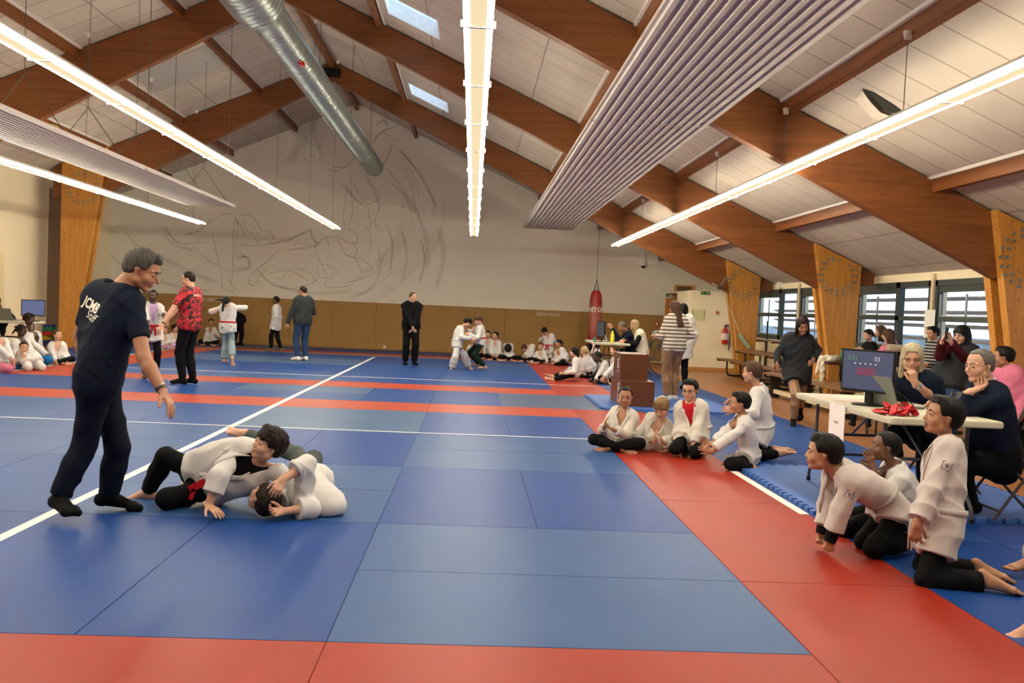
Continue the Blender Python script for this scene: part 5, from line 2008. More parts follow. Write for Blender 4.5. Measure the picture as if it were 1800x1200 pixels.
def stations(J, n=8, t0=0.0, t1=1.0):
    """torso cross-sections: centre, lateral axis, forward axis, half width, radius"""
    P, C = J['P'], J['C']
    pu, cu = J['pu'], J['cu']
    out = []
    S = J['S']
    L_ = np.linalg.norm(C - P)
    for i in range(n):
        t = t0 + (t1 - t0) * i / (n - 1)
        tt = min(max(t, 0), 1)
        a = P + pu * L_ * .45
        b_ = C - cu * L_ * .45
        c = (1 - tt) ** 3 * P + 3 * (1 - tt) ** 2 * tt * a + 3 * (1 - tt) * tt ** 2 * b_ + tt ** 3 * C
        if t < 0:
            c = P + pu * L_ * t
        lat = nrm(J['pr'] * (1 - tt) + J['cr'] * tt)
        up = nrm(pu * (1 - tt) + cu * tt)
        fw = nrm(np.cross(up, lat))
        w = np.interp(t, [-.3, 0, .25, .45, .75, 1.0], [.05, .05, .043, .042, .055, .058]) * S * J['bw']
        r_ = np.interp(t, [-.3, 0, .25, .45, .75, 1.0], [.058, .060, .058, .056, .060, .050]) * S * J['bd']
        belly = J.get('belly', 0) * S * math.exp(-((t - .3) / .25) ** 2)
        out.append((c + fw * belly * .5, lat, fw, w, r_ + belly * .6))
    return out


def torso(sd, J, off, t0=0.0, t1=1.0, n=9, k=.05, wide=0.0, cinch=0.0, ct=.22):
    for i, (c, lat, fw, w, r_) in enumerate(stations(J, n, t0, t1)):
        t = t0 + (t1 - t0) * i / (n - 1)
        g = 1 - cinch * math.exp(-((t - ct) / .12) ** 2)
        w, r_ = w * g, r_ * g
        sd.cap(c - lat * (w + wide), c + lat * (w + wide), r_ + off, r_ + off, k=k, sq=(fw, 1.08))


def garment(J, lod, m, name='jacket', off=.016, t0=0.0, sleeve=1.0, sl_off=.018, hem=0.25, flare=.02, neck='v', vz=-.12, va=.55, amp=.004, hemflat=True, wide=0.0, seed=1.0, slw=0.0, cinch=0.0, ct=.22):
    S = J['S']
    q = math.sqrt(S / 1.75)
    sd = SDF(LOD[lod][3])
    torso(sd, J, off, t0, 1.0, wide=wide, cinch=cinch, ct=ct)
    for s in 'LR':
        sh, el, wr = J['sh' + s], J['el' + s], J['wr' + s]
        sd.cap(J['C'] + J['cu'] * .006 * S, sh, .032 * S + off * .4, .029 * S + sl_off * .5, k=.045)
        ru, re, rw = .029 * S + sl_off * q * .75, .025 * S + sl_off * 1.05 * q, .018 * S + (sl_off * 1.2 + slw) * q
        if sleeve <= .5:
            e = sh + (el - sh) * sleeve * 2
            sd.cap(sh, e, ru, ru * .9 + slw, k=.03, flat=2)
        else:
            sd.cap(sh, el, ru, re, k=.022)
            e = el + (wr - el) * (sleeve - .5) * 2
            sd.cap(el, e, re, re + (rw - re) * (sleeve - .5) * 2, k=.02, flat=2)
    if hem:
        for s in 'LR':
            hp, kn = J['hp' + s], J['kn' + s]
            e = hp + (kn - hp) * hem
            sd.cap(hp + J['pu'] * .03 * S, e, .053 * S + off + .003, .051 * S + off + flare + .004, k=.06, flat=2)
        mid = (J['hpL'] + J['hpR']) / 2
        e = mid + ((J['knL'] + J['knR']) / 2 - mid) * hem
        sd.cap(mid, e, .05 * S + off, .045 * S + off + flare * .5, k=.06, flat=2)
    C, cr, cf, cu = J['C'], J['cr'], J['cf'], J['cu']
    if neck:
        sd.cap(C + cu * .01 * S, C + cu * .2 * S + cf * .02 * S, (.04 if neck == 'v' else .034) * S, .046 * S, k=.006, sub=True)
    if neck == 'v':
        def cut(X, Y, Z):
            x = (X - C[0]) * cr[0] + (Y - C[1]) * cr[1] + (Z - C[2]) * cr[2]
            y = (X - C[0]) * cf[0] + (Y - C[1]) * cf[1] + (Z - C[2]) * cf[2]
            z = (X - C[0]) * cu[0] + (Y - C[1]) * cu[1] + (Z - C[2]) * cu[2]
            d = np.maximum((np.abs(x) - np.minimum((z - vz * S) * va, .046 * S)) * .85, -(y - .0))
            d = np.maximum(d, y - .1 * S)
            return -np.maximum(d, np.maximum(z - .1 * S, -(z - vz * S)))
        sd.fn(cut, .006)
    v, f = sd.mesh()
    v = relax(v, f, 1)
    if amp:
        v = folds(v, f, amp, seed)
    o = mesh_obj(name, v, f, m, J['org'], J['body'])
    o['_o'] = tuple(J['org'])
    return o, v, f


def person(label, at, yaw=180, S=1.25, pose='stand', lean=(0, 0, 0), head=None, hl=None, hr=None, fl=None, fr=None, kl=None, kr=None,
           el=None, er=None, skin='olive', hair=('short', 'black'), wear=(), lod=2, hh=None, pz=None, px_=0.0, py_=0.0, P=None, C=None, H=None,
           fdl=None, fdr=None, ful=None, fur=None, hdl=None, hdr=None, hnl=None, hnr=None, curl=(.35, .35), bw=1.0, bd=1.0, belly=0.0, face=None,
           feet='bare', group=None, female=False, hairx=None, pull=None, sole=0.0, seed=None, glasses=None, pyaw=None, neckf=.5, z0=0.0, hpw=.052, cr=None, shl=None, shr=None):
    """tuples are body-frame fractions of stature, numpy arrays are world points"""
    seed = seed if seed is not None else (hash(label) % 100) * .37 if False else (sum(map(ord, label)) % 97) * .37
    face = face or {}
    rb_, rh, rhand, rcl = LOD[lod]
    Fy = rotm(yaw)
    org = V3(at[0], at[1], z0)
    ps = POSE[pose]

    def W(q, base=None):
        if q is None:
            return None
        if isinstance(q, np.ndarray):
            return q
        return org + S * (Fy[0] * q[0] + Fy[1] * q[1] + V3(0, 0, q[2]))

    def D(q):
        if isinstance(q, np.ndarray):
            return nrm(q)
        return nrm(Fy[0] * q[0] + Fy[1] * q[1] + V3(0, 0, q[2]))
    child = S < 1.5
    hh = hh or (S * .128 if S > 1.6 else (.2 + (S - 1.15) * .05))
    J = dict(S=S, org=org, bw=bw * (.84 if child else 1), bd=bd, belly=belly)
    Pw = W(P) if P is not None else W((px_, py_, ps['pz'] if pz is None else pz))
    J['P'] = Pw
    pf = rotm(pyaw)[1] if pyaw is not None else Fy[1]
    TL = .285 * S
    lf, ls, tw = [math.radians(q) for q in lean]
    if C is None:
        d = nrm(Fy[1] * math.sin(lf) + Fy[0] * math.sin(ls) + V3(0, 0, math.cos(lf) * math.cos(ls)))
        Cw = Pw + d * TL
    else:
        Cw = W(C)
        d = nrm(Cw - Pw)
    J['C'] = Cw
    # chest frame
    f2 = rotm(yaw + lean[2])[1]
    J['cu'] = d
    cf = nrm(f2 - d * (f2 @ d)) if abs(f2 @ d) < .97 else nrm(V3(0, 0, -1) - d * (-d[2]))
    J['cf'] = cf
    J['cr'] = np.cross(cf, d)
    if cr is not None:
        q_ = np.array(cr, float)
        J['cr'] = nrm(q_ - d * (q_ @ d))
        J['cf'] = cf = np.cross(d, J['cr'])
    pup = nrm(d * .5 + V3(0, 0, 1) * .5) if pull is None else nrm(np.array(pull, float))
    pf = nrm(pf - pup * (pf @ pup))
    J['pu'], J['pr'], J['pf'] = pup, np.cross(pf, pup), pf
    hw = hpw * S * bw
    shw = (.086 if child else .096 if female else .112) * S
    for s, sg in (('L', -1), ('R', 1)):
        J['hp' + s] = Pw + J['pr'] * sg * hw
        J['sh' + s] = Cw + J['cr'] * sg * shw - d * .012 * S
        if {'L': shl, 'R': shr}[s] is not None:
            J['sh' + s] = {'L': shl, 'R': shr}[s]
        kq, aq = ps['knee'], ps['ank']
        a = W({'L': fl, 'R': fr}[s]) if {'L': fl, 'R': fr}[s] is not None else W((aq[0] * sg, aq[1] + py_ * 0, aq[2]))
        J['an' + s] = a
        kk = {'L': kl, 'R': kr}[s]
        if kk is not None:
            J['kn' + s] = W(kk)
        elif kq is not None and {'L': fl, 'R': fr}[s] is None:
            J['kn' + s] = W((kq[0] * sg, kq[1], kq[2]))
        else:
            J['kn' + s] = ik(J['hp' + s], a, .245 * S, .245 * S, pf + J['pr'] * sg * .15)
        fdq = {'L': fdl, 'R': fdr}[s]
        fuq = {'L': ful, 'R': fur}[s]
        fq = ps['fd']
        J['fd' + s] = D(fdq) if fdq is not None else D((fq[0] * sg, fq[1], fq[2]))
        fq = ps['fu']
        J['fu' + s] = D(fuq) if fuq is not None else D((fq[0] * sg, fq[1], fq[2]))
        h_ = {'L': hl, 'R': hr}[s]
        w_ = W(h_) if h_ is not None else J['sh' + s] + V3(0, 0, -.30 * S) + J['cr'] * sg * .03 * S + cf * .03 * S
        sh = J['sh' + s]
        mx_ = .318 * S
        dd = w_ - sh
        if np.linalg.norm(dd) > mx_ * 1.06:
            w_ = sh + nrm(dd) * mx_ * 1.06
        J['wr' + s] = w_
        eq = {'L': el, 'R': er}[s]
        pole = D(eq) if (eq is not None and not isinstance(eq, np.ndarray)) else (-cf * .5 + V3(0, 0, -.8) + J['cr'] * sg * .5)
        J['el' + s] = eq if isinstance(eq, np.ndarray) else ik(sh, w_, .17 * S, .148 * S, pole)
    # head
    hy, hp_, hr_ = head if head is not None else (yaw, 0, 0)
    HF = rotm(hy, hp_, hr_)
    if H is None:
        nd = nrm(d * neckf + V3(0, 0, 1) * (1 - neckf) + cf * .12)
        Hc = Cw + nd * (.035 * S + .56 * hh) + HF[1] * hh * .10 + HF[2] * hh * .04
    else:
        Hc = W(H)
    J['H'] = Hc
    # ---- body: one mesh (trunk and limbs, finer head, hands, feet)
    sd = SDF(rb_)
    in_ = -.006
    torso(sd, J, in_, 0, 1, k=.05)
    for s in 'LR':
        sh, e, w_, hp2, kn, an = [J[q + s] for q in ('sh', 'el', 'wr', 'hp', 'kn', 'an')]
        sd.cap(Cw + d * .01 * S, sh, .03 * S, .028 * S, k=.04)
        m1 = 1.0 if not female else .9
        sd.cap(sh, e, .030 * S * m1, .023 * S * m1, k=.03)
        fm = e + (w_ - e) * .3
        sd.cap(e, fm, .022 * S * m1, .0235 * S * m1, k=.015)
        sd.cap(fm, w_, .0235 * S * m1, .0155 * S * m1, k=.015)
        sd.cap(hp2, kn, .046 * S, .030 * S, k=.04)
        cm = kn + (an - kn) * .33
        sd.cap(kn, cm, .029 * S, .031 * S, k=.02)
        sd.cap(cm, an, .031 * S, .019 * S, k=.02)
    nk = (.036 if not (child or female) else .0255) * S
    nb = Hc - HF[2] * hh * .22 - HF[1] * hh * .10
    sd.cap(Cw + d * .0 * S, nb, nk * 1.08, nk, k=.03)
    parts = [sd.mesh()]
    hs = SDF(rh)
    head_sdf(hs, Hc, HF, hh, child, face)
    hs.cap(nb, Cw + (nb - Cw) * .3, nk, nk * 1.02, k=.02)
    parts.append(hs.mesh())
    hl_ = .103 * S if not child else .108 * S
    for s, sg in (('L', -1), ('R', 1)):
        q = SDF(rhand)
        w_, e = J['wr' + s], J['el' + s]
        fa = nrm(w_ - e)
        dq = {'L': hdl, 'R': hdr}[s]
        nq = {'L': hnl, 'R': hnr}[s]
        dd = D(dq) if dq is not None else fa
        nn = D(nq) if nq is not None else -J['cr'] * sg * .8 + V3(0, 0, -.3)
        if abs(nn @ dd) > .95:
            nn = nn + J['cf'] * .5
        side = np.cross(dd, nn) * (-sg)
        q.cap(w_ - fa * .05 * S, w_, .018 * S, .0155 * S, k=.01)
        cl = curl[0 if s == 'L' else 1]
        hand(q, w_, dd, nn, side, hl_, cl)
        parts.append(q.mesh())
        if feet == 'bare':
            q = SDF(rh if lod < 2 else rhand)
            q.cap(J['an' + s] + (J['kn' + s] - J['an' + s]) * .18, J['an' + s], .021 * S, .019 * S, k=.01)
            foot(q, J['an' + s], J['fd' + s], J['fu' + s], S, 0, lod < 3, -sg * 1.0 if False else sg)
            parts.append(q.mesh())
        else:
            foot_sd = SDF(rb_)
            foot_sd.cap(J['an' + s] + (J['kn' + s] - J['an' + s]) * .1, J['an' + s], .019 * S, .019 * S, k=.01)
            foot(foot_sd, J['an' + s], J['fd' + s], J['fu' + s], S, -.003, False, sg)
            parts.append(foot_sd.mesh())
    vs, fs, o_ = [], [], 0
    nh0 = len(parts[0][1])
    nh1 = nh0 + len(parts[1][1])
    for v, f in parts:
        vs.append(v)
        fs.append(f + o_)
        o_ += len(v)
    v, f = np.concatenate(vs), np.concatenate(fs)
    mi = np.zeros(len(f), int)
    fc = v[f[nh0:nh1]].mean(1)
    q = (fc - Hc) @ HF.T / hh
    mo = face.get('open', 0)
    lips = (np.abs(q[:, 0]) < .082 - .5 * np.abs(q[:, 2] + .255 + .02 * mo) / (1 + mo)) & (q[:, 2] < -.215) & (q[:, 2] > -.30 - .06 * mo) & (q[:, 1] > .3)
    mi[nh0:nh1][lips] = 1
    if mo:
        ins_ = (np.abs(q[:, 0]) < .06) & (np.abs(q[:, 2] + .26 + .02 * mo) < .03 + .045 * mo) & (q[:, 1] < .36) & (q[:, 1] > .2)
        mi[nh0:nh1][ins_] = 2
    # sock or bare colour stays with child meshes
    body = mesh_obj('person', v, f, [M_SK[skin], M_LIP[skin], M_MOUTH], org, None, mi)
    tag(body, label, 'person', group)
    body['_o'] = tuple(org)
    J['body'] = body
    J['hh'], J['HF'], J['Hc'] = hh, HF, Hc

    def hp3(x, y, z):
        return Hc + hh * (HF[0] * x + HF[1] * y + HF[2] * z)
    # eyes and brows
    gaze = HF[1]
    for s in (-1, 1):
        mb = MB()
        c = hp3(s * .135, .290, .0)
        R0 = hh * .064
        prof = [(R0 * math.sin(math.radians(a)), R0 * math.cos(math.radians(a))) for a in (180, 150, 120, 90, 70, 52, 36)]
        prof2 = [(R0 * 1.01 * math.sin(math.radians(a)), R0 * 1.01 * math.cos(math.radians(a))) for a in (36, 22, 8)]
        if not face.get('closed'):
            mb.lathe(c, prof[::-1], 12 if lod > 1 else 20, gaze)
            mb.cur = 1
            mb.lathe(c, prof2, 12 if lod > 1 else 20, gaze)
            mb.build('eye', [M_EYEW, M_EYED], body, smooth=2)
        bz = .012 * face.get('browup', 0)
        MB().tube([hp3(s * .05, .385, .085 + bz), hp3(s * .12, .385, .112 + bz), hp3(s * .205, .32, .09 + bz)], [hh * (.008 if child else .011), hh * (.012 if child else .017), hh * .006], 6).build('eyebrow', HM[face.get('brow', hair[1])] if hair[1] in HM else HM['darkbrown'], body, smooth=2)
    if glasses:
        gm = mat('glasses_' + glasses, {'black': '#141414', 'red': '#7a2a22', 'metal': '#8a8a88', 'blue': '#3a3a9c'}[glasses], 0.3)
        mb = MB()
        for s in (-1, 1):
            ring = [hp3(s * (.135 + .085 * math.cos(a)), .405 - .02 * abs(math.cos(a) * .5 + .5), -.005 + .058 * math.sin(a)) for a in np.linspace(0, 2 * math.pi, 16, endpoint=False)]
            mb.tube(ring, hh * .009, 6, closed=True)
            mb.tube([hp3(s * .22, .39, .02), hp3(s * .335, .1, .03), hp3(s * .345, -.06, .0)], hh * .008, 6)
        mb.tube([hp3(-.05, .405, .005), hp3(0, .42, .012), hp3(.05, .405, .005)], hh * .009, 6)
        mb.build('glasses', gm, body, smooth=2)
    if hair:
        add_hair(body, Hc, HF, hh, hair[0], HM[hair[1]], LOD[lod][1], org, hairx, seed)
    # clothes
    out = {'J': J, 'body': body}
    for g in wear:
        kind = g[0]
        kw = dict(g[2]) if len(g) > 2 else {}
        m = FB[g[1]] if isinstance(g[1], str) else g[1]
        if kind == 'pants':
            off = kw.get('off', .012)
            ln = kw.get('len', .95)
            sd = SDF(rcl)
            isgi = any(q_[0] == 'gi' for q_ in wear)
            torso(sd, J, min(off * .7, .004) if isgi else off * .7, -.02, .06 if isgi else kw.get('top', .22), n=4)
            for s in 'LR':
                hp2, kn, an = J['hp' + s], J['kn' + s], J['an' + s]
                sd.cap(hp2, kn, (.044 * S + min(off, .003)) if isgi else .047 * S + off, .032 * S + off, k=.04)
                cm = kn + (an - kn) * .4
                e = kn + (an - kn) * ln
                wid = kw.get('cuff', 0)
                sd.cap(kn, cm, .031 * S + off, .031 * S + off + wid * .4, k=.025)
                sd.cap(cm, e, .031 * S + off + wid * .4, .020 * S + off + wid, k=.02, flat=2)
            v, f = sd.mesh()
            v = folds(relax(v, f, 1), f, kw.get('amp', .003), seed + 3)
            out['pants'] = (mesh_obj('trousers', v, f, m, org, body), v, f)
        elif kind == 'gi':
            kw.setdefault('vz', -.115)
            nodeco = kw.pop('plain', False)
            kw.setdefault('amp', .0055)
            kw.setdefault('cinch', .07)
            kw.setdefault('off', .011)
            kw.setdefault('sl_off', .018)
            kw.setdefault('slw', .006)
            o, v, f = garment(J, lod, m, 'judo_jacket', **kw) if 'hem' in kw else garment(J, lod, m, 'judo_jacket', hem=.42, **kw)
            out['jacket'] = (o, v, f)
            bv = mkbvh(v, f)
            out['bvh'] = bv
            if not nodeco:
                cu, cr, cf = J['cu'], J['cr'], J['cf']
                vz, va = kw['vz'], kw.get('va', .55)
                for sg in (-1, 1):
                    pts, ns = [], []
                    zb = -.2 if sg < 0 else -.26
                    for z in np.linspace(zb, -.01, 12):
                        x = sg * ((z - vz) * va + .008) if z > vz else sg * (z - vz) * .35
                        if z <= vz:
                            x = sg * .008 + (z - vz) * .35 * sg
                        if z > vz:
                            x = sg * (min((z - vz) * va, .046) + .008)
                        h_, n_ = raycast(bv, Cw + cr * x * S + cu * z * S + cf * .001, cf)
                        if h_ is None or np.linalg.norm(h_ - Cw) > .4 * S:
                            continue
                        n_ = -n_ if n_ @ cf < 0 else n_
                        pts.append(h_ + n_ * .002)
                        ns.append(n_)
                    for a in (50, 90, 130, 168):
                        aa = math.radians(a)
                        pts.append(Cw + cu * (.028 + .016 * math.sin(aa / 2)) * S + cr * sg * math.sin(aa) * .05 * S + cf * math.cos(aa) * .05 * S)
                        ns.append(nrm(cr * sg * math.sin(aa) + cf * math.cos(aa) + cu * .5))
                    if len(pts) > 6:
                        mb = ribbon(pts, ns, .024 * S if S > 1.2 else .03, .004)
                        mb.build('lapel', m, o, origin=tuple(org), smooth=2)
        elif kind == 'belt':
            o, v, f = out['jacket']
            bv = out['bvh']
            tb = kw.get('t', .22)
            c, lat, fw, w_, r_ = stations(J, 2, tb, tb + .01)[0]
            up = nrm(np.cross(lat, fw)) * 1.0
            up = np.cross(lat, fw)
            if up @ J['cu'] < 0:
                up = -up
            pts, ns = [], []
            for a in np.linspace(0, 2 * math.pi, 28, endpoint=False):
                dr = lat * math.cos(a) + fw * math.sin(a)
                h_, n_ = raycast(bv, c + dr * .01, dr)
                rad = (np.linalg.norm(h_ - c) if h_ is not None else 9)
                ell_ = 1 / math.sqrt((math.cos(a) / (w_ + r_ + .02)) ** 2 + (math.sin(a) / (r_ + .02)) ** 2)
                rad = min(rad, ell_ * 1.25)
                pts.append(c + dr * (rad + .004))
                ns.append(dr)
            bw_ = .032 if S > 1.2 else .03
            bo = ribbon(pts, ns, bw_, .005, closed=True).build('belt', m, body, origin=tuple(org), smooth=2)
            if not kw.get('noknot'):
                h_ = pts[7]
                mb = MB()
                k0 = h_ + fw * .014
                mb.tube([k0 - lat * .03, k0 + fw * .006, k0 + lat * .03], [.008, .017, .008], 8)
                for sg in (-1, 1):
                    dn = kw.get('tail', None)
                    dn = D(dn) if dn is not None else nrm(-V3(0, 0, 1) + fw * .12)
                    tl = kw.get('tl', .11) * S
                    P_ = [k0 + lat * sg * .012, k0 + lat * sg * .03 + dn * tl * .45 + fw * .015, k0 + lat * sg * (.045 + .01 * sg) + dn * tl]
                    rb2 = ribbon(P_, [fw] * 3, .03, .004)
                    mb.add(rb2.v, rb2.f)
                mb.build('belt_knot', m, bo, origin=tuple(org), smooth=2)
        elif kind in ('top', 'tee'):
            nm = kw.pop('name', 'shirt')
            collar = kw.pop('collar', None)
            kw.setdefault('neck', 'r')
            kw.setdefault('off', .008)
            kw.setdefault('sl_off', .008)
            kw.setdefault('hem', .12)
            kw.setdefault('flare', .0)
            if kind == 'tee':
                kw.setdefault('sleeve', .3)
            o, v, f = garment(J, lod, m, nm, **kw)
            if 'jacket' in out:
                out['jacket2'] = out['jacket']
            out['jacket'] = (o, v, f)
            out['bvh'] = mkbvh(v, f)
            if collar:
                cm = FB[collar] if isinstance(collar, str) else m
                pts, ns = [], []
                cu, cr, cf = J['cu'], J['cr'], J['cf']
                for a in np.linspace(0, 2 * math.pi, 20, endpoint=False):
                    dr = cr * math.sin(a) + cf * math.cos(a)
                    pts.append(Cw + cu * (.034 - .018 * math.cos(a)) * S + dr * .045 * S + cf * .008 * S)
                    ns.append(dr)
                ribbon(pts, ns, .03, .004, closed=True).build('collar', cm, o, origin=tuple(org), smooth=2)
        elif kind == 'feet':       # socks or shoes
            for s, sg in (('L', -1), ('R', 1)):
                sd = SDF(rcl * .8)
                sd.cap(J['an' + s] + nrm(J['kn' + s] - J['an' + s]) * kw.get('h', .05) * S, J['an' + s], .022 * S, .021 * S, k=.01, flat=1)
                foot(sd, J['an' + s], J['fd' + s], J['fu' + s], S, kw.get('off', .003), False, sg)
                v, f = sd.mesh()
                mesh_obj(g[3] if len(g) > 3 else 'sock', v, f, m, org, body)
        elif kind == 'cuff':
            for s in kw.get('side', 'LR'):
                w_, e = J['wr' + s], J['el' + s]
                a, b_ = w_ + (e - w_) * kw.get('a', .05), w_ + (e - w_) * kw.get('b', .2)
                MB().tube([a, b_], [.022 * S + kw.get('off', 0), .024 * S + kw.get('off', 0)], 16).build(kw.get('name', 'cuff'), m, body, smooth=True)
    out['W'] = W
    return out


def project_text(P, s, size, c2, name, m, axis='back', up=None, bold=0.0, shear=0.0, rot=0.0, parent=None, sub=True):
    """lettering pressed on to a garment: c2 = (x, z) in the chest frame, metres"""
    J = P['J']
    C, cr, cf, cu = J['C'], J['cr'], J['cf'], J['cu']
    vs, fs = text_mesh(s, size, extrude=0.0, bold=bold, shear=shear)
    dirn = -cf if axis == 'back' else cf
    rt = -(-cr) if axis == 'back' else -cr
    # refine long triangles is unnecessary for small letters
    out = []
    ca, sa = math.cos(rot), math.sin(rot)
    for v in vs:
        x, y = v[0] * ca - v[1] * sa, v[0] * sa + v[1] * ca
        p = C + rt * (c2[0] + x) + cu * (c2[1] + y)
        h_, n_ = raycast(P['bvh'], p + dirn * .5, -dirn)
        if h_ is None:
            h_, n_ = p + dirn * .1, dirn
        out.append(h_ + n_ * .002)
    mb = MB()
    mb.add(out, fs)
    return mb.build(name, m, P['jacket'][0], origin=tuple(J['org']))


def patch(P, s, size=.03, t=.45, where='up', m=None):
    """small square club badge on a jacket sleeve, outer side"""
    J = P['J']
    sg = -1 if s == 'L' else 1
    a, b = J['sh' + s], J['el' + s]
    c = a + (b - a) * t
    d = nrm(b - a)
    dr = J['cr'] * sg if isinstance(where, str) else np.array(where, float)
    dr = nrm(dr - d * (dr @ d))
    w = np.cross(dr, d)
    mb = MB()

    def q(u, v_):
        h_, n_ = raycast(P['bvh'], c + d * u + w * v_ + dr * .3, -dr)
        return (h_ + n_ * .0025, n_) if h_ is not None else (c + d * u + w * v_ + dr * .06, dr)
    for pa in ([(-size, -size), (size, -size), (size, size), (-size, size), (-size, -size)], [(-size * .5, 0), (size * .6, size * .15)], [(-size * .4, -size * .5), (size * .1, 0), (-size * .4, size * .5)]):
        pts = [q(*x) for x in pa]
        r_ = ribbon([p[0] for p in pts], [p[1] for p in pts], .0035, .0008)
        mb.add(r_.v, r_.f)
    mb.build('club_badge', m or mat('badge_blue', '#2c3f58', 0.7), P['jacket'][0], origin=tuple(J['org']))
# ================================================================ THE PEOPLE IN THE HALL
def G(x, y, z=0.0):
    return pxz(x, y, z)


def A(x, y):
    q = pxz(x, y, 0)
    return (q[0], q[1])


BP = ('pants', 'black')
GI = ('gi', 'gi')
WB = ('belt', 'gi')
RB = ('belt', 'red')
WP = ('pants', 'gi', dict(off=.022, cuff=.012))

# ---- referee in the navy polo shirt, near left
a = person('man in navy polo and dark jeans bending over the wrestling boys', (-2.3, 5.65), yaw=62, S=1.78, lod=0, pyaw=75, lean=(0, 0, -28),
           P=px(172, 672, 5.62), C=px(199, 523, 5.66), H=px(250, 475, 5.62), head=(84, -22, 0), hh=.25, neckf=.8,
           er=px(253, 628, 5.42), hr=px(287, 690, 5.36), el=px(141, 590, 5.95), hl=px(150, 650, 5.95), hdr=px(318, 742, 5.3) - px(287, 690, 5.36), hnr=(.0, -.3, -.9),
           kr=px(150, 778, 5.56), fr=px(103, 876, 5.5), kl=px(208, 785, 5.72), fl=px(190, 872, 5.78), fdr=px(150, 905, 5.3) - px(108, 885, 5.5), fur=V3(0, 0, 1),
           fdl=V3(1, .05, -.12), skin='tan', hair=('short', 'greyd'), curl=(.3, .22), bw=1.08, bd=1.12, belly=.012,
           face=dict(nose=1.15, jaw=1.05, brow='greyd'), feet='sock',
           wear=[('pants', 'jeansd', dict(off=.016, top=.32, amp=.005, cuff=.012)), ('tee', 'navy', dict(collar='navy', sleeve=.33, off=.012, sl_off=.018, hem=.02, amp=.005, t0=-.02)), ('feet', 'black', dict(h=.06))])
project_text(a, 'JCMB', .085, (-.015, -.07), 'lettering', mat('print_white', '#e8e4d8', .6), 'back', rot=-.25, bold=.002)
project_text(a, 'Staff', .075, (.02, -.135), 'script_lettering', MATS['print_white'], 'back', rot=-.25, shear=.35)
w_ = a['J']
MB().tube([w_['wrR'] + (w_['elR'] - w_['wrR']) * .08, w_['wrR'] + (w_['elR'] - w_['wrR']) * .13], .034, 20).build('bracelet', mat('bracelet_dark', '#2a201c', .5), a['body'], smooth=True)
MB().tube([w_['wrR'] + (w_['elR'] - w_['wrR']) * .16, w_['wrR'] + (w_['elR'] - w_['wrR']) * .185], .035, 20).build('bracelet', mat('bracelet_steel', '#9a948c', .3, metal=.7), a['body'], smooth=True)

# ---- the two wrestling boys
a = person('boy in white judo jacket and black trousers pinning the other boy, looking up left', (-1.5, 6.0), yaw=190, S=1.45, lod=0,
           P=px(366, 842, 6.05), C=px(441, 817, 5.98), H=px(472, 783, 5.86), head=(232, 22, -12), hh=.232, cr=V3(-.6, .25, .55),
           shr=px(413, 795, 5.98), shl=px(487, 828, 5.92),
           er=px(385, 838, 5.72), hr=px(366, 888, 5.66), hdr=V3(.7, -.5, -.25), hnr=V3(0, 0, -1), el=px(520, 868, 5.95), hl=px(470, 893, 5.75), hdl=V3(-1, -.1, 0),
           kr=px(292, 803, 6.1), fr=px(258, 866, 6.15), kl=px(293, 876, 5.85), fl=px(345, 868, 6.25), fdr=px(220, 873, 6.15) - px(258, 868, 6.15), fur=V3(0, 0, 1),
           fdl=V3(-.4, .5, .35), ful=V3(.5, .2, .8), skin='fair', hair=('messy', 'darkbrown'), curl=(.4, .12), bw=1.12, bd=1.15, belly=.02, face=dict(fat=.025, browup=1, brow='darkbrown'),
           wear=[('pants', 'black', dict(off=.02, top=.3)), ('tee', 'black', dict(name='undershirt', off=.004, hem=0, amp=0, sleeve=.2)), ('gi', 'gi', dict(sleeve=.78, off=.018, sl_off=.03, slw=.012, hem=.2, vz=-.13, va=.42))])
patch(a, 'R', .018, .3, V3(-.4, -1, .3))
MB().obox(px(347, 853, 5.85), V3(.05, 0, .03), V3(-.012, 0, .02), V3(0, .004, 0)).obox(px(338, 868, 5.85), V3(.01, 0, .035), V3(.014, 0, 0), V3(0, .004, 0)).build('red_belt_end', FB['red'], a['body'], origin=tuple(a['J']['org']))
a = person('boy lying on his back underneath, head towards the camera, grey-green trousers', (-1.1, 6.1), yaw=180, S=1.42, lod=0,
           P=px(547, 853, 6.3), C=px(508, 872, 5.95), H=px(464, 878, 5.74), head=(330, 55, 30), hh=.225, cr=V3(.3, -.5, .55),
           shl=px(505, 850, 6.05), shr=px(535, 880, 5.8),
           er=px(537, 818, 5.78), hr=px(497, 843, 5.66), hdr=px(482, 868, 5.6) - px(497, 843, 5.66), hnr=V3(-.3, .6, -.6), el=px(545, 893, 5.75), hl=px(500, 898, 5.65),
           kl=px(520, 798, 6.7), fl=px(432, 762, 6.9), kr=px(552, 806, 6.75), fr=px(556, 880, 6.95), fdl=px(398, 748, 6.95) - px(432, 762, 6.9), ful=V3(0, -.4, .8),
           fdr=V3(.3, 1, 0), fur=V3(0, 0, 1), skin='fair', hair=('fringe', 'darkbrown'), curl=(.5, .45), bw=.8, bd=.82,
           wear=[('pants', 'greygreen', dict(off=.016, top=.3)), ('gi', 'gi', dict(sleeve=.74, off=.024, sl_off=.034, slw=.015, hem=.12, plain=True))])
j = a['J']
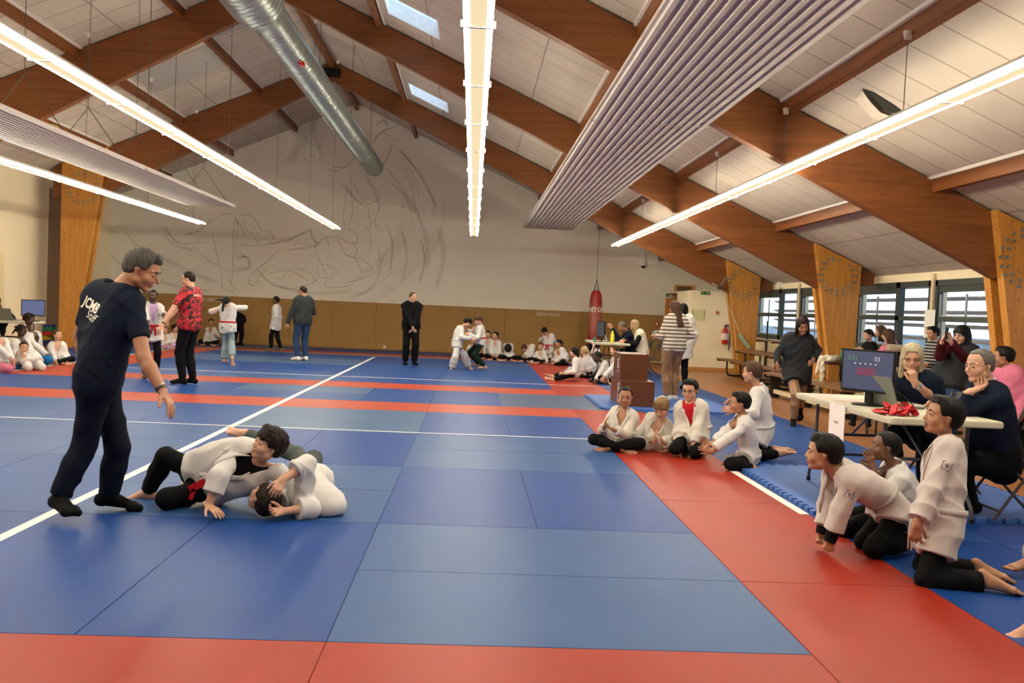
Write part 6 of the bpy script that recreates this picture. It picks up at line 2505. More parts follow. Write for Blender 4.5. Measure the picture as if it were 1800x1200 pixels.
# jacket tail spread on the mat
sd = SDF(.0065)
for q0, q1, r0, r1 in ((px(535, 866, 5.95), px(595, 889, 5.85), .1, .03), (px(535, 872, 5.9), px(575, 892, 5.82), .08, .04), (px(545, 855, 6.05), px(585, 880, 5.95), .1, .05)):
    sd.cap(q0, q1, r0, r1, k=.12)
v, f = sd.mesh()
v[:, 2] = np.maximum(v[:, 2], .006)
v = folds(relax(v, f, 2), f, .003, 4.4)
mesh_obj('jacket_tail', v, f, FB['gi'], j['org'], a['body'])
patch(a, 'R', .02, .9, V3(-.2, -1, .3))

# ---- three boys at right
a = person('boy on hands and knees in white judo jacket at the red border', (2.5, 5.3), yaw=272, S=1.36, lod=0,
           P=px(1570, 902, 5.42), C=px(1479, 830, 5.27), H=px(1447, 797, 5.26), head=(292, 4, 0), hh=.232, cr=V3(.1, 1, .1), neckf=.6,
           el=px(1478, 895, 5.2), hl=px(1460, 946, 5.22), er=px(1455, 890, 5.4), hr=px(1445, 934, 5.38), hdl=V3(-.15, 0, -1), hdr=V3(-.15, 0, -1), hnl=V3(.2, 1, 0), hnr=V3(.2, -1, 0),
           kl=px(1536, 962, 5.2), fl=px(1612, 950, 5.35), kr=px(1520, 950, 5.42), fr=px(1605, 945, 5.55), fdl=V3(1, .1, -.1), fdr=V3(1, .2, -.1), ful=V3(0, 0, -1), fur=V3(0, 0, -1),
           pull=V3(-.5, 0, .8), skin='olive', hair=('short', 'black'), curl=(1.5, 1.5),
           wear=[('pants', 'black', dict(off=.016, top=.3)), ('gi', 'gipink', dict(sleeve=.86, off=.015, sl_off=.027, slw=.01, hem=.2, amp=.006)), ('cuff', 'black', dict(a=-.1, b=.22, off=.006, name='undersleeve')), ('belt', 'gicream', dict(t=.34, noknot=True))])
patch(a, 'L', .022, .35, V3(-.3, -1, .2))
w0 = a['J']
a = person('boy with hands joined at his mouth, kneeling between the two nearest boys at right', (2.72, 5.78), yaw=280, S=1.26, lod=0, pose='seiza',
           P=px(1592, 888, 5.78), C=px(1575, 830, 5.74), H=px(1556, 786, 5.72), head=(283, 8, 0), hh=.208,
           hl=px(1535, 822, 5.66), hr=px(1533, 818, 5.78), hdl=V3(-.35, .1, .95), hdr=V3(-.35, -.1, .95), hnl=V3(-.1, 1, 0), hnr=V3(-.1, -1, 0), el=(-.3, -.1, -.8), er=(.3, -.1, -.8),
           skin='brown', hair=('crop', 'black'), curl=(.15, .15), wear=[BP, ('gi', 'gi', dict(sleeve=.84, sl_off=.028)), WB])
a = person('boy kneeling upright with open mouth in rosy-white judo suit, nearest at right', (2.6, 4.8), yaw=292, S=1.42, lod=0, pose='kneelup',
           P=px(1652, 925, 4.83), C=px(1664, 792, 4.92), H=px(1657, 733, 4.93), head=(279, 12, 0), hh=.228, cr=V3(.32, .9, .06), pyaw=285,
           el=px(1634, 868, 4.74), hl=px(1612, 922, 4.68), er=px(1640, 880, 5.1), hr=px(1625, 935, 5.15), hdl=V3(0, .1, -1),
           kl=px(1630, 1018, 4.70), kr=px(1626, 995, 5.0), fl=px(1734, 1022, 4.62), fr=px(1722, 1002, 4.85), fdl=V3(.75, -.45, -.42), fdr=V3(.8, -.3, -.42), ful=V3(-.5, .1, -.8), fur=V3(-.5, .1, -.8),
           skin='olive', hair=('short', 'black'), curl=(.5, .5), face=dict(open=1),
           wear=[('pants', 'black', dict(off=.018, len=.93, cuff=.01)), ('gi', 'gipink', dict(sleeve=.92, off=.017, sl_off=.028, slw=.01, hem=.52, flare=.012, amp=.0065)), ('belt', 'gipink', dict(t=.18, tl=.17, tail=V3(-.15, -.1, -1)))])
patch(a, 'L', .022, .4, V3(-.3, -1, .1))
# two children mostly beyond the right edge
a = person('child at the right edge of the photo, only a bare foot with toes in view', (3.1, 4.05), yaw=275, S=1.25, lod=1, P=G(1960, 1085, .09), C=px(1990, 1000, 4.05),
           kl=px(1890, 1075, 3.95), fl=px(1812, 1105, 3.96), kr=px(1900, 1060, 4.2), fr=px(1960, 1100, 4.15), fdl=V3(-1, -.1, -.15), fdr=V3(-.6, -.5, 0), ful=V3(.1, 0, 1), fur=V3(0, 0, 1), skin='fair', wear=[BP, GI, WB])
a = person('child at the right edge of the photo, white knee and toes in view', (3.6, 5.0), yaw=275, S=1.25, lod=1, P=G(1930, 985, .09), C=px(1945, 900, 5.05),
           kl=px(1823, 962, 4.98), fl=px(1812, 985, 4.93), kr=px(1880, 950, 5.2), fr=px(1850, 975, 5.1), fdl=V3(-1, -.1, -.1), fdr=V3(-1, .1, -.1), ful=V3(0, 0, 1), fur=V3(0, 0, 1), skin='tan', wear=[('pants', 'gi', dict(off=.02)), GI, WB])

# ---- five children in the middle right
a = person('boy with shaved sides clapping, leftmost of the five seated judo children', (1.56, 9.1), yaw=200, S=1.24, lod=1, pose='cross', H=px(1099, 698, 9.05), C=px(1097, 727, 9.08), lean=(4, 0, 6), head=(190, -2, 0), hh=.218,
           hl=px(1077, 754, 8.85), hr=px(1062, 750, 8.9), hdl=V3(-.7, -.3, .3), hdr=V3(.1, -.3, .9), hnl=V3(.3, 0, 1), hnr=V3(.9, -.3, 0), skin='tan', hair=('crop', 'black'), curl=(.3, .2),
           wear=[('pants', 'black', dict(off=.018)), ('gi', 'gicream', dict(sleeve=.86, sl_off=.022, vz=-.11, va=.45)), ('belt', 'gicream', dict(t=.12))])
a = person('sandy-haired boy looking down and clapping, second of the five', (1.92, 9.3), yaw=205, S=1.24, lod=1, pose='cross', H=px(1163, 718, 9.1), C=px(1161, 742, 9.2), lean=(18, 0, 0), head=(215, -25, 0), hh=.215,
           hl=px(1165, 776, 8.95), hr=px(1150, 776, 8.95), hdl=V3(-.4, -.2, .8), hdr=V3(-.1, -.2, .9), hnl=V3(-1, 0, 0), hnr=V3(1, 0, 0), skin='fair', hair=('fringe', 'sandy'), curl=(.25, .25),
           wear=[('pants', 'gicream', dict(off=.025, cuff=.015)), ('gi', 'gicream', dict(sleeve=.84, sl_off=.021, vz=-.18, va=.28)), ('belt', 'gicream', dict(t=.12))])
a = person('boy with glasses kneeling, red shirt under cream judo jacket, third of the five', (2.3, 9.0), yaw=205, S=1.36, lod=1, pose='seiza', H=px(1213, 686, 8.95), C=px(1214, 715, 8.97), lean=(2, 0, 0), head=(214, -4, 0), hh=.222, pz=.17,
           hl=px(1219, 785, 8.72), hr=px(1194, 781, 8.8), hdl=V3(-.1, -.3, -.9), hdr=V3(-.2, -.3, -.9), kl=px(1222, 795, 8.68), kr=px(1188, 788, 8.72), skin='fair', hair=('short', 'black'), glasses='black', el=(-.2, -.7, -.6), er=(.2, -.7, -.6),
           wear=[('pants', 'black', dict(off=.018)), ('tee', 'red', dict(name='undershirt', off=.003, hem=0, amp=0, sleeve=.2)), ('gi', 'gicream', dict(sleeve=.9, sl_off=.022, off=.014, vz=-.14, va=.3, hem=.5)), ('belt', 'gicream', dict(t=.16))])
a = person('boy in profile leaning forward with clapping hands, fourth of the five', (2.52, 8.35), yaw=285, S=1.28, lod=1, pose='cross', H=px(1300, 709, 8.3), C=px(1307, 739, 8.32), P=px(1318, 806, 8.38), lean=(8, 0, -10), head=(276, 2, 0), hh=.216,
           hl=px(1244, 797, 8.1), hr=px(1240, 790, 8.25), hdl=V3(-1, -.1, .35), hdr=V3(-1, .1, .5), hnl=V3(0, 1, 0), hnr=V3(0, -1, 0), kl=px(1284, 815, 8.08), kr=px(1290, 808, 8.6), fl=px(1322, 822, 8.15), fr=px(1275, 822, 8.3), skin='olive', hair=('short', 'black'),
           wear=[('pants', 'black', dict(off=.018)), ('gi', 'gi', dict(sleeve=.88, sl_off=.022, hem=.3)), ('belt', 'gi', dict(t=.1, tail=V3(-.6, -.2, -.2)))])
a = person('boy kneeling up behind the others, back half turned, bare feet behind him, last of five', (2.95, 8.85), yaw=298, S=1.32, lod=1, pose='kneelup', H=px(1322, 655, 8.8), C=px(1334, 689, 8.82), P=px(1341, 760, 8.86), head=(302, 0, 0), hh=.216,
           hl=px(1290, 722, 8.6), hr=px(1292, 708, 8.95), hdl=V3(-1, 0, .2), hdr=V3(-1, 0, .2), kl=px(1322, 800, 8.72), kr=px(1325, 792, 9.0), fl=px(1370, 797, 8.7), fr=px(1366, 792, 8.85), fdl=V3(1, -.25, -.1), fdr=V3(1, -.1, -.1),
           skin='fair', hair=('short', 'brown'), wear=[('pants', 'black', dict(off=.016)), ('gi', 'gi', dict(sleeve=.88, sl_off=.021, hem=.5, off=.015)), ('belt', 'gi', dict(t=.15, noknot=True))])

# ---- walking woman
a = person('woman in long black jumper and tan leggings walking and looking down', (4.4, 12.0), yaw=196, S=1.62, lod=1, female=True, P=px(1400, 652, 12.0), C=px(1403, 595, 11.95), H=px(1411, 572, 11.78), head=(188, -24, 6), hh=.225,
           er=px(1367, 622, 12.0), hr=px(1366, 640, 11.9), el=px(1438, 615, 12.0), hl=px(1430, 632, 11.8), hdr=V3(.1, -.1, -1), hdl=V3(-.3, -.4, -.3), kr=px(1399, 693, 11.7), fr=px(1395, 738, 11.75), kl=px(1409, 690, 12.1), fl=px(1407, 715, 12.7),
           fdr=V3(-.3, -.9, -.5), fdl=V3(0, -.3, -1), skin='tan', hair=('bob', 'darkbrown'), hairx=dict(len=.6), bw=.95, bd=.95, feet='sock', curl=(.9, .9),
           wear=[('pants', 'tan', dict(off=.01, amp=.004)), ('top', 'charcoal', dict(name='jumper', off=.02, sl_off=.012, hem=.5, flare=.02, amp=.006, sleeve=.98)), ('feet', 'black', dict(h=.05))])

# ---- two women by the podium
a = person('long-haired woman in striped jumper and brown trousers, back to the camera', (3.32, 14.55), yaw=338, S=1.66, lod=1, female=True, head=(325, -18, 0), hl=(-.09, .17, .64), hr=(.09, .06, .60), el=(-.5, -.5, -.8), er=(.7, -.6, -.4),
           fl=(-.05, .0, .045), fr=(.06, .04, .045), skin='fair', hair=('loose', 'brown'), hairx=dict(len=1.5), feet='shoe', hdl=(-.4, .8, .1),
           wear=[('pants', 'tan', dict(off=.014, cuff=.02, amp=.005)), ('top', 'stripe_taupe', dict(name='jumper', off=.014, sl_off=.014, hem=.02, t0=.0)), ('feet', 'white', dict(off=.006, h=.02), 'shoe')])
t = empty('phone', a['J']['wrL'], 'dark phone held by the woman in the striped jumper', 'phone')
MB().obox(a['J']['wrL'] + V3(-.03, .03, .05), V3(.05, .05, .02), V3(-.03, .02, 0), V3(0, .002, .006)).build('case', M_blk, t)
a = person('dark-haired woman in white coat standing behind the striped jumper', (4.0, 16.9), yaw=350, S=1.66, lod=2, female=True, head=(330, -5, 0), skin='olive', hair=('loose', 'black'), hairx=dict(len=1.0), feet='shoe',
           wear=[BP, ('top', 'white', dict(name='coat', off=.03, sl_off=.024, hem=.62, flare=.03)), ('feet', 'black', dict(off=.01, h=.1), 'boot')])

# ---- people at the near table
a = person('grey-haired man in dark blue sweater resting his chin on his hand at the table', (4.05, 6.5), yaw=277, S=1.76, lod=0, pose='chair', z0=.028, P=px(1752, 812, 6.45), C=px(1734, 690, 6.42), H=px(1722, 643, 6.4), head=(258, -4, 0), hh=.242, neckf=.3,
           el=px(1692, 722, 6.3), hl=px(1706, 688, 6.28), hdl=V3(.55, .1, .2), hnl=V3(0, -.1, 1), er=px(1690, 720, 6.75), hr=px(1655, 712, 6.75), hdr=V3(-1, .1, 0),
           kl=px(1682, 812, 6.3), kr=px(1680, 800, 6.6), fl=px(1707, 885, 6.42), fr=px(1650, 880, 6.7), fdl=V3(-1, -.2, 0), fdr=V3(-1, 0, 0), skin='fair', hair=('receding', 'grey'), bw=1.08, bd=1.12, belly=.02, curl=(.5, .3),
           face=dict(nose=1.2, fat=.015, brow='grey', jaw=1.05), feet='sock',
           wear=[('pants', 'black', dict(off=.02)), ('top', 'navy', dict(name='sweater', off=.014, sl_off=.014, hem=.12, collar='white', sleeve=.94, amp=.006)), ('feet', 'black', dict(off=.008, h=.06), 'shoe')])
a = person('grey-blonde woman with glasses at the table, hand at her mouth', (3.95, 7.4), yaw=235, S=1.64, lod=0, pose='chair', z0=.028, female=True, P=px(1632, 770, 7.35), C=px(1610, 672, 7.3), H=px(1603, 630, 7.25), head=(205, -6, 0), hh=.232,
           el=px(1640, 700, 7.15), hl=px(1608, 672, 7.08), hdl=V3(-.25, -.1, .9), hnl=V3(-.2, .9, 0), er=px(1562, 706, 7.25), hr=px(1545, 702, 7.0), hdr=V3(-.9, -.4, 0), skin='fair', hair=('bob', 'greybl'), hairx=dict(len=.62), glasses='red',
           kl=(-.08, .25, .29), kr=(.08, .25, .29), curl=(.9, .3), bw=1.0, bd=1.0, feet='sock',
           wear=[('pants', 'black', dict(off=.014)), ('tee', 'navy', dict(name='polo_shirt', collar='navy', off=.02, sleeve=.36, sl_off=.022)), ('feet', 'black', dict(off=.008), 'shoe')])
w_ = a['J']
MB().tube([w_['wrL'] + (w_['elL'] - w_['wrL']) * .12, w_['wrL'] + (w_['elL'] - w_['wrL']) * .24], .034, 20).build('wristwatch', mat('watch_steel', '#b8b8b4', .25, metal=.7), a['body'], smooth=True)

# ---- woman filming with phone, and spectators
a = person('dark-haired woman in wine-red sleeves and black vest filming with her phone', (5.5, 10.1), yaw=235, S=1.56, lod=1, z0=-.04, female=True, H=px(1690, 590, 10.1), C=px(1693, 616, 10.12), head=(238, 2, 0), hh=.225,
           el=px(1706, 640, 10.0), hl=px(1672, 602, 9.8), er=px(1652, 625, 10.0), hr=px(1655, 600, 9.8), hdl=V3(-.3, -.2, .8), hdr=V3(.2, -.2, .8), skin='fair', hair=('bobf', 'black'), hairx=dict(len=.75), glasses='blue', feet='shoe',
           wear=[('pants', 'jeans', dict(off=.014)), ('top', 'wine', dict(name='jumper', off=.006, sl_off=.02, hem=.05)), ('top', 'charcoal', dict(name='vest', off=.03, sleeve=.12, hem=.1, sl_off=.006)), ('feet', 'black', dict(off=.008), 'shoe')])
t = empty('phone', px(1663, 583, 9.75), 'black phone held up by the woman filming', 'phone')
MB().obox(px(1664, 586, 9.76), V3(.028, .02, 0), V3(.004, 0, .065), V3(-.002, .004, 0)).build('case', M_blk, t, bevel=.003)
MB().lathe(px(1660, 577, 9.745), [(.008, 0), (.008, .004)], 12, (.5, -.8, 0)).build('camera_lens', M_cable, t)
a = person('person in pink top half hidden behind the seated man', (5.9, 9.2), yaw=250, S=1.5, lod=2, z0=-.04, female=True, H=px(1764, 628, 9.0), C=px(1768, 655, 9.0), P=px(1772, 705, 9.0), head=(300, 0, 0), skin='tan', hair=('short', 'black'), feet='shoe', wear=[BP, ('top', 'pink', dict(name='sweatshirt', off=.015, sl_off=.018)), ('feet', 'black', dict(off=.008), 'shoe')])
TZ = .62
a = person('girl in black top with tied hair and phone, seated below the window', (6.7, 15.15), yaw=255, S=1.22, lod=2, pose='chair', z0=TZ - .33, P=V3(6.72, 15.1, TZ + .09), H=px(1526, 589, 15.1), C=px(1530, 606, 15.1), head=(265, -15, 0), hl=px(1518, 616, 14.9), hr=px(1512, 620, 15.2), female=True,
           skin='fair', hair=('pony', 'darkbrown'), hairx=dict(caps=[((0, -.4, .15), (0, -.6, -.3), .12, .06)]), feet='shoe', wear=[('pants', 'black'), ('top', 'black', dict(name='jumper', off=.008)), ('feet', 'black', {}, 'shoe')])
t = empty('phone', a['J']['wrR'], 'pale phone in the hands of the seated girl in black', 'phone')
MB().obox(px(1510, 612, 15.05), V3(.03, .02, -.03), V3(.02, 0, .03), V3(0, .004, 0)).build('case', mat('phone_lilac', '#a89ab8', .4), t)
a = person('long-haired girl in pink jumper turned away on the bench', (6.75, 14.5), yaw=300, S=1.3, lod=2, pose='chair', z0=TZ - .33, P=V3(6.75, 14.4, TZ + .09), H=px(1561, 590, 14.4), C=px(1556, 614, 14.4), head=(310, -10, 0), hl=px(1535, 628, 14.2), female=True,
           skin='fair', hair=('loose', 'brown'), hairx=dict(len=.9), feet='shoe', wear=[('pants', 'navy'), ('top', 'pink', dict(name='jumper', off=.014, sl_off=.016)), ('feet', 'black', {}, 'shoe')])
a = person('girl half hidden between the two bench girls, brown hair', (7.1, 14.95), yaw=270, S=1.25, lod=3, pose='chair', z0=TZ - .3, P=V3(7.1, 14.9, TZ + .12), H=px(1547, 583, 15.3), head=(280, 0, 0), female=True, skin='fair', hair=('loose', 'brown'), feet='shoe', wear=[('pants', 'navy'), ('top', 'pink', dict(name='jumper')), ('feet', 'black', {}, 'shoe')])
# fur-trimmed coat over the bench
sd = SDF(.012)
for q0, q1, r in ((px(1572, 612, 14.2), px(1590, 618, 14.1), .09), (px(1568, 630, 14.2), px(1592, 640, 14.1), .1)):
    sd.cap(q0, q1, r, r * .8, k=.05)
v, f = sd.mesh()
cm = empty('coat', px(1580, 630, 14.15), 'dark blue coat with fur-trimmed hood lying beside the girl in pink', 'coat')
q = f[v[f].mean(1)[:, 2] > px(1575, 625, 14.15)[2]]
mesh_obj('coat_body', folds(v, f, .008, 2), f, FB['navy'], cm['_o'], cm)
sd = SDF(.012)
sd.cap(px(1565, 612, 14.15), px(1592, 612, 14.05), .07, .05, k=.02)
v, f = sd.mesh()
v = v + vnormals(v, f) * (.008 * noise3(v, 90, 1))[:, None]
mesh_obj('fur_trim', v, f, mat('fur', '#b3a48c', .9, .2, 80, .6, 200), cm['_o'], cm)
a = person('boy in black and white striped top on the bench beside the filming woman', (6.75, 13.05), yaw=262, S=1.3, lod=2, pose='chair', z0=TZ - .33, P=V3(6.75, 13.0, TZ + .09), H=px(1640, 586, 13.0), C=px(1643, 606, 13.0), head=(262, -6, 0), skin='olive', hair=('short', 'black'), feet='shoe', hl=px(1630, 640, 12.8),
           wear=[('pants', 'red'), ('top', 'stripe_black', dict(name='jumper', off=.01)), ('feet', 'black', {}, 'shoe')])
a = person('child in white shirt seen behind the monitor, back of a brown-haired head', (5.2, 11.6), yaw=20, S=1.25, lod=2, pose='chair', P=px(1552, 700, 11.4), H=px(1545, 636, 11.4), C=px(1549, 662, 11.4), head=(20, -5, 0), skin='fair', hair=('short', 'darkbrown'), feet='shoe', wear=[('pants', 'navy'), ('top', 'white', dict(name='shirt', off=.012)), ('feet', 'black', {}, 'shoe')])
bp_ = a['J']['P']
t = empty('stool', (bp_[0], bp_[1], -.04), 'plain low stool under the child in white shirt', 'stool')
MB().box((bp_[0] - .16, bp_[1] - .16, bp_[2] - .11), (bp_[0] + .16, bp_[1] + .16, bp_[2] - .08)).build('seat', M_bw, t)
for sx in (-.13, .13):
    for sy in (-.13, .13):
        MB().tube([(bp_[0] + sx, bp_[1] + sy, -.04), (bp_[0] + sx, bp_[1] + sy, bp_[2] - .11)], .015, 8).build('leg', M_bt, t)
# white garment hanging over the gym box
sd = SDF(.014)
for q0, q1, r in (((6.16, 15.45, .66), (6.14, 15.4, .35), .05), ((6.2, 15.5, .76), (6.5, 15.7, .77), .06), ((6.3, 15.4, .76), (6.2, 15.85, .76), .06), ((6.16, 15.6, .7), (6.13, 15.62, .5), .04)):
    sd.cap(V3(*q0), V3(*q1), r, r * .8, k=.05)
v, f = sd.mesh()
o = mesh_obj('white_garment', folds(v, f, .01, 3), f, FB['cream'], (6.2, 15.5, .76))
tag(o, 'crumpled white garment draped over the corner of the gym box', 'garment')

# ---- far table
a = person('grey-haired man in dark jacket rubbing his eye at the distant table', (3.8, 20.7), yaw=270, S=1.72, lod=2, pose='chair', P=px(1112, 618, 20.7), C=px(1103, 586, 20.6), H=px(1093, 574, 20.5), head=(262, -18, 0), el=px(1090, 600, 20.3), hl=px(1076, 577, 20.35), hr=px(1075, 598, 20.8), skin='tan', hair=('receding', 'grey'), feet='shoe',
           wear=[BP, ('top', 'navy', dict(name='jacket', off=.018, sl_off=.018)), ('feet', 'black', {}, 'shoe')])
a = person('blonde woman with glasses, cream vest over black sleeves, at the distant table', (3.9, 19.75), yaw=272, S=1.66, lod=2, pose='chair', female=True, P=px(1130, 622, 19.7), C=px(1124, 586, 19.7), H=px(1115, 571, 19.7), head=(265, 0, 0), hl=px(1098, 601, 19.5), hr=px(1100, 599, 19.9), skin='fair', hair=('bob', 'blond'), glasses='red', feet='shoe',
           wear=[BP, ('top', 'black', dict(name='jumper', off=.006, sl_off=.012)), ('top', 'cream', dict(name='vest', off=.026, sleeve=.08, hem=.2)), ('feet', 'black', {}, 'shoe')])

# ---- distant standing people
a = person('man in red and black printed shirt with glasses reaching out to the standing girl', tuple(G(330, 676)[:2]), yaw=285, S=1.76, lod=1, head=(262, -6, 0), hh=.24, hl=px(283, 574, 13.6), hr=px(280, 578, 14.0), el=(.1, 0, -1), er=(.1, 0, -1), fl=(-.03, .03, .045), fr=(.05, -.02, .045), fdl=(0, 1, 0), fdr=(.1, 1, 0),
           skin='fair', hair=('crop', 'darkbrown'), glasses='metal', feet='sock', bw=1.05, wear=[('pants', 'black', dict(off=.018)), ('tee', 'redprint', dict(off=.02, sleeve=.36, sl_off=.02, hem=.1)), ('feet', 'black', dict(h=.05))])
project_text(a, 'FRANCE', .05, (0, -.04), 'lettering', MATS['print_white'], 'back')
MB().tube([a['J']['wrL'] + (a['J']['elL'] - a['J']['wrL']) * .1, a['J']['wrL'] + (a['J']['elL'] - a['J']['wrL']) * .17], .032, 14).build('bracelet', M_blk, a['body'], smooth=True)
a = person('girl in judo jacket with red belt facing the man in the printed shirt', tuple(G(264, 664)[:2]), yaw=150, S=1.44, lod=1, female=True, head=(168, 5, 0), hh=.205, hl=px(292, 562, 14.5), hr=px(262, 585, 14.5), el=(-.9, 0, -.2), skin='dark', hair=('pony', 'black'), hairx=dict(caps=[((0, -.4, .2), (0, -.55, -.1), .12, .08)]),
           wear=[BP, ('tee', 'lilac', dict(name='undershirt', off=.004, hem=0, amp=0)), ('gi', 'gi', dict(vz=-.2, va=.3, sleeve=.7, slw=.01)), RB])
a = person('long-haired girl in pale jeans and judo jacket running away, red belt', tuple(G(398, 640)[:2]), yaw=8, S=1.46, lod=1, female=True, head=(15, -8, 0), H=px(398, 531, 18.6), hl=px(375, 547, 18.5), hr=px(412, 540, 18.8), el=(-.9, -.1, -.4), er=(.9, .2, 0), fl=px(394, 632, 18.7), fr=px(408, 628, 18.3), kr=px(407, 600, 18.7), fdr=V3(.1, -.2, -1), fur=V3(0, -1, .2), skin='fair',
           hair=('pony', 'black'), hairx=dict(caps=[((0, -.42, .1), (-.4, -.6, .12), .12, .07), ((-.4, -.6, .12), (-.9, -.6, .08), .07, .03), ((0, -.45, .1), (.05, -.62, -.9), .15, .1), ((0, -.45, .1), (.6, -.55, -.15), .1, .04)]),
           wear=[('pants', 'jeansl', dict(off=.02, cuff=.02)), ('gi', 'gi', dict(hem=.3, sleeve=.85)), RB])
a = person('person in black bending forward beside the running girl', (-6.35, 25.6), yaw=275, S=1.62, lod=2, P=px(424, 563, 25.6), C=px(409, 557, 25.5), H=px(407, 545, 25.3), head=(265, -50, 0), hl=px(409, 572, 25.3), hr=px(412, 570, 25.7), skin='fair', hair=('short', 'darkbrown'), feet='shoe',
           kl=px(425, 585, 25.5), kr=px(414, 586, 25.7), fl=px(423, 603, 25.5), fr=px(412, 603, 25.7), wear=[BP, ('top', 'black', dict(name='jumper', off=.015)), ('feet', 'black', dict(off=.01), 'shoe')])
a = person('boy in judo jacket standing in profile before the brown padding', tuple(G(484, 618)[:2]), yaw=277, S=1.44, lod=2, head=(275, 8, 0), fl=(-.04, .07, .045), fr=(.04, -.09, .05), hl=(-.1, .0, .5), hr=(.08, .02, .5), skin='brown', hair=('crop', 'black'), wear=[BP, ('gi', 'gi', dict(hem=.5)), ('belt', 'gicream', {})])
a = person('man in dark jacket and blue jeans with his back turned, white shoes', tuple(G(530, 634)[:2]), yaw=318, S=1.72, lod=2, head=(282, 0, 0), hl=(-.2, .05, .49), hr=(.06, .12, .62), er=(.9, -.2, -.6), skin='tan', hair=('crop', 'darkbrown'), glasses='metal', feet='shoe', bw=1.1,
           wear=[('pants', 'jeans', dict(off=.022)), ('top', 'dgrey', dict(name='jacket', off=.02, sl_off=.02, hem=.12)), ('feet', 'white', dict(off=.008, h=.02), 'shoe')])
J_ = a['J']
q0 = J_['P'] + J_['pu'] * .08
a = person('young man in black hoodie and joggers with clasped hands before the padding', tuple(G(720, 641)[:2]), yaw=168, S=1.70, lod=2, head=(135, 0, 0), hl=px(725, 577, 20.55), hr=px(727, 579, 20.5), el=(-1, .1, -.3), er=(1, .1, -.3), skin='fair', hair=('crop', 'brown'), feet='sock',
           wear=[('pants', 'black', dict(off=.026, cuff=.012)), ('top', 'black', dict(name='hoodie', off=.02, sl_off=.02, hem=.1)), ('feet', 'black', dict(h=.06))])
sd = SDF(.012)
C_, cf_, cr_ = a['J']['C'], a['J']['cf'], a['J']['cr']
for an in range(0, 360, 40):
    aa = math.radians(an)
    sd.cap(C_ + V3(0, 0, .045) + (cr_ * math.sin(aa) * .075 + cf_ * math.cos(aa) * .065), C_ + V3(0, 0, .045) + (cr_ * math.sin(aa + .7) * .075 + cf_ * math.cos(aa + .7) * .065), .024, .024, k=.02)
v, f = sd.mesh()
mesh_obj('hood', v, f, FB['black'], a['J']['org'], a['body'])

# ---- two fighters
a = person('boy in white judo suit gripping his opponent, head down, left of the pair', tuple(G(806, 650)[:2]), yaw=72, S=1.42, lod=2, P=px(803, 606, 20.0), C=px(808, 579, 20.1), H=px(822, 567, 20.1), head=(80, -35, 0), hl=px(830, 580, 20.3), hr=px(828, 595, 19.8), el=(0, 0, -1), fl=px(823, 643, 20.2), fr=px(795, 645, 19.9), kl=px(817, 625, 20.1), kr=px(800, 628, 19.8), skin='fair', hair=('fringe', 'black'),
           fdr=V3(-.3, -.7, -.3), fdl=V3(.5, -.6, -.2), wear=[('pants', 'gi', dict(off=.03, cuff=.02)), ('gi', 'gi', dict(hem=.25)), ('belt', 'gi', dict(noknot=True))])
a = person('boy in black trousers and red belt gripping his opponent, right of the pair', tuple(G(845, 650)[:2]), yaw=262, S=1.42, lod=2, P=px(846, 600, 20.1), C=px(843, 576, 20.1), H=px(841, 563, 20.0), head=(245, -20, 0), hl=px(825, 588, 19.9), hr=px(822, 580, 20.3), fl=px(852, 644, 19.95), fr=px(842, 640, 20.3), skin='fair', hair=('fringe', 'brown'), wear=[('pants', 'darkgreen', dict(off=.022)), ('gi', 'gi', dict(hem=.25)), RB])


def sit(label, x, y, hx, hy, Y, yaw, pose='cross', S=1.2, lod=2, skin='fair', hair=('short', 'black'), head=None, wear=None, **kw):
    """seated child: ground pixel, head pixel, depth"""
    g = px(x, y, Y)
    H_ = px(hx, hy, Y - .02)
    return person(label, (g[0], g[1]), yaw=yaw, S=S, lod=lod, pose=pose, head=head or (yaw, 0, 0), skin=skin, hair=hair, H=H_, C=kw.pop('C', H_ + V3(0, 0, -.145 * S) + rotm(yaw)[1] * -.03), wear=wear or [BP, ('gi', 'gi', {}), WB], **kw)


LAP = dict(hl=(-.06, .18, .12), hr=(.06, .18, .12))
sit('dark-haired child mostly hidden behind the two fighters', 832, 628, 831, 598, 24.6, 190, head=(190, -20, 0), **LAP)
sit('child with white headband seated just right of the fighters', 861, 628, 858, 588, 24.5, 200, head=(190, 0, 0), **LAP)
sit('boy looking to the left, seated right of the headband child', 873, 630, 871, 590, 24.2, 195, S=1.28, head=(225, 5, 0), **LAP)
sit('bushy-haired child bowing the head on the row by the padding', 894, 632, 893, 613, 24.2, 182, hair=('ball', 'black'), head=(180, -75, 0), C=px(893, 607, 24.5), hl=px(882, 630, 24.0), hr=px(905, 630, 24.0))
sit('brown-haired child leaning over folded arms beside the bushy-haired one', 930, 633, 922, 612, 24.0, 215, hair=('short', 'brown'), head=(220, -50, 0), C=px(932, 609, 24.2), hl=px(915, 631, 23.8), hr=px(925, 631, 23.8))
sit('boy facing the camera in the row, hands on the floor', 952, 636, 950, 609, 23.6, 185, hair=('short', 'brown'), hl=px(962, 636, 23.3), hr=px(935, 636, 23.4))
person('curly-haired child kneeling up behind the row, red belt, looking down', tuple(px(963, 628, 24.6)[:2]), yaw=200, S=1.25, lod=2, pose='kneelup', H=px(957, 583, 24.5), head=(205, -45, 0), hair=('curly', 'darkbrown'), skin='fair', hl=(.02, -.12, .42), hr=(.08, -.12, .42), wear=[WP, GI, RB])
sit('boy gazing up left at the right end of the row', 990, 640, 983, 604, 23.0, 225, 'seiza', S=1.32, skin='olive', head=(235, 10, 0), hair=('fringe', 'black'), hl=px(975, 636, 22.8), hr=px(970, 634, 23))
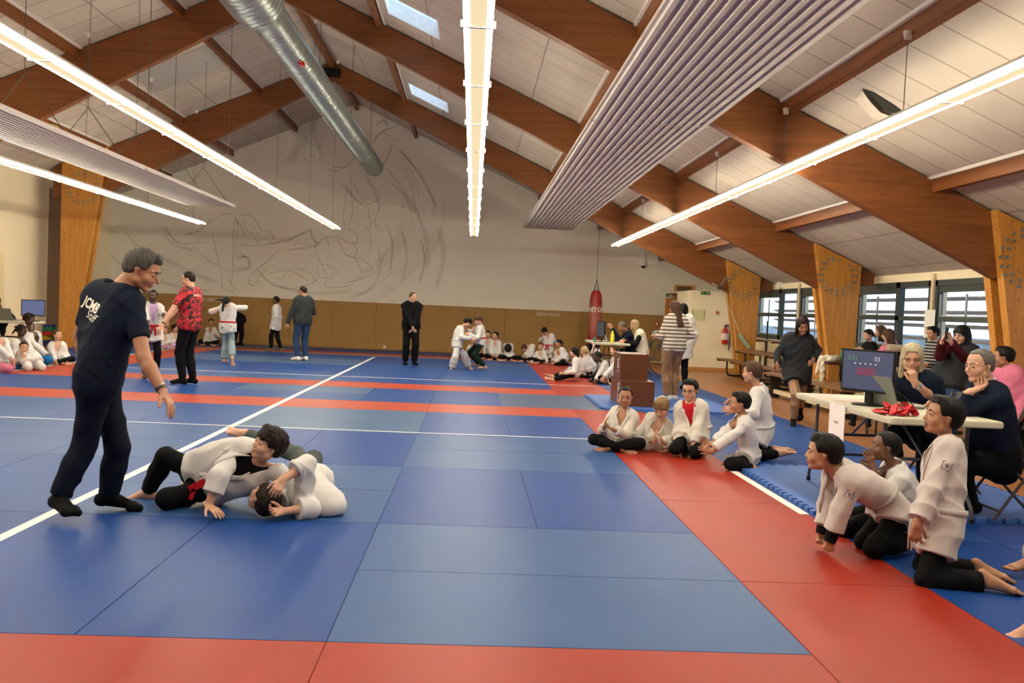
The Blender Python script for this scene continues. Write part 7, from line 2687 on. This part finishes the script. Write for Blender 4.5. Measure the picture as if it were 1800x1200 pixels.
# group beside the distant table
a = person('girl with dark ponytail sitting on the red strip, legs stretched to the left', tuple(G(1020, 668)[:2]), yaw=285, S=1.34, lod=2, P=px(1018, 655, 18.05), C=px(1014, 632, 18.0), H=px(1009, 619, 18.0), head=(310, 0, 0), hl=px(992, 655, 17.8), hr=px(998, 650, 18.3), kl=px(992, 661, 17.85), fl=px(972, 667, 17.75), kr=px(993, 656, 18.1), fr=px(972, 661, 18.0), fdl=V3(-.8, 0, .3), fdr=V3(-.8, .1, .3), ful=V3(.3, -.5, .8), fur=V3(.3, .5, .8),
           skin='fair', hair=('pony', 'black'), hairx=dict(caps=[((0, -.4, .0), (0, -.55, -.55), .15, .1)]), female=True, wear=[BP, GI, ('belt', 'gi', dict(noknot=True))])
sit('girl with blonde ponytail behind the dark-haired one, back turned', 1038, 660, 1027, 617, 18.9, 330, 'seiza', S=1.28, hair=('pony', 'blond'), female=True, hairx=dict(caps=[((0, -.42, .1), (.25, -.6, -.3), .15, .1), ((.25, -.6, -.3), (.35, -.6, -.5), .1, .05)]), head=(330, 0, 0), **LAP)
sit('dark-haired child just beyond the blonde ponytail girl', 1040, 650, 1034, 612, 20.2, 290, 'cross', head=(300, 0, 0), **LAP)
sit('dark-haired child looking left right under the end of the distant table', 1052, 646, 1046, 604, 21.6, 250, 'cross', hair=('bob', 'black'), head=(240, 0, 0), **LAP)
sit('boy with dark skin leaning forward, hands on the mat, by the podium', 1062, 672, 1050, 627, 17.8, 262, 'cross', S=1.26, skin='dark', hair=('crop', 'black'), head=(262, -15, 0), C=px(1061, 640, 17.85), hl=px(1046, 670, 17.5), hr=px(1040, 668, 17.9))
sit('boy in profile with hand on his knee, half hidden by the podium', 1088, 676, 1080, 616, 17.5, 262, 'cross', S=1.34, hair=('short', 'brown'), head=(265, 0, 0), hl=px(1062, 662, 17.2), hr=px(1064, 664, 17.5), wear=[('pants', 'black', dict(len=.5)), GI, WB])

# ---- left edge group
sit('girl lying forward with crossed hands under her chin at far left', 55, 648, 42, 611, 15.6, 140, 'seiza', S=1.25, hair=('pony', 'darkbrown'), female=True, head=(150, 2, 0), C=px(34, 626, 15.8), hl=px(46, 630, 15.3), hr=px(40, 631, 15.4), hdl=V3(-.3, 0, .9), hdr=V3(.5, 0, .9), wear=[WP, GI, WB])
sit('girl with braids and dark skin in a judo jacket, second row at far left', 40, 645, 38, 581, 16.3, 120, 'seiza', S=1.42, skin='dark', hair=('pony', 'black'), female=True, head=(100, -15, 0), hairx=dict(caps=[((0, -.4, .2), (-.1, -.75, .1), .13, .07), ((0, -.45, .1), (0, -.75, -.5), .12, .05)]), **LAP)
a = person('girl with dark skin and turquoise trousers seated at far left', (-8.15, 16.9), yaw=105, S=1.5, lod=2, pose='cross', P=px(58, 628, 16.9), C=px(57, 590, 16.85), H=px(51, 561, 16.8), head=(85, -12, 0), skin='dark', hair=('short', 'black'), female=True, hl=px(80, 624, 17.0), hr=px(88, 629, 16.6), kr=px(85, 632, 16.4), kl=px(88, 628, 17.2), fr=px(65, 643, 16.5), fl=px(72, 640, 17.0),
           wear=[('pants', 'blue', dict(off=.025)), GI, WB])
sit('auburn-haired girl leaning on one hand, rightmost of the left group', 100, 640, 101, 589, 17.0, 150, 'cross', S=1.25, hair=('pony', 'brown'), female=True, head=(115, 8, 0), face=dict(open=.6), hl=px(118, 636, 16.9), hr=px(97, 634, 16.7))
a = person('child cut by the left edge, white judo jacket and pink trousers', (-8.45, 15.2), yaw=120, S=1.25, lod=2, pose='cross', H=px(-8, 592, 15.0), head=(110, 0, 0), skin='fair', hair=('short', 'brown'), hr=px(22, 632, 14.9), hl=px(24, 640, 15.0), P=px(-2, 638, 15.1), kl=px(20, 645, 15.2), kr=px(15, 648, 14.8), wear=[('pants', 'pink', dict(off=.02)), GI, WB])
a = person('person in black working at the laptop on the left table', (-10.2, 18.8), yaw=150, S=1.7, lod=2, pose='chair', z0=0, P=px(-12, 585, 18.8), C=px(1, 549, 18.7), H=px(-6, 530, 18.6), head=(165, -10, 0), hl=px(26, 561, 18.2), hr=px(8, 562, 18.2), skin='dark', hair=('crop', 'black'), feet='shoe', wear=[BP, ('top', 'black', dict(name='jumper', off=.015)), ('feet', 'black', {}, 'shoe')])
# ---- children behind the man in the printed shirt
sit('child in judo jacket and lilac trousers seated behind the printed shirt', 290, 611, 289, 580, 23.2, 140, 'cross', S=1.22, hair=('short', 'brown'), head=(110, 0, 0), hl=px(300, 604, 23.1), hr=px(288, 606, 23.0), wear=[('pants', 'lilac', dict(off=.015)), GI, WB])
sit('dark-haired child right behind the man in the printed shirt', 308, 611, 308, 577, 23.5, 150, 'cross', S=1.22, head=(100, 0, 0), **LAP)
sit('boy seated alone against the padding left of the running girl', 371, 606, 371, 567, 25.6, 185, 'cross', S=1.28, skin='olive', hair=('short', 'darkbrown'), head=(160, 0, 0), hl=px(380, 589, 25.4), hr=px(359, 602, 25.4))
